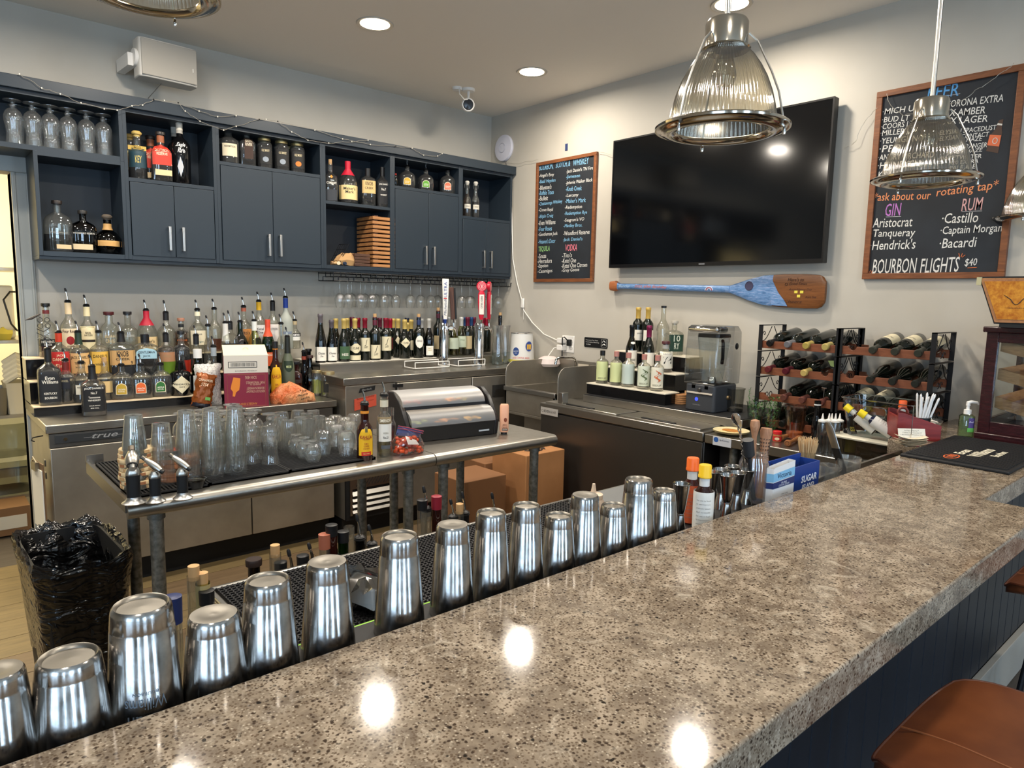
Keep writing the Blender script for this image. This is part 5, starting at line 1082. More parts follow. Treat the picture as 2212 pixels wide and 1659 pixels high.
# round small snifters, tumblers, fluted tumblers and stemless glasses
def mk(name, cat, prof, loc, lab, grp, rib=None, foot=None):
    t = thing(name, lab, cat, loc, 0, grp)
    part('glass_wall', MB().lathe(prof, 96 if rib else 36, rib=rib), clear, t, smooth=60)
    if foot: part('foot', MB().lathe(foot, 30), clear, t, smooth=60)
    return t
def cluster(name, prof, pts, grp, lab, rib=None, foot=None, h=0):
    g = None
    for i, (px, py, w_) in enumerate(pts):
        x, y = (at_z(px, py, MZ+h)[:2]) if len(pts[i]) == 3 and not isinstance(w_, tuple) else w_
        yield g, i, x, y
snf = [(.0, 0)]
specs = []
for px, py, nm in ((608, 999, 'left front'), (642, 1006, 'nearest'), (660, 996, 'right')): specs.append(('snifter_glass', *at_z(px, py, MZ)[:2], 'small upside-down round snifter glass, %s of the three' % nm, 's'))
for px, py, nm in ((580, 893, 'back left'), (586, 901, 'front left'), (601, 889, 'back'), (612, 897, 'middle'), (622, 884, 'tall back'), (634, 895, 'right')): specs.append(('fluted_tumbler', *at_z(px, py+4, MZ+.125)[:2], 'upside-down fluted tumbler, %s of the tumbler group' % nm, 'f'))
for px, py, nm in ((647, 884, 'far'), (660, 890, 'near'), (672, 893, 'lower'), (640, 905, 'inner')): specs.append(('highball_glass', *at_z(px, py+4, MZ+.125)[:2], 'upside-down highball glass, %s one behind the snifters' % nm, 'h'))
for px, py, nm in ((698, 983, 'front left'), (748, 985, 'front right by the yellow-label bottle'), (716, 966, 'middle')): specs.append(('stemless_wine_glass', *at_z(px, py, MZ)[:2], 'upside-down stemless wine glass, %s' % nm, 'w'))
for px, py, nm in ((700, 897, 'far left'), (722, 893, 'far middle'), (740, 895, 'far right'), (755, 905, 'inner right'), (690, 912, 'inner left'), (765, 888, 'farthest right')): specs.append(('stemless_wine_glass', *at_z(px, py, MZ+.097)[:2], 'upside-down stemless wine glass, %s of the right-hand cluster' % nm, 'w'))
PR = {'s': ([(0.02268, 0), (0.02352, 0.00504), (0.02856, 0.0168), (0.03234, 0.0336), (0.03108, 0.04872), (0.02352, 0.06048), (0.01344, 0.06552), (0.00924, 0.06804)], None, [(0.00924, 0.06804), (0.01176, 0.07224), (0.02016, 0.0756), (0.02016, 0.07728), (0, 0.07686)]),
      'f': ([(0.03192, 0), (0.03234, 0.0252), (0.03024, 0.0588), (0.02856, 0.0924), (0.02604, 0.1134), (0.02352, 0.1226), (0, 0.1235)], (24, .03), None),
      'h': ([(0.02856, 0), (0.02772, 0.0504), (0.02562, 0.1008), (0.02436, 0.126), (0, 0.1277)], None, [(0.02352, 0.1134), (0.02352, 0.1252), (0, 0.126)]),
      'w': ([(0.0252, 0), (0.02772, 0.0168), (0.03276, 0.042), (0.03444, 0.063), (0.03108, 0.084), (0.02268, 0.09492), (0, 0.0966)], None, [(0.02184, 0.08988), (0.0168, 0.09492), (0, 0.09492)])}
PP = spread([(s[1], s[2]) for s in specs], .071, 1.08, 1.50, 2.33, 2.73)
first = {}
GN = {'s': 'small snifters on the steel table', 'f': 'fluted tumblers on the steel table', 'h': 'highball glasses on the steel table', 'w': 'stemless wine glasses on the steel table'}
for s, (x, y) in zip(specs, PP):
    k = s[4]; z = MZ if x < 1.30 else TZ+.0005
    if k not in first: first[k] = mk(s[0], 'glass', PR[k][0], (x, y, z), s[3], GN[k], PR[k][1], PR[k][2])
    else: dup(first[k], (x, y, z), x*9, s[3])
# wooden smoker discs
dw = [wood('disc_wood_a', '#b98a5a', '#d8b07c', (8, 8, 8), .6), wood('disc_wood_b', '#8a5232', '#c8885a', (8, 8, 8), .6)]
dwl = wood('disc_light', '#c8a878', '#e6cfa4', (6, 6, 20), .6)
q = at_z(300, 1058, MZ); cx, cy = q.x+.005, q.y+.045
for k in range(9):
    t = thing('wooden_smoking_lid', 'pale block-pattern wooden disc, %s from the bottom of the taller stack' % ordn[k], 'wooden disc', (cx+random.uniform(-.003, .003), cy+random.uniform(-.003, .003), MZ+k*.0137), k*1.3, 'wooden smoker discs, taller stack')
    part('disc', MB().lathe([(0, 0), (.047, 0), (.0485, .002), (.0485, .011), (.047, .0135), (0, .0135)], 40), dwl, t)
    mb = MB()
    for j in range(0, 16, 2):
        a0, a1 = 2*PI*j/16, 2*PI*(j+.9+(j*k % 3)*.2)/16
        mb.add([(.0488*math.cos(a0+(a1-a0)*i/4), .0488*math.sin(a0+(a1-a0)*i/4), z) for z in (.002, .011) for i in range(5)], [(i, i+1, i+6, i+5) for i in range(4)])
    part('inlaid_blocks', mb, dw[1] if k % 2 else dw[0], t, kind='stuff')
q = at_z(383, 1040, MZ); cx, cy = q.x+.0, q.y+.035
for k in range(4):
    t = thing('wooden_smoking_lid', 'reddish wooden disc, %s from the bottom of the shorter stack' % ordn[k], 'wooden disc', (cx+(.008 if k > 1 else 0), cy, MZ+(k*.0152 if k < 2 else .012+k*.0152)), k, 'wooden smoker discs, shorter stack')
    part('disc', MB().lathe([(0, 0), (.043, 0), (.0445, .002), (.0445, .012), (.043, .015), (0, .015)], 40), wood('disc_red', '#9a5a34', '#c88252', (6, 6, 20), .55), t)
    if k == 1: part('hub', MB().lathe([(.018, .015), (.018, .0275), (0, .0275)], 20), dw[1], t)
t = thing('spice_tin', 'round metal tin of red wood chips on the shorter disc stack', 'tin', (cx-.004, cy-.005, MZ+.012+4*.0152), 0)
part('tin_wall', MB().lathe([(0, .001), (.031, .001), (.032, .004), (.031, .008), (.033, .012), (.032, .016), (.034, .022), (.034, .028), (.031, .028), (.031, .02), (0, .02)], 36), alu, t, smooth=40)
part('chips', crumple(MB().lathe([(0, .024), (.015, .025), (.030, .022)], 16), .003, 3), plain('#8e3a24', .6), t, smooth=0)
q = at_z(428, 1057, TZ); 
t = thing('sauce_cup', 'small black cup with a clear lid before the mats', 'cup', (q.x, q.y+.025, TZ))
part('cup', MB().lathe([(0, .001), (.024, .001), (.030, .026), (0, .026)], 28), black, t); part('lid', MB().lathe([(.033, .024), (.0335, .030), (.028, .031), (.027, .028), (0, .029)], 28), glass('lid_plastic', '#a8a49c', '#77736c', .12, .1), t)
# kitchen torches
def torch(px, py, lab, s, big, hd):
    q = at_z(px, py, TZ); t = thing('culinary_torch', lab, 'torch', (q.x, q.y+.018, TZ), math.atan2(-q.x, q.y))
    part('base', MB().lathe([(0, 0), (.032*s, 0), (.033*s, .003), (.024*s, .009), (.019*s, .016), (.018*s, .02)], 32), plain('#b6b6b4', .35, 1), t, smooth=50)
    part('grip', MB().sect([(.018*s, .018*s, .016*s, 2.4), (.085*s, .0185*s, .0165*s, 2.4)], 28), blackm, t)
    part('collar', MB().sect([(.085*s, .019*s, .017*s, 2.4), (.092*s, .0195*s, .0175*s, 2.4), (.10*s, .017*s, .015*s, 2.2), (.108*s, .012*s, .012*s, 2)], 28), pr('satin_torch_metal', '#c6c2ba', .28, 1.0), t)
    if big:
        part('head', MB().sect([(-.026*s, .009*s, .009*s, 2), (-.005*s, .018*s, .018*s, 2), (.015*s, .0195*s, .0195*s, 2), (.030*s, .014*s, .014*s, 2), (.045*s, .009*s, .009*s, 2)], 24, M=T3(0, 0, .122*s) @ R3(-.95, 'X')), pr('satin_torch_metal', '#c6c2ba', .28, 1.0), t)
        part('intake_ring', MB().tube([(.013*s*math.cos(a*PI/8), -.021*s, .118*s+.008*s*math.sin(a*PI/8)) for a in range(16)], .0022, 6, closed=True), black, t)
        part('nozzle', MB().tube([(0, .030*s, .148*s), (0, .044*s, .158*s)], .009, 14), pr('nozzle_steel', '#6a635a', .35, .9), t)
    else:
        A = (.020*s, -.018*s, .112*s); Bq = (-.026*s, .012*s, .150*s)
        part('head', MB().tube([A, (.008*s, -.008*s, .122*s), (-.01*s, .003*s, .137*s), Bq], .0115*s, 16, taper=[.85, 1.1, .95, .6]), pr('satin_torch_metal', '#c6c2ba', .28, 1.0), t, smooth=50)
        part('ignition_button', MB().tube([(.020*s, -.018*s, .112*s), (.027*s, -.022*s, .107*s)], .008*s, 14), black, t)
        part('nozzle', MB().tube([Bq, (-.036*s, .018*s, .158*s)], .007*s, 12), pr('nozzle_steel', '#6a635a', .35, .9), t)
torch(293, 1090, 'largest chrome and black kitchen torch at the table corner', 1.0, True, 0)
torch(340, 1087, 'middle kitchen torch with a slanted steel head', .85, False, 0)
torch(399, 1080, 'right-hand kitchen torch beside the small black cup', .85, False, 0)
# bottles on the table
q = at_z(788, 998, TZ); y = q.y+.035; p = at_y(787, 838, y)
bottle('brown coffee liqueur bottle with a yellow label on the steel table', at_y(788, 950, y).x, y, TZ, p.z-TZ, .060, 'tall', 'redbrown', None, [('arch', .10, .62, .86, '#e5b21c'), ('rect', .10, .17, .6, '#c03020'), ('rect', .52, .62, .16, '#5a5430')],
       [('KAHLÚA', .44, .075, .86, '#9c1c24'), ('THE ORIGINAL', .39, .02, .5, '#9c1c24'), ('RUM &', .315, .03, .3, '#a8461c'), ('COFFEE', .27, .03, .4, '#a8461c'), ('LIQUEUR', .225, .03, .45, '#a8461c'), ('RED STRIPE', .135, .015, .45, '#f0d890')], neck=(.84, .89, '#d8892a'), cap=('pour', 'open'))
q = at_z(829, 990, TZ); y = q.y+.035; p = at_y(827, 820, y)
bottle('clear vodka bottle with a white crest label beside the yellow-label one', at_y(830, 950, y).x, y, TZ, p.z-TZ, .058, 'round', 'clear', (.24, '#d0c8a0'), [('rect', .26, .58, .84, '#e6e2d8'), ('rect', .55, .66, .9, '#7b6a4c'), ('rect', .14, .20, .6, '#55585c')],
       [('SMIRNOFF', .605, .05, .86, '#ece4d0'), ('No.21', .33, .04, .4, '#3a3a3c'), ('VODKA', .40, .03, .4, '#8a8474')], neck=(.82, .93, '#cfc6ae'), cap=('pour', 'open'))
q = at_y(852, 905, 2.36)
bottle('amber-filled clear bottle half hidden behind the vodka', q.x-.004, 2.385, TZ, .17, .045, 'round', 'clear', (.8, '#b4551c'), cap=('none',))
# bag of pumpkin candies
q0, q1 = at_z(851, 984, TZ), at_z(926, 980, TZ)
t = thing('candy_bag', 'zip bag of orange pumpkin candies on the steel table', 'bag', ((q0.x+q1.x)/2, (q0.y+q1.y)/2+.03, TZ), -.06)
wb = (q1-q0).length/2
cp = part('pumpkin_candies', MB(), plain('#cf4a1c', .35), t) if 0 else None
mb = MB(); random.seed(11)
mbg = MB()
for k in range(64):
    z = .010+random.random()**1.3*.055; r_ = 1-(z/.09)*.5; x = random.uniform(-1, 1)*wb*.86*r_; y = random.uniform(-1, .8)*.032
    M_ = T3(x, y, z) @ R3(random.uniform(0, 6), 'Z') @ R3(random.uniform(-.8, .8), 'X')
    mb.lathe([(0, -.0075), (.007, -.0065), (.0105, 0), (.007, .0065), (0, .0075)], 10, M=M_, rib=(5, .08)); mbg.lathe([(0, .0075), (.002, .0085), (0, .011)], 5, M=M_)
cd = part('pumpkin_candies', mb, plain('#cf4a1c', .35), t, kind='stuff', smooth=60); part('candy_stems', mbg, plain('#2c4a26'), t, kind='stuff')
film = glass('bag_film', '#f2f2f2', '#c9cdd2', .10, .12)
part('bag_film', crumple(MB().sect([(0, wb, .036, 3), (.035, wb*1.02, .045, 2.5), (.065, wb*.85, .038, 2.2), (.085, wb*.62, .02, 2)], 26, cap1=False), .003, 2), film, t, smooth=25)
zp = part('zip_top', crumple(MB().add([(-.045, .012, .075), (.05, .0, .06), (.062, -.012, .085), (-.035, .008, .115), (-.01, .01, .105), (.03, .0, .09)], [(0, 1, 2, 5, 4, 3)]), .001, 4), pr('blue_zip', '#5a6690', .25), t, smooth=0)
part('zip_strip', MB().tube([(-.038, .003, .112), (.0, .0, .103), (.064, -.016, .084)], .0025, 6).tube([(-.041, .002, .104), (.0, -.001, .094), (.062, -.016, .076)], .002, 6), plain('#8a3a4c', .4), t)
part('white_patch', MB().add([(-.02, -.043, .045), (.028, -.044, .04), (.02, -.036, .056), (-.026, -.030, .078)], [(0, 1, 2, 3)]), plain('#e9ddd2', .5), t)
# garnish caddy with two domed lids
q0, q1 = at_z(885, 958, TZ), at_z(1066, 938, TZ)
w = (q1-q0).length; an = math.atan2((q1-q0).y, (q1-q0).x)
t = thing('garnish_box', 'black two-tier garnish box with clear domed lids', 'garnish box', q0, an)
cp_ = pr('caddy_black', '#17171a', .38)
side = [(0, 0), (.17, 0), (.20, .05), (.20, .14), (.185, .20), (.12, .205), (.06, .17), (.015, .11), (-.012, .07)]
for x in (-.022, w-.0): part('side_panel', MB().prism([(a, b) for a, b in side], 0, .022, M=Matrix(((0, 0, 1, x), (1, 0, 0, 0), (0, 1, 0, 0), (0, 0, 0, 1)))), cp_, t, bevel=.005)
part('lower_tray', MB().add([(0, .0, 0), (w, .0, 0), (w, -.015, .068), (0, -.015, .068), (0, .18, 0), (w, .18, 0), (w, .18, .068), (0, .18, .068)], [(0, 1, 2, 3), (4, 7, 6, 5), (3, 2, 6, 7), (0, 4, 5, 1), (0, 3, 7, 4), (1, 5, 6, 2)]), cp_, t, bevel=.003)
part('riser_panel', MB().add([(0, .055, .07), (w, .055, .07), (w, .07, .150), (0, .07, .150), (0, .18, .07), (w, .18, .07), (w, .18, .150), (0, .18, .150)], [(0, 1, 2, 3), (4, 7, 6, 5), (3, 2, 6, 7), (0, 3, 7, 4), (1, 5, 6, 2)]), cp_, t, bevel=.003)
part('maker_mark', MB().box(w*.80, w*.93, -.0095, -.008, .022, .029), plain('#a8b0b8', .3), t)
def dome(y0, z0, dep, hgt, x0, x1, name):
    mb = MB(); vs = []; n = 12
    for x in (x0, x1):
        for k in range(n+1): a = PI*.62*k/n; vs.append((x, y0+dep*(1-math.cos(a))*.62, z0+hgt*math.sin(a)))
    fs = [(k, k+1, n+2+k, n+1+k) for k in range(n)]+[tuple(range(n+1)), tuple(reversed(range(n+1, 2*n+2)))]
    mb.add(vs, fs); return part(name, mb, glass('domed_lid', '#e6ddd0', '#c8beae', .16, .42, haze=.14), t, smooth=50)
dome(-.018, .069, .115, .062, .002, w-.002, 'domed_lid'); dome(.03, .150, .17, .058, -.018, w-.03, 'domed_lid')
fruit = [('lime_wedges', '#7d9a34', .12, .25, 0), ('dividers', '#2b2022', .30, .02, 0), ('orange_slices', '#c98a36', .45, .28, 0), ('dividers', '#2b2022', .62, .02, 0), ('lemon_slices', '#d8b45a', .76, .16, 0), ('cherries', '#7a1c1e', .16, .28, 1), ('cherries', '#5a1418', .36, .16, 1), ('orange_slices', '#d8963a', .60, .14, 1), ('olives', '#8a8430', .74, .1, 1)]
for j, (nm, c, fx, fw, up) in enumerate(fruit):
    y0, z0 = (.02, .07) if not up else (.085, .151)
    if nm == 'dividers': part('divider', MB().box(w*fx, w*fx+.003, y0-.02, y0+.06, z0, z0+.012), plain(c), t); continue
    mb = MB(); random.seed(j)
    for k in range(9): mb.lathe([(0, -.004), (.012, -.003), (.014, .002), (0, .006)], 9, M=T3(w*(fx+fw*(random.random()-.5)), y0+random.uniform(-.012, .03), z0+.006+random.random()*.006) @ R3(random.uniform(-.5, .5), 'X'))
    part(nm, mb, plain(c, .4), t, kind='stuff', smooth=40)
# caramel squeeze bottle
q = at_z(1089, 940, TZ); y = q.y+.022; hh = at_y(1089, 873, y).z-TZ
t = thing('caramel_sauce_bottle', 'peach-coloured sauce bottle standing on its black cap', 'bottle', (at_y(1089, 910, y).x, y, TZ), math.atan2(-q.x, q.y))
part('cap', MB().lathe([(0, 0), (.014, 0), (.014, .012), (0, .012)], 20), black, t)
bd = part('body', MB().sect([(.010, .018, .014, 3), (.02, .021, .017, 3), (hh-.008, .0205, .017, 3), (hh, .017, .013, 2.5)], 24), plain('#d9a283', .4), t)
mb = MB(); lv = [(0, .021, .017, 3), (hh, .0205, .017, 3)]
for s, zc, h_, w_ in (('ZERO', .045, .008, .020), ('CARAMEL', .034, .006, .026)): text_on(mb, s, w_, h_, lambda a, b: surf(lv, a, b, .0009), cx=.003, cy=zc)
part('lettering', mb, plain('#5a2a1c'), bd, smooth=0)
mb = MB(); patch(mb, lv, 'rect', .018, .028, .013, .0009, cu=.004); part('black_strip', mb, plain('#1a1412'), bd)
mb = MB(); text_on(mb, 'SNOW', .022, .006, lambda a, b: surf(lv, a, b, .0014), cx=.004, cy=.023); part('lettering', mb, plain('#e8d8c8'), bd, smooth=0)
mb = MB(); patch(mb, lv, 'oval', .058, .078, .007, .0009, cu=.006); part('printed_emblem', mb, plain('#7a3a20'), bd)
# ---------------------------------------------------------------- cartons under the wall side
card = pr('cardboard', '#a5744a', .8); v = texco(card); bump(card, noise(card, v, 30, 3), .1, .002)
n_, l_, b_ = nodes(card); l_.new(ramp(card, noise(card, v, 5, 3), [(.3, '#9c6c42'), (.7, '#b07d50')]), b_.inputs['Base Color'])
YB = 2.80
a = at_y(1137, 985, YB); b = at_y(1220, 970, YB)
t = thing('shipping_carton', 'large cardboard shipping carton beside the prep refrigerator', 'box', (a.x, YB, 0))
w = b.x-a.x; h = (a.z+b.z)/2
part('carton', MB().box(0, w, 0, .3, 0, h), card, t, bevel=.004)
part('tape', MB().box(w*.02, w*.98, .12, .17, h, h+.0008), plain('#8a5f3a', .5), t)
part('curved_arrow_print', MB().tube([(w*.25+k*w*.05, .10-.05*math.sin(k*PI/9), h+.001) for k in range(10)], .006, 6).add([(w*.66, .055, h+.003), (w*.76, .10, h+.003), (w*.63, .115, h+.003)], [(0, 1, 2)]), plain('#3a2c22', .6), t)
part('barcode_print', MB().tube([(w*.08, -.001, h*.72), (w*.30, -.001, h*.72), (w*.30, -.001, h*.82), (w*.08, -.001, h*.82)], .002, 4, closed=True).box(w*.12, w*.13, -.001, 0, h*.73, h*.81).box(w*.16, w*.17, -.001, 0, h*.73, h*.81).box(w*.20, w*.21, -.001, 0, h*.73, h*.81).box(w*.25, w*.26, -.001, 0, h*.73, h*.81), plain('#2b2220'), t)
a = at_y(1003, 1015, YB+.1)
t = thing('shipping_carton', 'dim cardboard carton behind the table legs', 'box', (a.x, YB+.1, 0))
part('carton', MB().box(0, .30, 0, .28, 0, .50), pr('cardboard_shaded', '#7d5636', .8), t, bevel=.004)  # darker cardboard copy, with the shade behind the table in its colour
mb = MB(); text_on(mb, '17 BC8', .14, .035, lambda p, q_: (.12-q_, -.001, .22+p)); part('lettering', mb, plain('#2b2220'), t, smooth=0)
t = thing('shipping_carton', 'second dim carton squeezed between the two others', 'box', (a.x+.305, YB+.30, 0))
part('carton', MB().box(0, .17, 0, .25, 0, .52), pr('cardboard_shaded', '#7d5636', .8), t, bevel=.004)
# ---------------------------------------------------------------- waste bin with black liner
t = thing('waste_bin', 'tall black waste bin with a crumpled black liner', 'waste bin', (.365, 2.67, 0), .03)
part('bin_body', MB().sect([(0, .10, .18, 8), (.60, .127, .236, 8), (.63, .13, .24, 8), (.63, .12, .23, 8), (.3, .10, .19, 8)], 48, cap1=True), blackm, t)
lin_ = pr('bin_liner_film', '#0b0b0c', .16, spec=.6); v = texco(lin_); bump(lin_, noise(lin_, texco(lin_, (1, 1, 2.2)), 9, 2, .5, 1.6), .75, .03)
lv = [(z_, a_*.82, b_*.94, n_) for z_, a_, b_, n_ in [(.30, .146, .226, 6), (.40, .152, .236, 6), (.50, .160, .25, 6), (.58, .168, .262, 6), (.625, .176, .275, 6), (.652, .170, .268, 6), (.645, .158, .253, 6), (.55, .138, .225, 5), (.40, .12, .19, 4), (.22, .10, .15, 3)]]
mb = MB(); mb.sect(lv, 96, cap0=False, cap1=True); random.seed(21)
fold = [random.uniform(-1, 1) for _ in range(96)]
mb.v = [(x*(1+.016*fold[i % 96]*(1 if i//96 > 3 else .4)+.012*math.sin(i % 96*.7+z*30)), y*(1+.016*fold[i % 96]+.010*math.sin(i % 96*.9+z*22)), z+.010*math.sin((i % 96)*.55)+(.006*fold[i % 96] if .6 < z < .66 else 0)) for i, (x, y, z) in enumerate(mb.v)]
part('liner', mb, lin_, t, smooth=60)
# ---------------------------------------------------------------- right wall: screens, boards, paddle
XX = lambda a, b: a  # noqa
bm = wood('board_frame_wood', '#5f361f', '#8a5430', (14, 2, 14), .45)
slate = pr('chalkboard', '#1b2026', .7); v = texco(slate); n_, l_, b_ = nodes(slate); l_.new(ramp(slate, noise(slate, v, 7, 5), [(.35, '#191d23'), (.7, '#20262d')]), b_.inputs['Base Color'])
CH = {'w': '#d4d2cc', 'b': '#7fb4d6', 'g': '#8fc07a', 'r': '#e07888', 'o': '#d98a5c', 'p': '#b070b8', 'k': '#c89a98', 'B': '#4f8fc4'}
def board(label, y0, y1, z0, z1, fw):
    t = thing('menu_chalkboard', label, 'chalkboard', (XW, y0, z0))
    w, h = y0-y1, z1-z0
    part('slate', MB().box(-.012, -.004, -w+fw*.6, -fw*.6, fw*.6, h-fw*.6), slate, t)
    for a in ((-w, 0, 0, fw), (-w, 0, h-fw, h), (-w, -w+fw, fw, h-fw), (-fw, 0, fw, h-fw)): part('frame_rail', MB().box(-.022, -.0005, *a), bm, t, bevel=.002)
    return t
def chalk(t, y0, z0, conv, rows, fat=.004, shear=.12):
    grp = {}
    for s, xa, xb, ya, yb, H_, c in rows:
        A = at_x(*conv(xa, ya), XW-.012); Bq = at_x(*conv(xb, yb), XW-.012)
        T_ = at_x(*conv((xa+xb)/2, (ya+yb)/2-H_/2), XW-.012); U_ = at_x(*conv((xa+xb)/2, (ya+yb)/2+H_/2), XW-.012)
        w = A.y-Bq.y; hh = T_.z-U_.z; sl = (Bq.z-A.z)/w; cy, cz = (A.y+Bq.y)/2, (A.z+Bq.z)/2
        mb = MB()
        text_on(mb, s, w, hh, lambda a, b: (-.0126, cy-a-y0, cz+b-z0+a*sl), shear=shear, fat=fat)
        part('chalk_lettering', mb, plain(CH[c], .8), t, smooth=0, label={'w': None}.get(c, 'coloured chalk lettering'))
c1 = lambda a, b: (1140+a/3.253, 300+b/3.253)
t1_ = board('smaller chalkboard of spirits hanging left of the television', 3.925, 3.318, 1.618, 2.502, .024)
rows = [('BOURBON,', 82, 180, 207, 192, 46, 'b'), ('SCOTCH, &', 198, 298, 189, 173, 46, 'b'), ('WHISKEY', 320, 430, 168, 150, 46, 'b')]
for i, (s, a, b, p, q) in enumerate([("-Angel's Envy", 80, 185, 262, 252), ('-Basil Hayden', 80, 195, 305, 292), ("-Blanton's", 80, 167, 345, 335), ('-Buffalo Trace', 80, 183, 382, 372), ('-Bulleit', 78, 142, 420, 415), ('-Chattanooga Whiskey', 78, 243, 462, 440), ('-Crown Royal', 78, 178, 503, 498), ('-Elijah Craig', 78, 180, 550, 540), ('-Evan Williams', 76, 195, 592, 583), ('-Four Roses', 76, 170, 635, 628), ('-Gentleman Jack', 74, 210, 675, 667), ("-Heaven's Door", 74, 195, 722, 715)]):
    rows.append((s, a, b, p, q, 31, 'wb'[i % 2]))
for i, (s, a, b, p, q) in enumerate([("-Jack Daniel's TN Fire", 272, 458, 232, 206), ('-Jameson', 270, 368, 270, 260), ('-Johnnie Walker Black', 268, 455, 314, 290), ('-Knob Creek', 268, 380, 352, 345), ('-Larceny', 266, 357, 402, 395), ("-Maker's Mark", 264, 408, 437, 428), ('-Redemption', 261, 382, 485, 478), ('-Redemption Rye', 258, 417, 528, 518), ("-Seagram's VO", 255, 397, 575, 565), ('-Medley Bros.', 252, 383, 615, 608), ('-Woodford Reserve', 250, 435, 665, 652), ("-Jack Daniel's", 248, 385, 710, 705)]):
    rows.append((s, a, b, p, q, 31, 'wb'[i % 2]))
rows += [('TEQUILA', 76, 155, 778, 772, 42, 'g'), ('VODKA', 265, 347, 765, 762, 46, 'r')]
for s, a, b, p, q in (('-Souza', 72, 130, 825, 820), ('-Herradura', 70, 170, 860, 855), ('-Espolon', 70, 143, 897, 893), ('-Casamigos', 70, 173, 935, 928), ("-Tito's", 242, 310, 820, 815), ('-Ketel One', 240, 340, 857, 852), ('-Ketel One Citroen', 238, 418, 893, 883), ('-Grey Goose', 238, 362, 928, 920)): rows.append((s, a, b, p, q, 32, 'w'))
chalk(t1_, 3.925, 1.618, c1, rows)
c2 = lambda a, b: (1800+a/3.386, 130+b/3.386)
t2_ = board('larger chalkboard of beers, gins and rums right of the television', 1.495, .893, 1.626, 2.525, .028)
rows = [('BEER', 690, 920, 238, 212, 92, 'B'), ('·MICH ULTRA', 362, 752, 378, 330, 44, 'w'), ('·BUD LT', 358, 560, 437, 420, 40, 'w'), ('·COORS LT', 350, 592, 488, 460, 40, 'w'), ('·MILLER LT', 346, 600, 535, 510, 40, 'w'), ('·YEUNGLING', 344, 660, 592, 566, 42, 'w'), ('·PBR', 338, 500, 650, 640, 50, 'w'), ('·ANGRY ORCHARD', 330, 740, 712, 688, 42, 'w'), ('·HEINEKEN', 326, 640, 772, 754, 46, 'w'), ('KONA', 328, 480, 840, 835, 50, 'w'),
        ('-CORONA EXTRA', 805, 1245, 325, 275, 52, 'w'), ('·XX AMBER', 795, 1112, 392, 362, 50, 'w'), ('·XX LAGER', 795, 1130, 447, 425, 50, 'w'), ('·ELYSIAN SPACEDUST', 770, 1196, 533, 490, 34, 'w'), ('·ELYSIAN CONTACT', 770, 1140, 575, 540, 34, 'w'), ('HAZE', 975, 1090, 580, 572, 32, 'w'), ('·VOODOO RANGER', 770, 1125, 648, 618, 34, 'w'), ('JUICY HAZE', 830, 1092, 682, 660, 34, 'w'), ('·SWEETWATER', 770, 1085, 722, 700, 30, 'w'), ('420 EXTRA', 850, 1062, 750, 738, 30, 'w'), ('PALE ALE', 850, 1042, 790, 775, 32, 'w'),
        ('*ask about our', 300, 715, 1000, 985, 62, 'o'), ('rotating tap*', 755, 1210, 975, 915, 84, 'o'), ('GIN', 382, 497, 1097, 1090, 92, 'p'), ('RUM', 940, 1095, 1060, 1048, 92, 'k'),
        ('·Aristocrat', 280, 580, 1192, 1180, 70, 'w'), ('·Tanqueray', 275, 600, 1275, 1268, 72, 'w'), ("·Hendrick's", 270, 603, 1355, 1342, 72, 'w'), ('·Castillo', 797, 1062, 1158, 1148, 74, 'w'), ('·Captain Morgan', 785, 1236, 1255, 1232, 76, 'w'), ('·Bacardi', 778, 1050, 1342, 1328, 72, 'w'), ('BOURBON', 288, 610, 1510, 1500, 108, 'w'), ('FLIGHTS', 638, 922, 1505, 1492, 108, 'w'), ('$40', 962, 1052, 1483, 1478, 62, 'w')]
chalk(t2_, 1.495, 1.626, c2, rows)
def on2(a, b, x=XW-.0128):
    p = at_x(*c2(a, b), x); return (p.x-XW, p.y-1.495, p.z-1.626)
part('underline', MB().tube([on2(690, 285), on2(928, 245)], .0012, 4).tube([on2(385, 1147), on2(495, 1143)], .0012, 4).tube([on2(940, 1108), on2(1088, 1103)], .0012, 4), plain('#b4b4b8'), t2_)
part('orange_dashes', MB().tube([on2(925, 1440), on2(918, 1412)], .0015, 4).tube([on2(935, 1440), on2(945, 1412)], .0015, 4).tube([on2(942, 1442), on2(966, 1424)], .0015, 4).tube([on2(982, 1520), on2(1050, 1516)], .0015, 4).tube([on2(262, 1555), on2(275, 1535)], .0015, 4).tube([on2(275, 1560), on2(287, 1540)], .0015, 4), plain('#d4713e'), t2_)
part('drawn_bottle', MB().add([on2(*q) for q in ((1212, 440), (1245, 430), (1232, 500), (1236, 530), (1205, 680), (1118, 665), (1150, 545), (1190, 500))], [tuple(range(8))]), plain('#4d3a30', .8), t2_)
part('drawn_bottle_label', MB().add([on2(*q, x=XW-.0134) for q in ((1145, 545), (1228, 550), (1212, 632), (1125, 622))], [(0, 1, 2, 3)]), plain('#cf6a44', .8), t2_)
part('drawn_label_ring', MB().tube([tuple(Vector(on2(1183, 590))+Vector((-.001, .009*math.cos(k*PI/6), .012*math.sin(k*PI/6)))) for k in range(12)], .0015, 4, closed=True).add([on2(*q, x=XW-.0134) for q in ((1203, 460), (1237, 466), (1234, 478), (1198, 474))], [(0, 1, 2, 3)]), plain('#cfcac0', .8), t2_)
wpts = [(390, 240), (402, 300), (445, 360), (520, 400), (600, 385), (700, 360), (820, 330), (960, 290), (1040, 225), (1140, 160), (1230, 90), (1300, 50), (1320, 20)]
t = thing('fairy_light_strand', 'thin silver wire strand across the beer chalkboard', 'string lights', (0, 0, 0))
part('wire', MB().tube(wire([at_x(*c2(a, b), XW-.035) for a, b in wpts], 4, .003), .0011, 5), wirem, t)
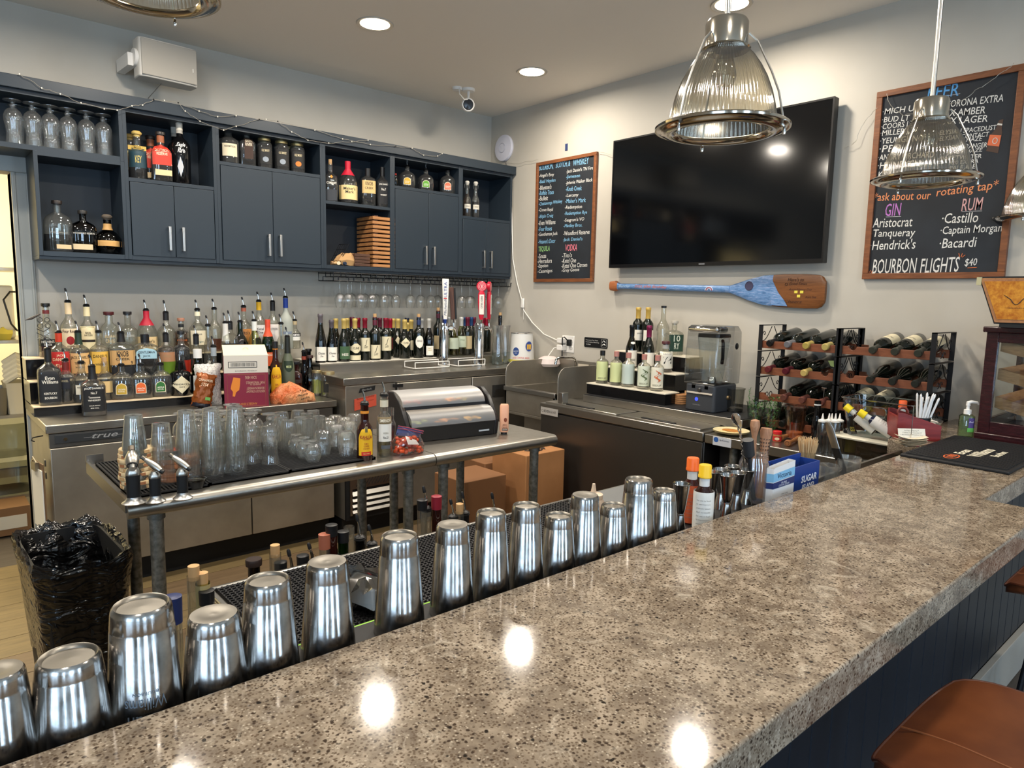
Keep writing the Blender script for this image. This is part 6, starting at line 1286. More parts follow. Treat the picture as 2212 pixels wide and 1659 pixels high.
t = thing('fairy_light_strand', 'loose wire strand on the wall left of the beer chalkboard', 'string lights', (0, 0, 0))
part('wire', MB().tube(wire([at_x(*c2(a, b), XW-.02) for a, b in ((330, 340), (280, 390), (230, 450), (190, 520), (170, 590), (130, 620), (80, 645))], 4, .003), .0011, 5), wirem, t)
t = thing('fairy_light_strand', 'wire strand running from the cabinet end to the small chalkboard', 'string lights', (0, 0, 0))
part('wire', MB().tube(wire([at_x(a, b, XW-.02) for a, b in ((1090, 352), (1115, 354), (1135, 350), (1162, 345))], 5, .003), .0011, 5).tube(wire([at_x(a, b, XW-.02) for a, b in ((1291, 327), (1305, 330), (1322, 336))], 5, .003), .0011, 5), wirem, t)
p = at_x(1224, 318, XW)
tag(MB().box(-.004, 0, -.012, .012, -.024, .024).build('blue_tape', plain('#2c3a66'), None, bevel=.001), 'tiny piece of dark blue tape above the small chalkboard', 'tape', loc=(XW, p.y, p.z))
# television
t = thing('television', 'large black flat-screen television on the right wall', 'television', (3.57, 3.115, 1.708))
w, h = 1.445, .822
part('housing', MB().box(0, .045, -w, 0, 0, h), black, t, bevel=.003)
for a in ((-w, 0, 0, .022), (-w, 0, h-.009, h), (-w, -w+.009, .022, h-.009), (-.009, 0, .022, h-.009)): part('bezel_edge', MB().box(-.004, .001, *a), pr('bezel_black', '#0e0e10', .3), t)
part('screen', MB().box(-.0015, .002, -w+.009, -.009, .022, h-.009), pr('tv_screen', '#050608', .10, spec=.7), t)
part('badge', MB().box(-.0055, -.004, -w/2-.02, -w/2+.02, .006, .014), plain('#6a6c70'), t)
part('wall_bracket', MB().box(.045, .08, -w*.7, -w*.3, h*.3, h*.7), blacki, t)
# painted paddle
t = thing('painted_paddle', 'wooden oar painted blue with handwriting, hung under the television', 'paddle', (XW-.03, 3.136, 1.590))
u0 = at_x(1320, 617, 3.62); L_ = 3.136-1.667
def pr_out():
    key = [(0, .030), (.03, .036), (.055, .018), (.07, .018), (.60, .021), (.62, .022), (.70, .06), (.76, .082), (.84, .090), (.93, .091), (.975, .088), (.99, .078), (1.0, .055)]
    return key
key = pr_out(); dz = lambda s: -.03*s
pwood = wood('paddle_wood', '#5a3318', '#80502a', (3, 3, 40), .35)
pblue = pr('paddle_blue_paint', '#3f5f8a', .35); v = texco(pblue, (4, 4, 30)); n_, l_, b_ = nodes(pblue); l_.new(ramp(pblue, noise(pblue, v, 5, 5, .7, 1), [(.3, '#33547f'), (.5, '#5f86b4'), (.7, '#9aa6c8')]), b_.inputs['Base Color'])
def seg_(s0, s1, mat, name, th=.014):
    ss = sorted({s0, s1, *[k for k, _ in key if s0 < k < s1], *[s0+(s1-s0)*i/10 for i in range(11)]}); 
    def hw(s):
        for (a, x), (b, y) in zip(key[:-1], key[1:]):
            if s <= b: return x+(y-x)*(s-a)/(b-a)
        return key[-1][1]
    lv = []; mb = MB(); vs = []; n = 16
    for s in ss:
        for k in range(n):
            a = 2*PI*k/n; e = .7; c_, s_ = math.cos(a), math.sin(a); q = (abs(c_)**3+abs(s_)**3)**(-1/3); d = th*(1 if s < .62 else .8)
            vs.append((q*c_*d, -s*L_, dz(s)+q*s_*hw(s)))
    m = len(ss); fs = [(j*n+k, j*n+(k+1) % n, (j+1)*n+(k+1) % n, (j+1)*n+k) for j in range(m-1) for k in range(n)]+[tuple(reversed(range(n))), tuple(range((m-1)*n, m*n))]
    return part(name, mb.add(vs, fs), mat, t, smooth=50)
seg_(0, .045, wood('grip_wood', '#8a4c2a', '#a8683e', (4, 4, 20), .5), 'grip', .02); sh = seg_(.045, .62, pblue, 'shaft', .018); seg_(.62, .80, pblue, 'painted_throat'); bl = seg_(.80, 1.0, pwood, 'blade')
# diagonal paint edge on the blade
mb = MB(); mb.add([(-.0119, -.80*L_, dz(.8)-.08), (-.0119, -.80*L_, dz(.8)+.055), (-.0119, -.825*L_, dz(.8)-.01), (-.0119, -.85*L_, dz(.85)-.05), (-.0119, -.865*L_, dz(.86)-.083)], [(0, 4, 3, 2, 1)]); part('paint_splash', mb, pblue, bl)
mb = MB(); text_on(mb, '2021 60th Birthday', .26, .022, lambda a, b: (-.0187, -.235*L_-a, dz(.23)+b-a*.02), shear=.3); part('lettering', mb, plain('#c86a4a'), sh, smooth=0)
mb = MB(); text_on(mb, 'Bentley', .10, .02, lambda a, b: (-.0187, -.09*L_-a, dz(.09)+b), shear=.5); part('lettering', mb, plain('#a8c4dc'), sh, smooth=0)
for r_, c in ((.022, '#d8dce4'), (.016, '#c85a4a'), (.010, '#d8dce4')): part('rainbow_arc', MB().tube([(-.0185, -.53*L_-r_*math.cos(k*PI/8)*1.2, dz(.53)-.01+r_*math.sin(k*PI/8)) for k in range(9)], .0018, 5), plain(c), sh)
mb = MB()
for s, cy, cz, w_, h_ in (("Here's to", .89, .062, .09, .020), ('Good Times', .90, .04, .10, .014), ('Anne-Happy Day', .91, .008, .13, .014), ('Cheers', .885, -.055, .10, .016), ('Aunt Sue', .95, -.03, .06, .012)): text_on(mb, s, w_, h_, lambda a, b: (-.0118, -cy*L_-a, dz(.9)+cz+b), shear=.3)
part('lettering', mb, plain('#3a1d12'), bl, smooth=0)
fl_ = MB()
for a, b in ((-.016, .008), (.016, .008), (0, -.014)):
    fl_.box(-.0125, -.0115, -.905*L_+a-.009, -.905*L_+a+.009, dz(.9)-.012+b-.007, dz(.9)-.012+b+.007)
part('painted_flower', fl_, plain('#d8c84a'), bl)
part('painted_ring', MB().tube([(-.0118, -.855*L_+.007*math.cos(k*PI/6), dz(.85)+.035+.007*math.sin(k*PI/6)) for k in range(12)], .0012, 4, closed=True), plain('#20140e'), bl)
part('dark_medallion', MB().lathe([(0, 0), (.026, 0), (.024, .0015)], 24, M=T3(-.0125, -.705*L_, dz(.7)+.022) @ R3(-PI/2, 'Y')), plain('#3c3a54'), bl)
# outlet with plugs, sign
t = thing('wall_outlet', 'white double wall outlet with plugs above the hand sink', 'outlet', (XW, 3.55, 1.167))
part('cover_plate', MB().box(-.006, 0, -.06, .062, -.062, .062), white, t, bevel=.003)
for y in (.03, -.03):
    for z in (.024, -.024): part('receptacle', MB().sect([(0, .015, .018, 3), (.002, .014, .017, 3)], 16, M=T3(-.006, y, z) @ R3(-PI/2, 'Y')), plain('#dcd9d2', .4), t)
t = thing('white_power_adapter', 'white plug adapters stacked in the left half of the outlet', 'adapter', (XW-.006, 3.585, 1.165))
part('adapter', MB().box(-.05, 0, -.02, .035, .008, .045), white, t, bevel=.005); part('adapter', MB().box(-.055, 0, -.025, .03, -.045, -.004), white, t, bevel=.005)
t = thing('black_plug', 'black plug and cord in the outlet', 'plug', (XW-.006, 3.525, 1.185))
part('plug_body', MB().box(-.03, 0, -.016, .014, -.03, .018), black, t, bevel=.005); part('cord', MB().tube([(-.03, 0, .01), (-.05, .015, .035), (-.05, .035, .03), (-.045, .04, -.05), (-.04, .04, -.19)], .0045, 8), black, t)
t = thing('white_appliance_dome', 'rounded white appliance on the shelf below the outlet', 'appliance', (3.52, 3.62, 1.005), 0)
part('dome', MB().lathe([(0, 0), (.07, 0), (.085, .02), (.075, .055), (.04, .072), (0, .075)], 32, M=T3(0, 0, 0)), pr('pale_pink_plastic', '#d9ccc8', .35), t)
part('cord', MB().tube([(.0, .02, .06), (.06, .01, .13), (.09, -.02, .14)], .003, 6), white, t)
t = thing('hand_wash_sign', 'small black hand-washing reminder sign on the wall', 'sign', (XW, 3.282, 1.192))
sp_ = part('sign_plate', MB().prism(rprof(-.110, .108, -.034, .036, .008), 0, .004, M=Matrix(((0, 0, -1, 0), (1, 0, 0, 0), (0, 1, 0, 0), (0, 0, 0, 1)))), pr('sign_black', '#0d0e11', .4), t)
mb = MB()
for s, y_, z_, w_ in (('Employees Must Wash', .035, .016, .115), ('Hands Before Returning', .030, .002, .125), ('To Work', .068, -.013, .045)): text_on(mb, s, w_, .009, lambda a, b: (-.0045, y_-a, z_+b))
part('lettering', mb, plain('#c9c9c6'), sp_, smooth=0)
mb = MB(); c0 = (-.0045, -.077, .001)
mb.tube([(-.0045, -.077+a, b+.001) for a, b in ((-.024, -.026), (.024, -.026), (.024, .026), (-.024, .026))], .001, 4, closed=True).tube([(-.0045, -.077+.012*math.cos(k), .006+.012*math.sin(k)) for k in (0, .8, 1.6, 2.4, 3.1)], .003, 4).tube([(-.0045, -.092, -.012), (-.0045, -.08, -.004), (-.0045, -.062, -.014)], .004, 4)
part('hands_pictogram', mb, plain('#c9c9c6'), sp_)
# ---------------------------------------------------------------- hand sink with splash guards
t = thing('hand_sink', 'steel hand sink with rounded splash guards between the coolers', 'sink', (3.10, 3.12, 0))
part('basin', MB().box(0, .5, 0, .5, .70, .72).box(0, .02, 0, .5, .72, .885).box(.48, .5, 0, .5, .72, .885).box(0, .5, 0, .02, .72, .885).box(0, .5, .48, .5, .72, .885), steel_d, t, bevel=.003)
part('rim', MB().box(-.012, .0, -.005, .5, .86, .89).box(0, .02, 0, .5, .885, .892), steel, t, bevel=.003)
part('back_splash', MB().box(.49, .5, 0, .5, .885, 1.06), steel_d, t)
gp = lambda y: MB().prism([(0, .70), (.5, .70), (.5, 1.06), (.06, 1.06), (.03, 1.045), (.008, 1.02), (0, .99)], y, y+.006, M=Matrix(((1, 0, 0, 0), (0, 0, 1, 0), (0, 1, 0, 0), (0, 0, 0, 1))))
part('splash_guard', gp(.49), steel_d, t, bevel=.002); part('splash_guard', gp(-.022), steel_d, t, bevel=.002)
part('faucet', MB().tube([(.36, .17, .89), (.36, .17, 1.06), (.35, .17, 1.085), (.32, .17, 1.10), (.22, .19, 1.10), (.195, .195, 1.09), (.19, .197, 1.055)], .0095, 12), chrome, t, smooth=50)
part('paper_note', MB().box(.478, .482, .16, .26, .97, 1.04), plain('#c9c0ae'), t)
part('pedestal', MB().box(.1, .45, .12, .4, 0, .70), steel_d, t)
# ---------------------------------------------------------------- prep refrigerator
t = thing('prep_refrigerator', 'low steel prep refrigerator with two lids along the right wall', 'refrigerator', (2.95, 1.915, 0))
w = 1.18; h = .857; dp = .68
part('body', MB().box(.012, dp, 0.0, w, .06, h-.055), pr('cooler_front', '#5f5c59', .30, .85), t, bevel=.004)
part('front_panel', MB().box(.0, .012, .004, w-.004, .08, h-.06), pr('cooler_front', '#5f5c59', .30, .85), t, bevel=.002)
part('top_frame', MB().box(-.006, dp, -.002, w+.002, h-.052, h-.006), steel, t, bevel=.004)
for a, b in ((.03, w*.47), (w*.49, w-.03)):
    ld = part('lid', MB().box(.012, .235, a, b, h-.008, h+.004), steel_h, t, bevel=.003)
    part('lid_grip', MB().box(.022, .042, (a+b)/2-.12+.02, (a+b)/2+.12, h+.004, h+.010), black, ld, bevel=.003)
part('rear_ledge', MB().box(.20, dp, -.09, w-.17, h+.004, h+.048), steel, t, bevel=.003); part('ledge_top', MB().box(.205, dp, -.085, w-.175, h+.048, h+.051), blackm, t)
np_ = part('nameplate', MB().box(-.0085, -.006, w-.16, w-.01, h-.075, h-.03), plain('#a7a6a2', .4), t)
mb = MB(); text_on(mb, 'BEVERAGE-AIR', .105, .016, lambda a, b: (-.009, w-.093-a, h-.052+b)); part('lettering', mb, plain('#2b2b2b'), np_, smooth=0)
part('emblem', MB().tube([(-.0088, w-.027+.008*math.cos(k*PI/6), h-.052+.008*math.sin(k*PI/6)) for k in range(12)], .001, 4, closed=True), plain('#3a3a3a'), np_)
part('hinge_block', MB().box(.03, .08, w-.16, w-.12, h+.004, h+.07), steel, t, bevel=.003)
LZ = h+.0515
# steel prep table beside it
t = thing('steel_prep_table', 'steel prep table under the wine racks and cups', 'table', (2.95, .98, 0))
part('tabletop', MB().box(0, .68, 0, .93, .800, .845), steel, t, bevel=.004)
part('undershelf_cabinet', MB().box(.10, .66, .02, .90, .10, .78), pr('dark_cabinet', '#1f2123', .5), t)
for x, y in ((.06, .80), (.06, .06), (.62, .80), (.62, .06)): part('leg', MB().tube([(x, y, 0), (x, y, .80)], .0205, 14), galv, t)
st_ = part('blue_sticker', MB().box(-.002, 0, .78, .88, .800, .843), plain('#c4c8d0', .4), t)
part('sticker_disc', MB().lathe([(0, 0), (.013, 0)], 20, M=T3(-.0026, .862, .828) @ R3(-PI/2, 'Y')), plain('#2a5aa0'), st_)
mb = MB(); text_on(mb, 'By Kitchen', .05, .011, lambda a, b: (-.0028, .817-a, .828+b)); part('lettering', mb, plain('#2a3a5a'), st_, smooth=0)
PZ = .8455
# two-step riser behind the lids
t = thing('bottle_riser', 'black stepped riser with pale tops beside the blender', 'riser', (3.20, 2.34, LZ))
Z1 = .976-LZ; Z2 = 1.075-LZ; Z3_ = 1.170-LZ
gb = pr('gloss_black', '#0d0d0f', .15); pt = plain('#ddd5c2', .4)
for x0, x1, za, zb_, ya, yb in ((0, .40, 0, Z1, 0, .60), (.13, .40, Z1, Z2, .03, .60), (.26, .40, Z2, Z3_, .03, .60)):
    part('riser_step', MB().box(x0, x1, ya, yb, za, zb_-.006), gb, t)
    part('step_top', MB().box(x0-.003, x0+.13 if x1-x0 > .2 else x1, ya-.002, yb+.002, zb_-.006, zb_), pt, t)
S1, S2, S3 = ('x', 3.262, .9765), ('x', 3.395, 1.0755), ('x', 3.52, 1.1705)
z7 = lambda X_, Y_, w: (1140+X_/4.254, 640+Y_/4.254, w/4.254)
lbs = [(690, 500, 115, '#c7cf98', 'with a pale green label turned right', '#151515', ('peas', .3)), (818, 508, 112, '#c7cf98', 'with its pale green label turned away', '#b07a70', None), (930, 520, 120, '#b7c4bd', 'with a grey-blue label turned away', '#b07a70', None), (1075, 535, 122, '#c9d0bc', 'with a green-grey label of curled herbs', '#b07a70', ('herb', 0)), (1198, 545, 122, '#d8d5c4', 'with a cream label and an orange fox-like swirl', '#b07a70', ('fox', 0))]
for i, (X_, Y_, w_, c, d_, cc, art) in enumerate(lbs):
    t = B('clear bottle %s, %s on the front step' % (d_, ordn[i]), *z7(X_, Y_, w_), S1, 'apoth', liq=(.55, '#c9ccc0') if i in (0, 1) else None, lab=[('rect', .10, .68, .9 if i > 2 or i == 0 else .95, c)], txt=[('SEEDLIP', .17, .05, .75, '#6a6a58')] if i in (0, 3, 4) else [], cap=('screw', cc, .03), nr=.0145, face=1.0)
    if art and art[0] != 'peas':
        h_ = at_x(*z7(X_, Y_, 1)[:2], 3.262).z-.9765; mb = MB(); lv = levels('apoth', h_, wid(at_x(*z7(X_, Y_, 1)[:2], 3.262), w_/4.254)/2, .0145)
        pts = [(.004+.012*math.sin(s*.9), .26*h_+s*.028*h_) for s in range(0, 13)]
        rr = [.2, .5, .8, 1, 1.1, 1.2, 1.3, 1.3, 1.2, 1, .8, .5, .2]
        vs = []
        for (u, z_), q_ in zip(pts, rr): vs += [surf(lv, u-.008*q_, z_, .002), surf(lv, u+.008*q_, z_, .002)]
        mb.add(vs, [(2*k, 2*k+1, 2*k+3, 2*k+2) for k in range(12)]); part('printed_swirl', mb, plain('#5c6a48' if art[0] == 'herb' else '#c4643a'), t)
B('olive wine bottle with a black neck on the middle step', *z7(962, 265, 105), S2, 'burg', g='olive', lab=[('rect', .05, .42, .86, W_), ('oval', .56, .62, .4, W_)], txt=[('BREAD', .2, .05, .5, '#4a4a44')], cap=('foil', '#17181a', .07), liq=(.5, '#6c6a1c'), cat='wine bottle', name='wine_bottle')
B('dark wine bottle with a magenta capsule on the middle step', *z7(1120, 270, 110), S2, 'burg', g='darkwine', lab=[('rect', .10, .40, .86, W_)], cap=('foil', '#7a2048', .07), cat='wine bottle', name='wine_bottle')
B('clear bottle with a large black 74 on its white label', *z7(1272, 412, 135), S2, 'apoth', liq=(.16, '#a83a1c'), lab=[('rect', .14, .74, .9, '#e0dcd0')], txt=[('KENTUCKY', .66, .05, .7, '#4a4844'), ('74', .44, .26, .72, '#17181a')], cap=('cork', '#4c2428'), neck=(.84, .98, '#a9a8a2'), nr=.018)
B('left of two gold-capped wine bottles on the top step', *z7(1020, 103, 100), S3, 'bord', g='darkwine', lab=[('rect', .26, .50, .9, W_)], txt=[('RESERVA', .42, .03, .5, '#6a6a64')], cap=('foil', '#c9a652', .07), cat='wine bottle', name='wine_bottle')
B('right of two gold-capped wine bottles on the top step', *z7(1110, 103, 105), S3, 'bord', g='darkwine', lab=[('rect', .26, .50, .9, W_)], txt=[('RESERVA', .42, .03, .5, '#6a6a64')], cap=('foil', '#c9a652', .07), cat='wine bottle', name='wine_bottle')
B('tall empty clear bottle with a black cap on the top step', *z7(1252, 90, 115), S3, 'tall', txt=[('TINCUP', .40, .05, .5, '#3a3c40', 0, .3)], cap=('screw', '#15161a', .012), nr=.015)
B('clear bottle with a bold green-black label on the top step', *z7(1352, 225, 145), S3, 'squat', lab=[('rect', .12, .66, .95, '#1c3a2c')], txt=[('10', .54, .2, .5, '#c9cfc0'), ('RY', .30, .2, .4, '#c9cfc0')], cap=('cork', '#a9a498'), nr=.016)
# coasters and blender on the ledge
q = at_z(1460, 873, LZ)
for k in range(5):
    t = thing('wooden_coaster', 'round wooden coaster, %s from the bottom, beside the blender' % ordn[k], 'coaster', (q.x+.04, q.y+.0, LZ+k*.0115), k*.9, 'stack of wooden coasters beside the blender')
    part('disc', MB().lathe([(0, 0), (.043, 0), (.044, .002), (.044, .009), (.043, .011), (0, .011)], 32), wood('coaster_wood', '#8a5a36', '#bd8a58', (10, 10, 20), .6), t)
t = thing('small_cork_block', 'little cork piece on the coaster stack', 'cork', (q.x+.07, q.y-.02, LZ+.058)); part('cork_piece', MB().lathe([(0, 0), (.011, 0), (.011, .016), (0, .016)], 12), cork, t)
b0 = at_x(1508, 872, 3.19)
t = thing('bar_blender', 'blender under a clear sound enclosure on the ledge', 'blender', (3.19, b0.y, LZ), 0)
tz = at_x(1530, 704, 3.19).z-LZ; bw = .098
bd = part('motor_base', MB().prism(rprof(0, .22, -bw, bw-.01, .02), 0, .145), pr('blender_grey', '#3a3d42', .4), t, bevel=.006)
part('control_face', MB().add([(-.006, -bw+.012, .095), (-.006, bw-.022, .095), (.030, bw-.034, .15), (.030, -bw+.024, .15), (.01, -bw+.012, .095), (.01, bw-.022, .095), (.04, bw-.034, .15), (.04, -bw+.024, .15)], [(3, 2, 1, 0), (0, 4, 7, 3), (1, 2, 6, 5), (2, 3, 7, 6), (0, 1, 5, 4)]), pr('control_grey', '#6f6a62', .35, .4), t)
part('control_trim', MB().tube([(-.006, -bw+.012, .095), (-.006, bw-.022, .095), (.030, bw-.034, .15), (.030, -bw+.024, .15)], .002, 5, closed=True), chrome, t)
part('dial_knob', MB().lathe([(0, .02), (.011, .02), (.014, 0)], 20, M=T3(.012, -.004, .122) @ R3(-PI/2-.5, 'Y')), black, t)
for y in (.035, -.045): part('control_key', MB().box(-.0, .012, y-.014, y+.014, .120, .145), black, t, bevel=.003)
part('power_light', MB().lathe([(0, .0025), (.009, .002), (.010, 0)], 20, M=T3(0, .012, .065) @ R3(-PI/2, 'Y')), pr('blue_led', '#2030ff', .3, emit='#3848ff', es=1.6), t)
mb = MB(); text_on(mb, 'CHANCELL', .05, .006, lambda a, b: (-.0006, .01-a, .035+b)); part('lettering', mb, plain('#8a8c90'), bd, smooth=0)
enc = glass('enclosure_plastic', '#e6e8ea', '#8f9aa0', .10, .03)
part('sound_enclosure', MB().prism([(.0, .145), (.24, .145), (.245, .30), (.235, tz-.03), (.20, tz), (.03, tz), (.008, tz-.035), (-.004, .25)], -bw, bw, M=Matrix(((1, 0, 0, 0), (0, 0, 1, 0), (0, 1, 0, 0), (0, 0, 0, 1)))), enc, t, bevel=.008)
part('enclosure_front_top', MB().box(.0, .11, -bw+.004, bw-.004, tz-.035, tz-.005), glass('mirror_plastic', '#b9bcc0', '#666a70', .5, .05), t, bevel=.012)
part('hinge_disc', MB().lathe([(0, .004), (.014, .003), (.018, 0)], 20, M=T3(.19, -bw, tz-.11) @ R3(PI/2, 'X')), blacki, t)
part('pitcher', MB().sect([(.15, .045, .045, 5), (.20, .052, .052, 5), (tz-.06, .07, .07, 6)], 28, M=T3(.12, 0, 0), cap1=False), clearp, t)
part('pitcher_lid', MB().sect([(tz-.065, .072, .072, 6), (tz-.045, .07, .07, 6)], 24, M=T3(.12, 0, 0)), black, t, bevel=.004)
part('pitcher_handle', MB().tube([(.09, -.072, tz-.08), (.07, -.088, tz-.09), (.07, -.09, tz-.17), (.085, -.078, tz-.20)], .009, 10), black, t)
part('blade_hub', MB().lathe([(0, .185), (.02, .18), (.028, .16), (.03, .15)], 18, M=T3(.12, 0, 0)), chrome, t)
part('measure_marks', MB().box(.049, .0495, -.02, .0, .22, .221), plain('#777'.replace('777', '777777')), t)
part('side_knob', MB().lathe([(0, .012), (.012, .01), (.014, 0)], 18, M=T3(.13, -bw, .075) @ R3(PI/2, 'X')), pr('brass_knob', '#8f7a5a', .3, .8), t)
q = at_x(1587, 880, 3.36)
def cup(lab, px, pyb, pyt, x, z, r0, r1, mat, name='plastic_cup', fill=None, cat='cup'):
    a = at_x(px, pyt, x); h_ = a.z-z; y = at_x(px, (pyb+pyt)/2, x).y; s = wid(a, 1)
    t = thing(name, lab, cat, (x, y, z)); R0, R1 = r0*s/2, r1*s/2
    part('cup_wall', MB().lathe([(0, .001), (R0, .001), (R1*.97, h_-.006), (R1*1.04, h_-.004), (R1*1.04, h_), (R1*.98, h_)], 32), mat, t, smooth=50)
    return t, R0, R1, h_
t, R0, R1, h_ = cup('cloudy plastic deli cup with dark bits behind the plate', 1587, 885, 838, 3.36, LZ, 36, 42, glass('deli_plastic', '#c9cac6', '#8c8e8a', .12, .15))
part('contents', crumple(MB().lathe([(0, .002), (R0*.95, .002), (R0*1.0, .02), (0, .03)], 16), .004, 4), plain('#4a4640', .6), t, smooth=0)
# plate, jars, muddlers and cups on the prep table
q = at_z(1562, 933, PZ)
t = thing('tortilla_plate', 'stack of pale round paper plates with an orange-stained tortilla', 'plate', (q.x-.13, q.y-.07, PZ), 0)
for k in range(3): part('plate', MB().lathe([(0, .004), (.055, .004), (.085, .012), (.088, .014), (.06, .008), (0, .007)], 40, M=T3(0, 0, k*.003)), plain('#c9bd94', .6), t)
part('tortilla', crumple(MB().lathe([(0, .016), (.05, .016), (.062, .014)], 24), .0015, 5), plain('#d8ba84', .7), t); part('sauce_stain', MB().lathe([(0, .0195), (.030, .0195), (.034, .018)], 20, M=Matrix.Diagonal((1.0, 1.4, 1, 1))), plain('#b4742e', .4), t)
t.location = (3.06, 1.83, PZ)
gm = glass('herb_glass', '#e6efe6', '#9db0a2', .08)
leafm = pr('herb_leaf', '#3f6a34', .5)
for i, (px, pyb, pyt, lab) in enumerate(((1632, 915, 868, 'clear cup stuffed with mint leaves and one tall sprig'), (1668, 928, 868, 'clear cup overflowing with mint leaves'))):
    t, R0, R1, h_ = cup(lab, px, pyb, pyt, 3.27, PZ, 26, 38, gm, 'herb_cup')
    mb = MB(); random.seed(30+i)
    for k in range(150):
        a = random.uniform(0, 6.28); z = random.uniform(.015, h_+.025); r = (R0+(R1-R0)*min(z/h_, 1))*random.uniform(.2, .92)
        M_ = T3(r*math.cos(a), r*math.sin(a), z) @ R3(random.uniform(0, 6), 'Z') @ R3(random.uniform(-1.2, 1.2), 'X'); s = random.uniform(.006, .010)
        mb.add([(0, -s, 0), (s*.5, 0, .001), (0, s, 0), (-s*.5, 0, .001)], [(0, 1, 2, 3)], M=M_)
    part('mint_leaves', mb, leafm, t, kind='stuff', smooth=0)
    if i == 0:
        part('sprig_stem', MB().tube([(-.01, .02, h_*.6), (-.015, .035, h_+.03), (-.01, .03, h_+.07)], .0014, 5), leafm, t)
        mb = MB()
        for k in range(6): M_ = T3(-.013, .033, h_+.02+k*.01) @ R3(k*1.9, 'Z'); mb.add([(0, 0, 0), (.004, .006, .003), (0, .013, .004), (-.004, .006, .003)], [(0, 1, 2, 3)], M=M_)
        part('sprig_leaves', mb, leafm, t, kind='stuff', smooth=0)
t, R0, R1, h_ = cup('peach-tinted plastic cup with cling film over it', 1718, 937, 876, 3.22, PZ, 34, 45, glass('peach_plastic', '#d8b49a', '#a87f66', .14, .12))
part('cling_film', crumple(MB().lathe([(0, h_+.001), (R1*.9, h_+.001), (R1*1.08, h_-.004), (R1*1.06, h_-.02)], 24), .002, 8), glass('cling_film', '#e6cdb9', '#b89a84', .2, .1), t, smooth=20)
part('peach_syrup', MB().lathe([(0, .003), (R0*.95, .003), (R0*1.02, h_*.2), (0, h_*.2)], 24), plain('#c89a7c', .3), t)
q = at_x(1679, 940, 3.08)
t = thing('spice_jar', 'small glass spice jar with a red lid and red label', 'jar', (3.08, q.y, PZ), math.atan2(-3.08, q.y))
part('jar_glass', MB().lathe([(0, 0), (.019, 0), (.020, .03), (.017, .035)], 24), plain('#a8703c', .3), t); part('red_label', MB().lathe([(.0204, .003), (.0204, .027)], 24), plain('#b02420'), t)
lb = part('label_oval', MB().add([(.011*math.cos(k*PI/8), -.0215, .015+.007*math.sin(k*PI/8)) for k in range(16)], [tuple(range(16))]), plain('#dcc8a0'), t)
part('red_lid', MB().lathe([(.0195, .034), (.0205, .036), (.0205, .048), (.019, .050), (0, .050)], 28), plain('#c81f24', .35), t)
mw = wood('muddler_wood', '#6b3f22', '#a0693c', (20, 20, 4), .5)
for k, (lab, a, b) in enumerate((('front wooden muddler lying on the prep table', (1700, 958), (1770, 925)), ('wooden muddler lying behind the front one', (1685, 946), (1745, 925)))):
    A = at_z(*a, PZ+.014); Bq = at_z(*b, PZ+.014); Bq = A+(Bq-A).normalized()*.2
    t = thing('wooden_muddler', lab, 'muddler', A); M_ = orient((0, 0, 0), Bq-A)
    part('handle', MB().lathe([(0, 0), (.013, .001), (.0155, .01), (.014, .02), (.010, .03), (.008, .08), (.010, .13), (.012, .18), (.010, .2), (0, .2)], 20, M=M_), mw, t, smooth=50)
    part('end_ring', MB().lathe([(.008, -.0008), (.010, -.0008)], 20, M=M_), plain('#4a2718'), t)
# squeeze bottles
sqm = glass('squeeze_plastic', '#dfe2e2', '#a4a8a8', .16, .15)
for k, (px, x) in enumerate(((1778, 3.0), (1792, 3.03), (1806, 3.0), (1798, 3.10), (1815, 3.08))):
    a = at_x(px, 893, x); t = thing('squeeze_bottle', 'cloudy squeeze bottle with a pointed white tip, %s of the cluster' % ordn[k], 'bottle', (x, a.y, PZ), 0, 'squeeze bottles on the prep table')
    h_ = max(.16, at_x(px, 893, x).z-PZ)
    part('body', MB().lathe([(0, 0), (.020, 0), (.0205, h_*.72), (.017, h_*.8)], 20), sqm, t, smooth=50); part('tip', MB().lathe([(.018, h_*.79), (.018, h_*.83), (.006, h_*.86), (.002, h_), (0, h_)], 16), white, t)
# yellow-labelled oil bottle, glass cylinder bottle
q = at_x(1748, 890, 3.12)
bottle('dark green bottle with a narrow white neck ring behind the squeeze bottles', 3.20, q.y, PZ, at_x(1748, 873, 3.2).z-PZ+.02, .040, 'tall', 'blackg', neck=(.90, .93, '#d8d8d4'), cap=('none',))
q = at_x(1838, 960, 2.98)
bottle('dark bottle with a yellow label behind the clear bins', 3.06, q.y+.04, PZ, .17, .055, 'round', 'blackg', lab=[('rect', .1, .55, .9, '#b0962c')], cap=('none',), txt=[('ESB', .7, .1, .4, '#c8b03a')])
# tubs
t = thing('lidded_storage_tub', 'clear storage tub with a cream lid on the prep table', 'tub', (3.06, 1.15, PZ), -.06)
part('tub_body', MB().sect([(0, .085, .13, 6), (.09, .10, .15, 6)], 36, cap1=False), glass('tub_plastic', '#a8acae', '#5a5e60', .12, .08), t)
part('utensils', MB().tube([(-.05, -.08, .02), (.03, .08, .03)], .012, 8).tube([(-.04, .04, .02), (.05, -.06, .025)], .01, 8).lathe([(0, .02), (.03, .03)], 12), alu, t, kind='stuff')
part('lid', MB().sect([(.088, .106, .158, 6), (.094, .108, .160, 6), (.098, .10, .15, 6)], 36), plain('#cfcab8', .4), t)
t = thing('clear_organizer_bin', 'clear acrylic bin of bitters bottles on the lidded tub', 'bin', (3.08, 1.13, PZ+.0985), -.06)
bb = .16; part('bin_wall', MB().sect([(0, .08, .12, 8), (bb, .095, .145, 9), (bb, .10, .15, 9)], 40, cap1=False), clearp, t)
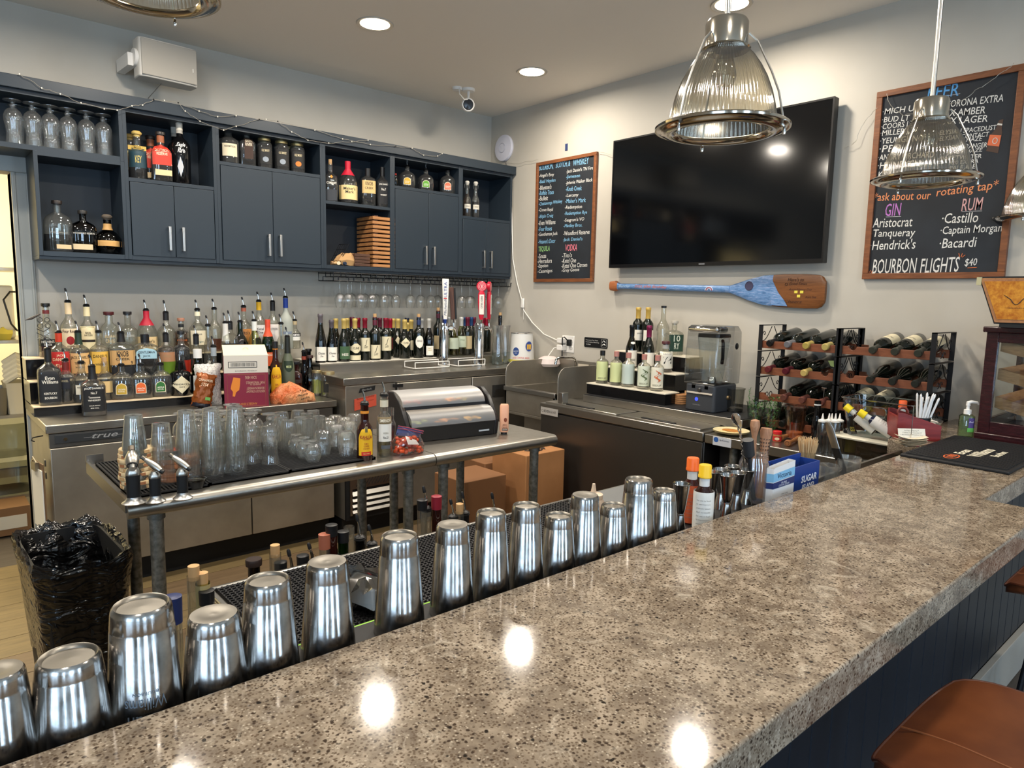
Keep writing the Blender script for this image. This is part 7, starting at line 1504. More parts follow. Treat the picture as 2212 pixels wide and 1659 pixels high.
part('bin_rim', MB().tube([(x, y, bb) for x, y in rprof(-.097, .097, -.147, .147, .02)], .003, 6, closed=True), glass('acrylic_edge', '#d8e4e8', '#a0b4bc', .3), t)
part('bin_handle', MB().tube([(-.092, y, z) for y, z in rprof(-.045, .045, bb-.065, bb-.025, .012)], .003, 6, closed=True), glass('acrylic_edge', '#d8e4e8', '#a0b4bc', .3), t)
ZB = PZ+.102
def bitters(lab, loc, capc, rot, hgt=.155, x2=None, body='#2a1612', paper='#d6d4cc'):
    t = thing('bitters_bottle', lab, 'bottle', loc); t.rotation_mode = 'QUATERNION'; t.rotation_quaternion = rot
    r = .0245
    part('bottle_glass', MB().lathe([(0, 0), (r*.95, 0), (r, .004), (r, hgt*.52), (r*.85, hgt*.60), (.012, hgt*.68), (.012, hgt*.85)], 24), plain(body, .1), t, smooth=50)
    part('paper_wrap', MB().lathe([(r*1.02, .004), (r*1.04, hgt*.55), (r*1.02, hgt*.60)], 24), plain(paper, .7), t)
    mb = MB()
    for k in range(7): text_on(mb, ('aromatic bitters', 'by appointment', 'for use in food', 'and cocktails')[k % 4], .034, .0035, lambda a, b: (r*1.05*math.sin(a/r), -r*1.05*math.cos(a/r), hgt*(.12+.06*k)+b))
    part('lettering', mb, plain('#77736c'), t, smooth=0)
    part('neck_label', MB().lathe([(.0125, hgt*.66), (.0125, hgt*.80)], 20), plain('#c8c8c4'), t)
    part('screw_cap', MB().lathe([(.0145, hgt*.80), (.0165, hgt*.81), (.0165, hgt*.84), (.0155, hgt*.85), (.0155, hgt*.985), (.014, hgt), (0, hgt)], 26), plain(capc, .4), t)
    return t
up = Quaternion((1, 0, 0, 0))
bitters('upright bitters bottle with an orange cap in the clear bin', (3.13, 1.08, ZB), '#dd5a22', Quaternion((0, 0, 1), -1.2))
dv = Vector((-.15, .85, .62)).normalized(); rq = Vector((0, 0, 1)).rotation_difference(dv)
bitters('tilted bitters bottle with a yellow cap at the left of the clear bin', (3.02, 1.135, ZB+.03), '#d8c21e', rq)
dv2 = Vector((-.25, .8, .50)).normalized()
bitters('second yellow-capped bitters bottle lying across the bin front', (3.00, 1.06, ZB+.03), '#d8c21e', Vector((0, 0, 1)).rotation_difference(dv2), body='#1c2038')
# ---------------------------------------------------------------- stacked wine racks
rw = wood('rack_wood', '#4a281a', '#74422a', (16, 2, 16), .5, '#855034')
RXF, RXB = 3.345, 3.585; TH = .1355
def rail(y0, slots, dx, th_):
    n = 4; sp = .096; out = [(0, 0), (.385, 0), (.385, .038)]
    for k in reversed(range(n)):
        c = .048+k*sp
        for j in range(7): a = PI*j/6; out.append((c+.019*math.cos(a), .038-.019*math.sin(a)))
    out += [(0, .038)]; return out
first = None
def rack(label, y1, base):
    """y1 = far (left in view) end"""
    t = thing('wine_rack', label, 'wine rack', (RXF, y1, base))
    for k in range(4):
        z = k*TH
        for y in (0, -.40):
            mb = MB(); mb.box(-.004, .0, y-.011, y+.011, z, z+TH-.003).box(RXB-RXF, RXB-RXF+.004, y-.011, y+.011, z, z+TH-.003).box(-.004, RXB-RXF+.004, y-.011, y+.011, z+TH-.007, z+TH-.003)
            fr = part('iron_end_frame', mb, blacki, t)
            sc = MB(); c = (RXB-RXF)/2
            for s in (-1, 1):
                pts = [(c+s*(.012+.095*q), y, z+TH-.012-.075*math.sin(q*PI*.55)) for q in [i/10 for i in range(11)]]
                sc.tube(pts, .0022, 5); x0, z0 = c+s*.085, z+TH-.050
                sc.tube([(x0+s*(.016-.0018*i)*math.cos(i*.8), y, z0+(.016-.0018*i)*math.sin(i*.8)) for i in range(9)], .002, 5)
                sc.tube([(c+s*.02+s*.014*math.cos(i*.7), y, z+.03+.014*math.sin(i*.7)) for i in range(8)], .002, 5)
            part('iron_scroll', sc, blacki, fr)
            part('rivet', MB().lathe([(0, -.006), (.003, -.005), (.004, -.004)], 8, M=Matrix.Translation((0, y, z+.045)) @ R3(PI/2, 'Y') @ R3(PI, 'X')).lathe([(0, -.006), (.003, -.005), (.004, -.004)], 8, M=Matrix.Translation((0, y, z+.022)) @ R3(PI/2, 'Y') @ R3(PI, 'X')), steel, fr)
        for x in (.004, RXB-RXF-.02):
            poly = rail(0, 4, 0, 0)
            M_ = Matrix(((0, 0, 1, x), (-1, 0, 0, -.008), (0, 1, 0, z+.012), (0, 0, 0, 1)))
            part('wooden_rail', MB().prism(poly, 0, .016, M=M_), rw, t, smooth=0, bevel=.0012)
    return t
def flatr(m): return m
LB, RB_ = PZ, PZ+.0
ra = rack('left stacked wine rack with scrolled iron ends', 1.862, LB)
rb = rack('right stacked wine rack with scrolled iron ends', 1.452, RB_)
lay = [(1.862, LB, [(3, (0, 1, 2, 3)), (2, (0, 1, 2)), (1, (1, 2, 3)), (0, (0, 1, 2, 3))], 'left'), (1.452, RB_, [(3, (1, 2, 3)), (2, (1, 2, 3)), (1, (0, 1, 2, 3)), (0, (1, 2, 3))], 'right')]
tname = {3: 'top', 2: 'second', 1: 'third', 0: 'bottom'}
capc = {('left', 3): ['#1a1a1c', '#77777c', '#b8a458', '#c2b06a'], ('left', 2): ['#6a2a2e', '#5a1c28', '#c9b06a', '#222222'], ('left', 1): ['#222222', '#6a4038', '#6a4038', '#6a4038'], ('left', 0): ['#222222', '#222222', '#3a2a22', '#222222'], ('right', 3): ['#3a3c34']*4, ('right', 2): ['#2a2c28']*4, ('right', 1): ['#222222']*4, ('right', 0): ['#222222']*4}
words = {'#1a1a1c': 'black', '#77777c': 'silver', '#b8a458': 'gold', '#c2b06a': 'pale gold', '#6a2a2e': 'brick red', '#5a1c28': 'maroon', '#c9b06a': 'cream-gold', '#222222': 'black', '#6a4038': 'brown waxed', '#3a2a22': 'dark brown', '#3a3c34': 'olive-black', '#2a2c28': 'dusty black'}
protos = {}
for y1, base, tiers, side_ in lay:
    for tier, slots in tiers:
        for s in slots:
            y = y1-.008-.048-s*.096; z = base+tier*TH+.012+.019+.048
            c = capc[(side_, tier)][s]; lab3 = (side_ == 'right' and tier == 3) or (side_ == 'right' and tier == 1 and s < 2)
            label = 'lying wine bottle with a %s neck, %s shelf of the %s rack, slot %s' % (words[c], tname[tier], side_, ordn[s])
            d = Vector((-1, .0, -.15)).normalized(); q0 = Quaternion((0, 1, 0), -PI/2-.15)
            q = q0 @ Quaternion((0, 0, 1), 1.25 if lab3 else 0)
            key = (c, lab3)
            bx = 3.62
            if key not in protos:
                protos[key] = bottle(label, bx, y, z+.004, .295, .072, 'bord' if side_ == 'left' or tier == 3 else 'burg', 'darkwine', None, [('rect', .18, .52, .9, '#d9cfb0')] if lab3 else [], [('CELLAR', .4, .04, .5, '#4a443a')] if lab3 else [], cap=('foil', c, .065), name='lying_wine_bottle', cat='wine bottle', group='wine bottles lying in the racks', lie=q)
            else:
                r_ = dup(protos[key], (bx, y, z+.004), 0, label); r_.rotation_mode = 'QUATERNION'; r_.rotation_quaternion = q
t = thing('bottle_gift_tag', 'pale paper tag hanging from a bottle slot in the left rack', 'tag', at_x(1795, 785, 3.33)); part('paper_tag', MB().add([(0, .015, .012), (0, -.012, .014), (0, -.016, -.016), (0, .0, -.014)], [(0, 1, 2, 3)]), plain('#6a7a4a'), t)
t = thing('corkscrew', 'small steel T-handled corkscrew stuck upright before the left rack', 'corkscrew', at_x(1780, 848, 3.3)); part('shaft', MB().tube([(0, 0, -.03), (0, 0, .02)], .0015, 6), chrome, t); part('cross_handle', MB().tube([(0, -.012, .022), (0, .012, .022)], .003, 8), chrome, t)
# ---------------------------------------------------------------- bar counter
BZ = 0.98; BK = .889; BF = .388
gran = pr('speckled_quartz', '#8d7f70', .09, spec=.28)
n_, l_, b_ = nodes(gran); tc = n_.new('ShaderNodeTexCoord'); V_ = tc.outputs['Object']
base = ramp(gran, noise(gran, V_, 22, 6, .62, .6), [(.36, '#6a5e51'), (.5, '#7f7262'), (.64, '#9b8d7b')])
def mixc(a, b, f):
    m = n_.new('ShaderNodeMix'); m.data_type = 'RGBA'; l_.new(f, m.inputs[0])
    if isinstance(a, str): m.inputs[6].default_value = (*lin(a), 1)
    else: l_.new(a, m.inputs[6])
    if isinstance(b, str): m.inputs[7].default_value = (*lin(b), 1)
    else: l_.new(b, m.inputs[7])
    return m.outputs[2]
def vor(scale, lo, hi, rnd=1):
    w_ = n_.new('ShaderNodeTexNoise'); w_.inputs['Scale'].default_value = scale*.8; l_.new(V_, w_.inputs['Vector'])
    ad = n_.new('ShaderNodeMixRGB'); ad.blend_type = 'ADD'; ad.inputs[0].default_value = .35/scale*2; l_.new(V_, ad.inputs[1]); l_.new(w_.outputs['Color'], ad.inputs[2])
    v_ = n_.new('ShaderNodeTexVoronoi'); v_.inputs['Scale'].default_value = scale; l_.new(ad.outputs[0], v_.inputs['Vector'])
    sb = n_.new('ShaderNodeSeparateColor'); l_.new(v_.outputs['Color'], sb.inputs[0])
    m1 = n_.new('ShaderNodeMapRange'); m1.inputs[1].default_value = lo; m1.inputs[2].default_value = hi; m1.inputs[3].default_value = 1; m1.inputs[4].default_value = 0; l_.new(v_.outputs['Distance'], m1.inputs[0])
    m2 = n_.new('ShaderNodeMath'); m2.operation = 'GREATER_THAN'; m2.inputs[1].default_value = rnd; l_.new(sb.outputs[0], m2.inputs[0])
    m3 = n_.new('ShaderNodeMath'); m3.operation = 'MULTIPLY'; l_.new(m1.outputs[0], m3.inputs[0]); l_.new(m2.outputs[0], m3.inputs[1]); return m3.outputs[0]
cA = mixc(base, '#5a4c3e', vor(230, .30, .52, .30)); cB = mixc(cA, '#3a2f26', vor(135, .26, .42, .60)); cC = mixc(cB, '#aa9e8c', vor(210, .12, .42, .70)); cD = mixc(cC, '#211c18', vor(64, .15, .24, .84))
vn = noise(gran, V_, 16, 7, .72, 1.8); cE = mixc(cD, '#d0c5b2', ramp(gran, vn, [(.55, '#000000'), (.70, '#b0b0b0')])); l_.new(cE, b_.inputs['Base Color'])
slab = [(-1.3, BF), (2.18, BF), (2.18, .527), (XW-.002, .527), (XW-.002, 1.03), (2.86, 1.03), (2.86, BK), (-1.3, BK)]
t = thing('bar_counter', 'long speckled brown quartz bar counter in the foreground', 'counter', (0, 0, 0))
part('stone_top', MB().prism(slab, BZ-.058, BZ), gran, t, bevel=.004)
part('carcass', MB().box(-1.3, XW-.002, .665, .82, .0, BZ-.058), navyp, t)
part('baseboard', MB().box(-1.3, XW-.002, .632, .65, 0, .165).box(-1.3, XW-.002, .627, .65, .165, .185), pr('grey_white_trim', '#b3aea4', .4), t, bevel=.002)
x = -.55; k = 0
pm = MB().box(.0015, .1015, .650, .665, .185, BZ-.058).build('panel_board', navyp, me_only=True, smooth=0)
while x < XW-.11:
    o = link('panel_board', pm, t, bevel=.003); o.location = (x, 0, 0); x += .103
part('rubber_bar_rail', MB().box(-1.0, 2.34, BK+.001, 1.012, .925, .937).box(-1.0, 2.34, BK+.001, BK+.006, .937, .965), rubber, t, bevel=.003)
part('rail_shelf', MB().box(-1.0, 2.34, .82, 1.010, .905, .925), blackm, t)
part('green_rail_edge', MB().box(-.4, .95, 1.013, 1.019, .925, .934), plain('#8fd22e', .35), t)
part('steel_bar_edge', MB().box(2.02, 2.86, BK+.02, .985, .895, .915).box(2.02, 2.86, .975, .985, .895, .945), steel, t)
RZ = .9375
# cocktail tins, upside down
shk = [(-8, 1448, 106, .165), (148, 1415, 125, .150), (305, 1303, 121, .172), (461, 1325, 106, .147), (578, 1250, 96, .172), (707, 1212, 88, .172), (863, 1155, 82, .172), (978, 1132, 72, .172), (1061, 1105, 66, .172), (1137, 1090, 62, .168), (1207, 1112, 60, .140), (1264, 1068, 60, .17), (1325, 1090, 54, .138), (1380, 1034, 60, .172), (1435, 1058, 50, .138)]
tops = ['flat', 'dished', 'dished', 'flat', 'dished', 'flat', 'dished', 'flat', 'dished', 'dished', 'dished', 'flat', 'dished', 'dished', 'dished']
for i, (px, py, w_, hg) in enumerate(shk):
    y = .955; a = at_y(px, py, y); h_ = a.z-RZ; rc = wid(a, w_)/2; rm = min(rc*1.36, .0455)
    t = thing('cocktail_shaker', '%s upside-down steel cocktail tin with a %s top, %s from the left along the bar' % ('tall' if h_ > .155 else 'short', tops[i], ordn[i]), 'cocktail shaker', (a.x, y, RZ), i, 'cocktail tins behind the bar')
    pf = [(rm, 0), (rm*1.01, .002), (rm*.995, .006), (rc*1.06, h_*.80), (rc*1.04, h_*.80+.001), (rc*1.045, h_*.83), (rc, h_-.008), (rc*.97, h_-.003), (rc*.90, h_)]
    part('tin_body', MB().lathe(pf, 48), tin, t, smooth=55)
    if tops[i] == 'flat': part('tin_base', MB().lathe([(rc*.90, h_), (rc*.5, h_+.0003), (rc*.35, h_-.001), (0, h_)], 40), pr('worn_tin_base', '#86827a', .38, 1.0), t, smooth=60)
    else: part('tin_base', MB().lathe([(rc*.90, h_), (rc*.84, h_-.001), (rc*.78, h_-.005), (rc*.3, h_-.0045), (0, h_-.004)], 40), pr('worn_tin_base', '#86827a', .38, 1.0), t, smooth=40)
    if i == 2:
        mb = MB(); f_ = lambda a_, b_: (lambda r_: (-r_*math.sin(a_/r_), -r_*math.cos(a_/r_), b_))(rm+(rc*1.06-rm)*(b_/(h_*.8))+.0006)
        text_on(mb, 'Evan', .036, .012, lambda a_, b_: f_(a_+.004, .022-b_)); text_on(mb, 'Williams', .05, .015, lambda a_, b_: f_(a_, .042-b_)); text_on(mb, 'BOURBON', .03, .004, lambda a_, b_: f_(a_, .056-b_))
        mb.tube([f_(-.026+.009*math.cos(k*PI/8), .016+.007*math.sin(k*PI/8)) for k in range(16)], .0005, 4, closed=True)
        o = part('etched_lettering', mb, pr('etched_steel', '#7d8a96', .5, .6), t, smooth=0); o.rotation_euler = (0, 0, -i+math.atan2(-a.x, y))
# jiggers
def jig(px, py, w_, y, lab, i, hh=None):
    a = at_y(px, py, y); h_ = a.z-RZ; r = wid(a, w_)/2
    t = thing('jigger', lab, 'jigger', (a.x, y, RZ), i, 'double-cone jiggers')
    part('upper_cone', MB().lathe([(r*.35, h_*.38), (r*.55, h_*.5), (r*.95, h_-.003), (r*1.03, h_-.001), (r, h_), (r*.93, h_-.003), (r*.45, h_*.45)], 36), tin, t, smooth=50)
    part('waist_ring', MB().lathe([(r*.35, h_*.365), (r*.44, h_*.37), (r*.44, h_*.395), (r*.35, h_*.40)], 28), chrome, t)
    part('lower_cone', MB().lathe([(r*.78, 0), (r*.76, .002), (r*.38, h_*.38)], 36), tin, t, smooth=50)
for i, (px, py, w_, y, d_) in enumerate(((1473, 1044, 38, .95, 'standing alone by the orange-capped bitters'), (1573, 1025, 37, .935, 'nearest of the cluster'), (1538, 1018, 33, .97, 'left of the cluster'), (1559, 1013, 36, 1.005, 'back left of the cluster'), (1583, 1006, 35, 1.03, 'rearmost of the cluster'), (1594, 1020, 36, .975, 'right middle of the cluster'), (1616, 1014, 36, .985, 'right end of the cluster'))):
    jig(px, py, w_, y, 'steel double-cone jigger %s' % d_, i)
a = at_y(1490, 998, .972); q = Quaternion((0, 0, 1), math.atan2(-1.44, .97))
bitters('orange-capped bitters bottle with orange liquid on the bar rail', (at_y(1490, 1060, .99).x, .985, RZ), '#e0641e', q, a.z-RZ+.004, body='#3a1610', paper='#b4502a')
a = at_y(1521, 1006, .94)
bitters('yellow-capped bitters bottle with an oversized white paper wrap', (at_y(1521, 1060, .935).x, .935, RZ), '#e0b41c', q, a.z-RZ+.004)
# mason jar of bar tools
a = at_y(1622, 972, .985); b = at_y(1625, 1060, .985); r = wid(a, 66)/2; h_ = a.z-RZ
t = thing('tool_jar', 'large clear glass jar holding bar spoons and muddlers', 'jar', (b.x, .985, RZ))
jw = part('jar_glass', MB().lathe([(0, .004), (r*.85, .003), (r*.93, .015), (r*.97, h_*.6), (r*.95, h_*.74), (r*.80, h_*.84), (r*.80, h_*.87), (r*.86, h_*.885), (r*.80, h_*.90), (r*.86, h_*.93), (r*.80, h_*.95), (r*.82, h_)], 40), clear, t, smooth=40)
jx, jy = b.x, .985
def tool(name, lab, cat, p0, px, py, y):
    A = Vector(p0); Bq = at_y(px, py, y); t = thing(name, lab, cat, A); return t, Bq-A
t, d = tool('bar_spoon', 'long twisted steel bar spoon standing in the jar', 'spoon', (jx+.012, jy, RZ+.02), 1587, 893, .985)
M_ = orient((0, 0, 0), d); L_ = d.length
part('twisted_stem', MB().tube([(.0012*math.cos(k*1.1), .0012*math.sin(k*1.1), L_*k/60*.88) for k in range(61)], .0022, 6, M=M_), chrome, t)
part('spoon_bowl', MB().sect([(L_*.86, .003, .002, 2), (L_*.90, .010, .003, 2), (L_*.96, .013, .0035, 2), (L_, .006, .002, 2)], 20, M=M_ @ R3(.6, 'Z')), chrome, t, smooth=60)
t, d = tool('steel_fork', 'thin steel bar fork beside the twisted spoon', 'fork', (jx-.012, jy+.01, RZ+.02), 1600, 930, .99)
part('stem', MB().tube([(0, 0, 0), d], .002, 6), chrome, t); part('tines', MB().tube([d, d*1.06+Vector((.006, 0, 0))], .0012, 5).tube([d, d*1.06-Vector((.006, 0, 0))], .0012, 5), chrome, t)
t, d = tool('wooden_muddler', 'tall wooden muddler with a mushroom head in the jar', 'muddler', (jx+.01, jy+.01, RZ+.01), 1632, 905, .99)
M_ = orient((0, 0, 0), d); L_ = d.length
part('handle', MB().lathe([(0, 0), (.010, .002), (.008, L_*.5), (.007, L_*.78), (.011, L_*.86), (.014, L_*.92), (.012, L_*.98), (0, L_)], 20, M=M_), wood('muddler_worn', '#7d5034', '#b08464', (20, 20, 4), .6), t, smooth=50)
t, d = tool('ribbed_muddler', 'chunky worn muddler with a dotted grip in the jar', 'muddler', (jx+.018, jy-.012, RZ+.01), 1656, 925, .97)
M_ = orient((0, 0, 0), d); L_ = d.length
part('handle', MB().lathe([(0, 0), (.012, .002), (.010, L_*.45), (.015, L_*.55), (.011, L_*.65), (.012, L_*.8), (.017, L_*.95), (.015, L_), (0, L_)], 20, M=M_), wood('muddler_worn', '#7d5034', '#b08464', (20, 20, 4), .6), t, smooth=50)
mb = MB()
for k in range(12):
    for j in range(8): a_ = k*PI/6; mb.cbox((.0135*math.cos(a_), .0135*math.sin(a_), L_*(.5+.05*j)), (.002, .002, .004), M=M_)
part('grip_dots', mb, plain('#4a3a34'), t, kind='stuff', smooth=0)
t, d = tool('black_muddler', 'black rubber-headed muddler in the jar', 'muddler', (jx-.008, jy-.01, RZ+.01), 1615, 950, .975)
part('handle', MB().lathe([(0, 0), (.006, .0), (.006, d.length*.7), (.0155, d.length*.75), (.0155, d.length), (0, d.length)], 20, M=orient((0, 0, 0), d)), pr('dark_rubber', '#202225', .5), t)
# sugar and napkin boxes
def carton(lab, name, pxl, pyl, pxr, pyr, y, depth, mats, topl, topr):
    pass
a = at_y(1669, 1060, .925); b = at_y(1714, 1055, .925); zt = at_y(1671, 1012, .925).z; zt2 = at_y(1714, 995, .925).z
t = thing('sweetener_box', 'white and blue sweetener packet box with a slanted front on the bar rail', 'box', (a.x, .925, RZ), 0)
w = b.x-a.x; bh = zt-RZ; bh2 = zt2-RZ
vs = [(0, 0, 0), (w, 0, 0), (w, 0, bh2), (w*.12, 0, bh), (0, 0, bh*.97), (0, .021, 0), (w, .021, 0), (w, .021, bh2), (w*.12, .021, bh), (0, .021, bh*.97)]
cb = part('carton', MB().add(vs, [(0, 1, 2, 3, 4), (9, 8, 7, 6, 5), (0, 4, 9, 5), (1, 6, 7, 2), (0, 5, 6, 1)]), plain('#dcdcdc', .45), t, smooth=0)
part('light_blue_band', MB().add([(0, -.0006, bh*.62), (w, -.0006, bh2*.62), (w, -.0006, bh2*.84), (0, -.0006, bh*.84), (-.0006, .021, bh*.60), (-.0006, .021, bh*.82)], [(0, 1, 2, 3), (4, 0, 3, 5)]), plain('#7db4d8', .45), cb)
part('navy_band', MB().add([(0, -.0007, bh*.44), (w, -.0007, bh2*.42), (w, -.0007, bh2*.60), (0, -.0007, bh*.60), (-.0007, .021, bh*.42), (-.0007, .021, bh*.58)], [(0, 1, 2, 3), (4, 0, 3, 5)]), plain('#2a3668', .45), cb)
mb = MB(); text_on(mb, 'Victoria', w*.66, bh*.13, lambda p, q_: (w*.5+p, -.0012, bh*.76+q_)); part('lettering', mb, plain('#1c2a4c'), cb, smooth=0)
mb = MB(); text_on(mb, 'PURE', w*.25, bh*.05, lambda p, q_: (w*.5+p, -.0012, bh*.55+q_)); text_on(mb, 'CRYSTAL SUGAR', w*.5, bh*.05, lambda p, q_: (w*.5+p, -.0012, bh*.49+q_)); part('lettering', mb, plain('#d8dce8'), cb, smooth=0)
mb = MB()
for k, s in enumerate(('ITEM 11308', '2 BLACK 5" COCKTAIL STRAWS', '250 CUSHIONED PINS BAG')): text_on(mb, s, w*(.3+.2*min(k, 2)), bh*.035, lambda p, q_: (w*.55+p, -.0012, bh*(.24-.06*k)+q_))
part('lettering', mb, plain('#6a6a70'), cb, smooth=0)
blu = plain('#1f3c84', .4)
a = at_y(1668, 975, 1.035); fl0 = at_y(1672, 1050, .949); fr0 = at_y(1768, 1035, .949); ztl = at_y(1716, 1010, .949).z; ztr = at_y(1768, 996, .949).z
t = thing('bar_caddy_box', 'blue bar caddy box of black straws with white lettering', 'box', (fl0.x, .949, RZ), 0)
W1 = fr0.x-fl0.x; hc = (ztl+ztr)/2-RZ
cb = part('front_wall', MB().box(0, W1, 0, .003, 0, hc), blu, t)
part('box_wall', MB().box(0, W1, .062, .065, 0, hc+.012).box(0, .003, .003, .062, 0, hc+.006).box(W1-.003, W1, .003, .062, 0, hc).box(0, W1, .003, .062, 0, .003), blu, t)
mb = MB(); text_on(mb, 'SUGAR', W1*.36, hc*.27, lambda p, q_: (W1*.76+p, -.0008, hc*.44+q_), shear=.15, fat=.03); text_on(mb, 'ISLAND', W1*.28, hc*.17, lambda p, q_: (W1*.75+p, -.0008, hc*.15+q_), shear=.15, fat=.03)
part('lettering', mb, plain('#dfe4ec'), cb, smooth=0)
mb = MB(); random.seed(8)
for k in range(150): x_, y_ = random.uniform(.006, W1*.6), random.uniform(.01, .056); mb.tube([(x_, y_, .004), (x_+random.uniform(-.004, .004), y_, hc-.008+random.uniform(0, .014))], .0013, 4)
part('cocktail_straws', mb, blackm, t, kind='stuff', smooth=0)
# toothpicks in a glass, tumblers
a = at_y(1745, 948, 1.06)
t = thing('toothpick_cup', 'short glass crammed with wooden toothpicks behind the blue box', 'cup', (at_y(1745, 985, 1.06).x, 1.062, RZ-.0))
hh = a.z-RZ; part('cup_glass', MB().lathe([(0, .002), (.022, .002), (.027, hh*.6), (.026, hh*.6)], 28), clearb, t, smooth=50)
mb = MB(); random.seed(5)
for k in range(170):
    a_, r_ = random.uniform(0, 6.28), random.random()**.5; x0, y0 = r_*.014*math.cos(a_), r_*.014*math.sin(a_); mb.tube([(x0, y0, .006), (x0*2.4, y0*2.4, hh*random.uniform(.86, 1.04))], .0011, 4)
part('toothpicks', mb, plain('#c9a97c', .7), t, kind='stuff', smooth=0)
part('support_block', MB().box(-.028, .028, -.028, .028, -.03, .0), steel_d, t)
t = thing('rocks_glass', 'clear rocks glass by the strainer behind the bar edge', 'glass', (at_y(1788, 1015, .955).x, .955, .9155)); part('glass_wall', MB().lathe([(0, .006), (.030, .003), (.034, .075), (.032, .075), (.029, .012), (0, .012)], 36), clear, t, smooth=50)
t = thing('wide_glass_bowl', 'wide glass with ice-blue sparkle right of the rocks glass', 'glass', (at_y(1812, 1000, .955).x+.045, .945, .9155)); part('glass_wall', MB().lathe([(0, .006), (.034, .003), (.040, .085), (.038, .085), (.033, .012), (0, .012)], 40, rib=(14, .02)), clear, t, smooth=50)
t = thing('cocktail_strainer', 'black-handled steel strainer leaning in the wide glass', 'strainer', (at_y(1812, 1000, .955).x+.035, .945, .9157+.012)); A = at_y(1788, 912, .99)-Vector(t.location); 
M_ = orient((0, 0, 0), A); L_ = A.length
part('handle', MB().sect([(.0, .006, .002, 3), (L_*.2, .017, .003, 4), (L_*.55, .016, .004, 4)], 20, M=M_ @ R3(.3, 'Z')), black, t); part('steel_end', MB().sect([(L_*.55, .0165, .003, 4), (L_*.9, .0165, .002, 4), (L_, .010, .002, 2)], 20, M=M_ @ R3(.3, 'Z')), alu, t); part('hanging_loop', MB().lathe([(.007, -.0028), (.009, -.0028)], 20, M=M_ @ R3(.3, 'Z') @ T3(0, 0, L_*.86) @ R3(PI/2, 'X')), plain('#4a4a4a'), t)
# black service mat
mq = [at_z(1949, 977, .992), at_z(2020, 951, .992), at_z(2330, 1012, .992), at_z(2190, 1028, .992)]
t = thing('service_mat', 'thick black rubber service mat with a maker slogan on the bar end', 'bar mat', (2.56, .56, BZ))
mw_, md = .56, .318
part('mat_base', MB().box(0, mw_, 0, md, 0, .010), rubber, t, bevel=.003)
mb = MB()
k = .02
while k < mw_-.02: mb.box(k, k+.010, .012, md-.012, .010, .0135); k += .018
part('mat_ribs', mb, rubber, t, kind='stuff', smooth=0)
lg = part('orange_oval', MB().add([(.085+.045*math.cos(q_*PI/12), .186+.022*math.sin(q_*PI/12), .0139) for q_ in range(24)], [tuple(range(24))]), plain('#d4602a'), t)
part('oval_centre', MB().add([(.085+.039*math.cos(q_*PI/12), .186+.018*math.sin(q_*PI/12), .0142) for q_ in range(24)], [tuple(range(24))]), plain('#1a1a1c'), t)
mb = MB(); text_on(mb, '1783', .055, .022, lambda p, q_: (.085+p, .186+q_, .0145), fat=.03); part('lettering', mb, plain('#d4602a'), t, smooth=0)
mb = MB()
for s, xx, yy, ww, h2 in (('Evan', .20, .185, .10, .032), ('Williams', .235, .138, .19, .040), ('Bourbon', .26, .092, .12, .026)): text_on(mb, s, ww, h2, lambda p, q_: (xx+p, yy+q_, .0145), fat=.03)
part('lettering', mb, plain('#ddd6c0'), t, smooth=0)
# receipts on a spike
q = at_z(1990, 945, BZ)
t = thing('receipt_spike', 'steel spike holding curled paper receipts beside the red caddy', 'receipt spike', (2.79, .925, BZ))
part('spike', MB().tube([(0, 0, 0), (0, 0, .15)], .0014, 6).lathe([(0, 0), (.03, 0), (.03, .002), (0, .002)], 24), chrome, t)
for k in range(6):
    c = random.uniform(-.25, .25); M_ = T3(0, 0, .004+k*.005) @ R3(-.75+c, 'Z') @ R3(random.uniform(-.06, .06), 'Y'); mb = MB(); vs = []
    for i_ in range(7): u = (i_-3)/3; vs += [(u*.052, -.024, .010*u*u), (u*.052, .024, .010*u*u)]
    mb.add(vs, [(2*i_, 2*i_+2, 2*i_+3, 2*i_+1) for i_ in range(6)], M=M_)
    rp = part('receipt', mb, plain('#d3c7ae', .7), t, smooth=30)
t2 = part('top_receipt', MB().box(-.05, .05, -.001, 0, .028, .066, M=T3(0, -.01, 0) @ R3(-.75, 'Z') @ R3(-.35, 'X')), plain('#ddd6c6', .7), t)
mb = MB(); M_ = T3(0, -.01, 0) @ R3(-.75, 'Z') @ R3(-.35, 'X')
for s, z_, w_ in (('Server: Maria P.', .058, .055), ('Table 11, Guests 4', .050, .07), ('1 Blackberry Whiskey Sour', .042, .085)): text_on(mb, s, w_, .0045, lambda p, q_: tuple(M_ @ Vector((p, -.0016, z_+q_))))
part('lettering', mb, plain('#6a6660'), t2, smooth=0)
# red wooden caddy with straws
t = thing('red_wooden_caddy', 'red-stained wooden caddy with slanted sides on the bar corner', 'caddy', (2.875, 1.005, BZ), -.95)
redw = wood('red_stained_wood', '#5c1618', '#8c2a24', (2, 2, 16), .4)
w, dd = .155, .13
sl = [(0, 0), (w, 0), (w, .068), (.03, .11), (.012, .11), (0, .085)]
pn = lambda y: MB().prism([(0, 0), (w, 0), (w, .062), (.02, .105), (0, .105)], y, y+.008, M=Matrix(((1, 0, 0, 0), (0, 0, 1, 0), (0, 1, 0, 0), (0, 0, 0, 1))))
part('side_board', pn(0), redw, t, bevel=.001); part('side_board', pn(dd), redw, t, bevel=.001)
part('end_board', MB().box(w-.008, w, .008, dd, 0, .055), redw, t, bevel=.001); part('end_board', MB().box(0, .008, .008, dd, 0, .09), redw, t, bevel=.001); part('floor_board', MB().box(0, w, .008, dd, 0, .006), redw, t)
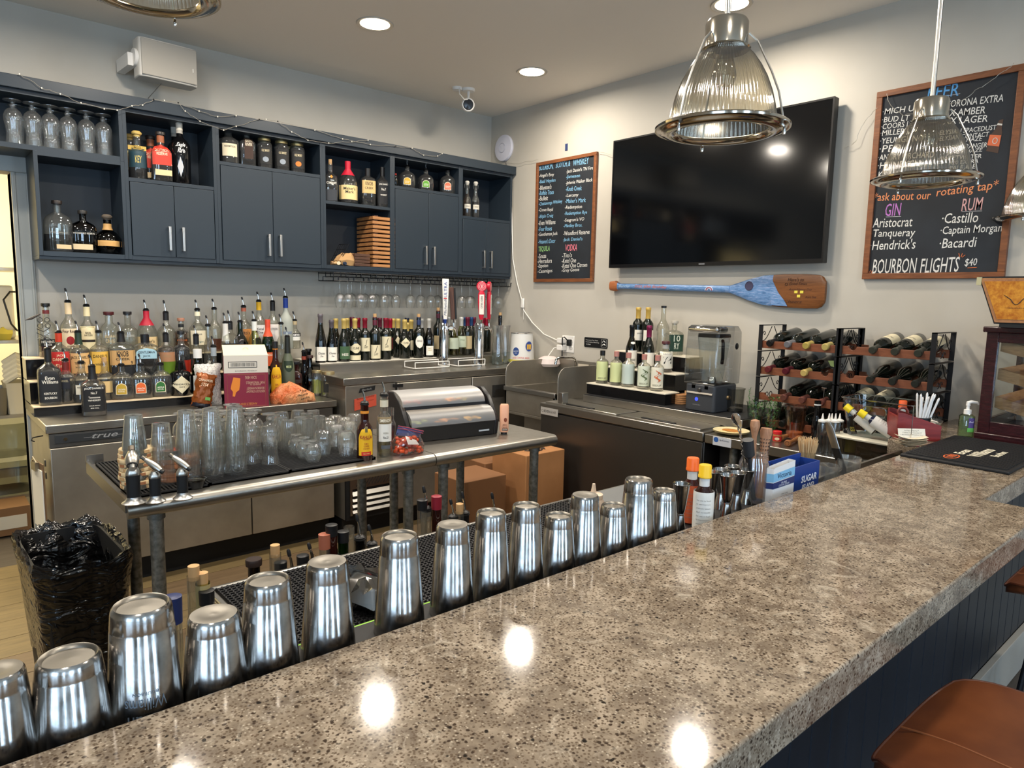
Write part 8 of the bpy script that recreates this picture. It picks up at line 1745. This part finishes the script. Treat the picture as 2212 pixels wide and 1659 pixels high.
part('leather_loop', MB().tube([(.03+.018*math.cos(a_*PI/8), .05, .098+.022*math.sin(a_*PI/8)) for a_ in range(9)], .005, 8), plain('#6d2a20', .4), t)
part('black_cup_insert', MB().lathe([(.030, .008), (.034, .085), (.031, .085)], 20, M=T3(.10, .06, 0)), black, t)
mb = MB(); random.seed(13); rt = Matrix.Rotation(-.95, 4, 'Z'); sx = 0
t_s = None
for k in range(11):
    a_ = -1.2+k*.26; bx, by = .10+.012*math.cos(k*2.1), .06+.012*math.sin(k*2.1); dx, dy = (.055*(k-4.5)/6, .02*math.sin(k*1.7)); L_ = random.uniform(.135, .165)
    wl = rt @ Vector((bx, by, .02)); dr = (rt.inverted().to_quaternion().inverted() @ Vector((0, 0, 0)))
    tip = _r*(.048*(k-4)/6+.01)+Vector((0, 0, L_))
    st = thing('wrapped_straw', 'white paper-wrapped straw in the red caddy, %s from the left' % ordn[k], 'straw', Vector((2.875, 1.005, BZ))+wl, 0, 'paper-wrapped straws in the red caddy')
    part('paper_sleeve', MB().tube([(0, 0, 0), tip*.97], .0042, 8).tube([tip*.97, tip*1.02], .0042, 8, taper=[1, .3]), plain('#dcdad6', .6), st)
t = thing('glass_candy_bowl', 'small glass bowl of white and red sweets behind the caddy', 'bowl', (3.17, 1.0, BZ))
part('bowl', MB().lathe([(0, .004), (.04, .006), (.06, .045), (.062, .05)], 32), clear, t, smooth=50)
mb = MB(); random.seed(6)
for k in range(26): mb.lathe([(0, -.006), (.010, 0), (0, .006)], 8, M=T3(random.uniform(-.035, .035), random.uniform(-.035, .035), random.uniform(.018, .048)))
part('sweets', mb, plain('#ddd4c8', .4), t, kind='stuff', smooth=40)
# hand sanitizer
a = at_z(2087, 946, BZ); y = a.y+.012; hh = at_y(2087, 895, y).z-BZ
t = thing('hand_sanitizer', 'clear pump bottle of green hand gel beside the dark cabinet', 'bottle', (at_y(2087, 920, y).x, y, BZ), math.atan2(-a.x, y)+.25)
bd = part('bottle_body', MB().sect([(0, .025, .016, 4), (.004, .027, .018, 4), (hh*.92, .0265, .0175, 4), (hh, .016, .013, 3)], 28, cap1=False), glass('gel_bottle', '#e0ecd4', '#a8bca0', .08), t)
part('gel', MB().sect([(.004, .0245, .0155, 4), (hh*.9, .0240, .0150, 4)], 28), glass('green_gel', '#e4f2d4', '#b4cc9c', .03, haze=.12), t)
part('pump_collar', MB().lathe([(.013, hh), (.013, hh+.018), (.006, hh+.02), (.005, hh+.038)], 20, rib=(20, .03)), white, t)
part('pump_head', MB().tube([(0, 0, hh+.034), (0, 0, hh+.046), (.01, 0, hh+.050), (.030, 0, hh+.048), (.036, 0, hh+.040)], .0058, 10, taper=[1.4, 1.4, 1.1, .9, .6]), white, t)
mb = MB(); lv = [(0, .027, .018, 4), (hh, .0265, .0175, 4)]; patch(mb, lv, 'rect', hh*.35, hh*.85, .010, .0009, cu=.013); part('purple_label', mb, plain('#4a3a78'), bd)
mb = MB(); patch(mb, lv, 'rect', hh*.24, hh*.42, .012, .0014, cu=.012); part('green_label', mb, plain('#5aa84a'), bd)
mb = MB(); text_on(mb, 'Purell', .016, .007, lambda p, q_: surf(lv, p+.013, q_, .0016), cy=hh*.68, shear=.3); part('lettering', mb, plain('#e6e2f0'), bd, smooth=0)
# glass-fronted cigar cabinet with slanted shelves
hw = pr('mahogany_stain', '#2c1216', .25, coat=.3); v = texco(hw, (3, 3, 20)); n2, l2, b2_ = nodes(hw); l2.new(ramp(hw, noise(hw, v, 6, 5), [(.3, '#240e12'), (.7, '#3a181b')]), b2_.inputs['Base Color'])
t = thing('cigar_display_case', 'dark mahogany glass-fronted display case with slanted shelves', 'cabinet', (3.165, .800, BZ))
hw_, hd, hz = .50, .30, .445     # case runs to +x and toward the viewer along -y
part('front_frame', MB().box(-.004, .022, -hd, 0, .05, hz-.02).box(0, 0, 0, 0, 0, 0) if 0 else MB().box(-.004, .018, -.026, .0, .03, hz-.022), hw, t, bevel=.002)
part('stile', MB().box(-.004, .018, -hd, -hd+.026, .03, hz-.022), hw, t, bevel=.002)
for z0, z1 in ((.03, .075), (hz-.06, hz-.022)): part('rail', MB().box(-.003, .017, -hd+.026, -.026, z0, z1), hw, t, bevel=.002)
for x0, x1 in ((-.004, .040), (.46, .50)): part('back_stile', MB().box(x0, x1, -.004, .014, .03, hz-.022), hw, t, bevel=.002)
for z0, z1 in ((.03, .075), (hz-.06, hz-.022)): part('back_rail', MB().box(.04, .46, -.002, .013, z0, z1), hw, t, bevel=.002)
part('far_side', MB().box(.488, .50, -hd, 0, .03, hz-.022).box(.0, .5, -hd, -hd+.01, .03, hz-.022) if 0 else MB().box(.488, .50, -hd, 0, .03, hz-.022), hw, t)
part('crown', MB().box(-.022, .512, -hd-.014, .024, hz-.022, hz), hw, t, bevel=.004); part('plinth', MB().box(-.018, .508, -hd-.012, .020, 0, .03), hw, t, bevel=.004)
part('glass_pane', MB().box(.004, .007, -hd+.026, -.026, .075, hz-.06), clearp, t)
lw = wood('cedar_shelf', '#8a603c', '#c09468', (6, 6, 30), .6)
for k in range(3):
    z = .085+k*.11
    part('cedar_tray', MB().add([(.02, -.03, z+.045), (.02, -hd+.03, z-.012), (.48, -hd+.03, z-.012), (.48, -.03, z+.045), (.02, -.03, z+.088), (.02, -hd+.03, z+.032), (.48, -hd+.03, z+.032), (.48, -.03, z+.088)], [(0, 1, 2, 3), (7, 6, 5, 4), (0, 4, 5, 1), (3, 2, 6, 7), (1, 5, 6, 2), (0, 3, 7, 4)]), lw, t, bevel=.001)
# cigar box leaning on top
t = thing('cigar_box_lid', 'upright trapezoid cigar box panel with a curved scroll on the case', 'box', (3.10, .80, BZ+hz), 0)
top_l = at_x(2118, 598, 3.12); bl_ = at_x(2152, 680, 3.12)
tl = (0, top_l.y-.80, top_l.z-BZ-hz); bo = (0, bl_.y-.80, .012)
w2 = .34
def trap(ins, x0, x1):
    s = ins; a_ = [(tl[1]-s*1.2, tl[2]-s), (bo[1]-s*.6, bo[2]+s), (bo[1]-w2+s*.6, bo[2]+s), (tl[1]-w2-.11+s*1.2, tl[2]-s)]
    return MB().add([(x0, y, z) for y, z in a_]+[(x1, y, z) for y, z in a_], [(0, 1, 2, 3), (7, 6, 5, 4), (0, 4, 5, 1), (1, 5, 6, 2), (2, 6, 7, 3), (3, 7, 4, 0)])
part('black_shell', trap(0, .0, .06), blackm, t); part('wood_rim', trap(.006, -.006, .0), wood('cigar_box_rim', '#8a5c3a', '#b07c50', (6, 20, 20), .45), t)
pn_ = part('orange_panel', trap(.018, -.008, -.005), pr('orange_burl', '#b8701c', .35), t); om = MC['orange_burl']; v = texco(om); n2, l2, b2_ = nodes(om); l2.new(ramp(om, noise(om, v, 60, 4, .6), [(.35, '#a8601a'), (.65, '#cf8f32')]), b2_.inputs['Base Color'])
cy_ = (tl[1]+bo[1])/2-.095; cz_ = (tl[2]+bo[2])/2+.004
part('painted_scroll', MB().tube([(-.0085, cy_+.03-q_*.0075+(.008 if q_ < 2 else 0), cz_+.016*math.cos(q_*.75)-.001*q_) for q_ in range(10)], .0014, 5, taper=[.4, 1, 1.3, 1.3, 1, 1, 1.2, 1.2, .8, .4]), plain('#3a1c10'), pn_)
mb = MB(); text_on(mb, 'TABACALERA', .06, .004, lambda p, q_: (-.0086, cy_-p, cz_-.032+q_)); part('lettering', mb, plain('#4a2814'), pn_, smooth=0)
part('corner_seal', MB().box(-.0085, .03, tl[1]-.012, tl[1]+.004, tl[2]-.032, tl[2]-.002), plain('#b8b088'), t); part('stand', MB().box(-.01, .09, bo[1]-w2-.01, bo[1]-.02, 0, .012), blackm, t)
# ---------------------------------------------------------------- underbar drainboard and bottle rail
DZ = .80
t = thing('underbar_drainboard', 'steel underbar drainboard with black perforated mats', 'drainboard', (0, 0, 0))
e0 = at_z(465, 1270, DZ); yb = 1.64
part('drainboard_top', MB().box(.485, 2.05, 1.06, yb, DZ-.03, DZ-.005).box(.485, 2.05, yb-.012, yb, DZ-.005, DZ+.004).box(.485, .50, 1.06, yb, DZ-.005, DZ+.004), steel, t, bevel=.003)
part('drainboard_body', MB().box(.50, 2.03, 1.07, yb-.02, .35, DZ-.03), steel_d, t)
for x_ in (.55, 1.98): part('leg', MB().tube([(x_, 1.15, 0), (x_, 1.15, .36)], .02, 12).tube([(x_, 1.55, 0), (x_, 1.55, .36)], .02, 12), galv, t)
bx1 = at_z(1160, 1066, DZ).x
part('lidded_ice_bin', MB().box(bx1+.02, 2.03, 1.08, yb-.02, DZ-.004, DZ+.010), pr('grey_bin_lid', '#77797a', .45, .3), t, bevel=.003)
pm_ = part('perforated_mat', MB().box(.505, bx1, 1.07, yb-.015, DZ-.005, DZ-.001), blackm, t)
mb = MB(); c = .0125; nx = int((bx1-.505)/c); ny = int((yb-1.085)/c)
for i in range(nx): mb.box(.505+i*c, .505+i*c+.0035, 1.07, yb-.015, DZ-.001, DZ+.005)
for j in range(ny): mb.box(.505, bx1, 1.075+j*c, 1.075+j*c+.0035, DZ-.001, DZ+.005)
part('mat_lattice', mb, pr('mat_lattice_rubber', '#1c1c1e', .4), t, kind='stuff', smooth=0)
part('bottle_rail', MB().box(.60, 2.05, yb+.001, yb+.005, .52, .70).box(.60, 2.05, yb+.125, yb+.129, .52, .66).box(.60, 2.05, yb+.001, yb+.129, .51, .52), steel_d, t)
t = thing('plastic_wrapped_bundle', 'shiny cling-wrapped black bundle lying on the drainboard mat', 'bundle', at_z(782, 1300, DZ), .3)
part('plastic_wrap', crumple(MB().sect([(0.006, .05, .10, 3), (.03, .07, .12, 2.5), (.055, .06, .10, 2.2), (.07, .03, .05, 2)], 36), .008, 6), glass('crinkled_wrap', '#b4b4b0', '#6a6a68', .30, .08), t, smooth=18)
part('black_core', MB().sect([(.006, .045, .09, 3), (.03, .06, .10, 2.5), (.05, .04, .08, 2)], 20), blackm, t)
t = thing('lower_bottle_rail', 'small steel rail of bottles left of the drainboard', 'bottle rail', (0, 0, 0))
for x_ in (.32, .46): part('post', MB().tube([(x_, 1.55, 0), (x_, 1.55, .49)], .012, 10), galv, t)
part('trough', MB().box(.30, .478, 1.50, 1.504, .50, .62).box(.30, .478, 1.60, 1.604, .50, .62).box(.30, .478, 1.50, 1.604, .49, .50), steel_d, t)
RR = ('y', yb+.065, .521)
rail_b = [(548, 1207, 26, 'brown', ('cork', '#2a1c18'), 'round', 'dark-topped bottle at the left of the rail'), (594, 1177, 30, 'clear', ('corkin', None), 'tall', 'clear corked bottle rising at the rail\'s left'), (606, 1214, 22, 'blackg', ('screw', '#151517', .03), 'round', 'black-capped bottle beside the clear corked one'), (630, 1185, 26, 'smoke', ('pourlong', '#151517'), 'round', 'bottle with a long dark pourer'), (654, 1200, 26, 'blackg', ('screw', '#151517', .03), 'round', 'black-capped bottle second from the long pourer'), (674, 1172, 24, 'amber', ('pour', '#151517'), 'round', 'amber bottle with a steel pourer'), (701, 1154, 24, 'clear', ('screw', '#a4604a', .04), 'round', 'bottle with a dusty orange cap'), (716, 1134, 26, 'redbrown', ('screw', '#151517', .03), 'round', 'taller bottle with a black cap and pink label'), (726, 1160, 24, 'smoke', ('pour', '#151517'), 'round', 'short bottle with a pourer before the pink label'), (741, 1148, 22, 'green', ('screw', '#151517', .03), 'round', 'green-black bottle in the middle of the rail'), (754, 1137, 26, 'clear', ('none',), 'tall', 'open clear bottle in the middle of the rail'), (777, 1110, 26, 'smoke', ('pourlong', '#151517'), 'round', 'smoky bottle with a tall black pourer'), (803, 1133, 24, 'smoke', ('pour', '#151517'), 'round', 'smoky bottle with a short pourer by the table leg'), (912, 1080, 28, 'clear', ('screw', '#151517', .03), 'square', 'clear square bottle with a black cap behind the tins'), (921, 1050, 22, 'clear', ('pourlong', '#151517'), 'round', 'clear bottle with a raised pourer behind the tins'), (943, 1072, 22, 'redbrown', ('screw', '#8a2030', .04), 'round', 'dark bottle with a red cap behind the tins'), (979, 1078, 24, 'smoke', ('pour', '#151517'), 'round', 'smoky pourer bottle right of the red cap'), (993, 1088, 24, 'clear', ('corkin', None), 'round', 'corked clear bottle near the right table leg'), (1004, 1062, 22, 'blackg', ('pourlong', '#151517'), 'round', 'black bottle with a thin pourer near the cartons'), (1068, 1064, 22, 'blackg', ('pourlong', '#151517'), 'round', 'last black pourer bottle of the rail')]
for px, py, w_, g_, cp, sty, lab in rail_b:
    B(lab, px, py, w_*1.25, RR, sty, g=g_, cap=cp, liq=(.6, '#6a3a1a') if g_ in ('clear', 'smoke') else None, lab=[('rect', .5, .62, .9, '#b0858a')] if 'pink' in lab else ())
RL = ('y', 1.552, .501)
B('tall clear corked tequila bottle left of the drainboard', 418, 1222, 34, RL, 'bell', g='clear', cap=('corkin', None), liq=(.5, '#c8c49a'))
B('second corked bottle with a paper neck strip left of the drainboard', 437, 1237, 30, RL, 'bell', g='pale', neck=(.8, .99, '#a89a6c'), cap=('corkin', None))
B('black-capped bottle between the two tins at the left', 446, 1276, 26, ('y', 1.535, .501), 'round', g='clear', cap=('screw', '#151517', .03))
B('bottle with a navy cap, bird print and teal label between the tins', 372, 1289, 46, ('y', 1.32, .50), 'tall', g='clear', lab=[('rect', .38, .50, .95, '#2c7a7c'), ('oval', .53, .66, .35, '#16181c')], txt=[('Monza', .44, .05, .6, '#c8dcd8', .3)], cap=('screw', '#26305c', .05))
t = thing('bottle_stand', 'small steel stand under the bird-print bottle', 'stand', (.37, 1.32, 0)); part('stand_top', MB().box(-.06, .06, -.06, .06, .47, .499), steel_d, t); part('post', MB().tube([(0, 0, 0), (0, 0, .47)], .02, 12), galv, t)
a = at_y(1283, 1045, 1.25); t = thing('syrup_squeeze_bottle', 'pale squeeze bottle with a pointed tip behind the tins', 'bottle', (a.x, 1.25, DZ+.0105)); h_ = a.z-DZ-.0105
part('body', MB().lathe([(0, 0), (.03, 0), (.031, h_*.72), (.024, h_*.78)], 28), plain('#cdb9a4', .4), t, smooth=50); part('tip', MB().lathe([(.026, h_*.78), (.026, h_*.84), (.008, h_*.87), (.004, h_), (0, h_)], 20), plain('#d8c3ac', .4), t)
# ---------------------------------------------------------------- leather bar stools
lea = pr('brown_leather', '#6d3a1e', .42); v = texco(lea); bump(lea, noise(lea, v, 260, 3), .12, .001); n2, l2, b2_ = nodes(lea); l2.new(ramp(lea, noise(lea, v, 7, 4), [(.3, '#5c2e17'), (.7, '#7c4524')]), b2_.inputs['Base Color'])
def stool(loc, lab, rz):
    t = thing('leather_bar_stool', lab, 'bar stool', loc, rz, 'brown leather bar stools')
    n, m = 16, 16; vs = []; fs = []; w, d = .25, .25; sh = .655
    def top(u, v_):
        e = max(abs(u), abs(v_)); z = sh+.022*(abs(u)**4)*1.6+(.05*max(0, -v_-.3)**2)-.045*max(0, v_-.55)**1.5
        return z
    for s in (0, 1):
        for j in range(m+1):
            for i in range(n+1):
                u, v_ = i/n*2-1, j/m*2-1; rr = 1-.13*(abs(u)**4)*(abs(v_)**4); x = u*w*rr*(1-.05*max(0, v_)); y = v_*d*rr
                edge = max(abs(u), abs(v_)); vs.append((x, y, top(u, v_)-(0 if s == 0 else .035)-(.012*edge**10 if s == 0 else 0)))
    k = (n+1)*(m+1)
    for j in range(m):
        for i in range(n): a = j*(n+1)+i; fs += [(a, a+1, a+n+2, a+n+1), (k+a+n+1, k+a+n+2, k+a+1, k+a)]
    bd = [i for i in range(n+1)]+[(n+1)*j+n for j in range(1, m+1)]+[(n+1)*m+i for i in range(n-1, -1, -1)]+[(n+1)*j for j in range(m-1, 0, -1)]
    for a, b in zip(bd, bd[1:]+bd[:1]): fs.append((a, k+a, k+b, b))
    st = part('seat', MB().add(vs, fs), lea, t, smooth=60)
    part('seat_piping', MB().tube([(vs[b][0]*1.01, vs[b][1]*1.01, vs[b][2]-.002) for b in bd], .0035, 6, closed=True), plain('#5a2c16', .5), st)
    part('seam_stitching', MB().tube([(-.03, x_/8*d*.97, top(-.12, x_/8)+.0005) for x_ in range(-8, 9)], .0022, 5), plain('#8a5230', .5), st)
    for sx in (-1, 1):
        part('leg', MB().tube([(sx*.15, .12, sh-.04), (sx*.17, .15, sh-.07), (sx*.215, .20, 0)], .0085, 10), blacki, t); part('leg', MB().tube([(sx*.15, -.12, sh-.04), (sx*.17, -.15, sh-.07), (sx*.215, -.20, 0)], .0085, 10), blacki, t)
    part('foot_ring', MB().tube([(-.20, .185, .2), (.20, .185, .2), (.20, -.185, .2), (-.20, -.185, .2)], .007, 8, closed=True), blacki, t)
    part('seat_frame', MB().tube([(-.15, .12, sh-.04), (.15, .12, sh-.04), (.15, -.12, sh-.04), (-.15, -.12, sh-.04)], .0085, 8, closed=True), blacki, t)
    return t
stool((1.51, .215, 0), 'nearest brown leather bar stool, its seat filling the lower right corner', 0)
stool((2.70, .29, 0), 'farther brown leather bar stool at the right edge under the counter', 0)
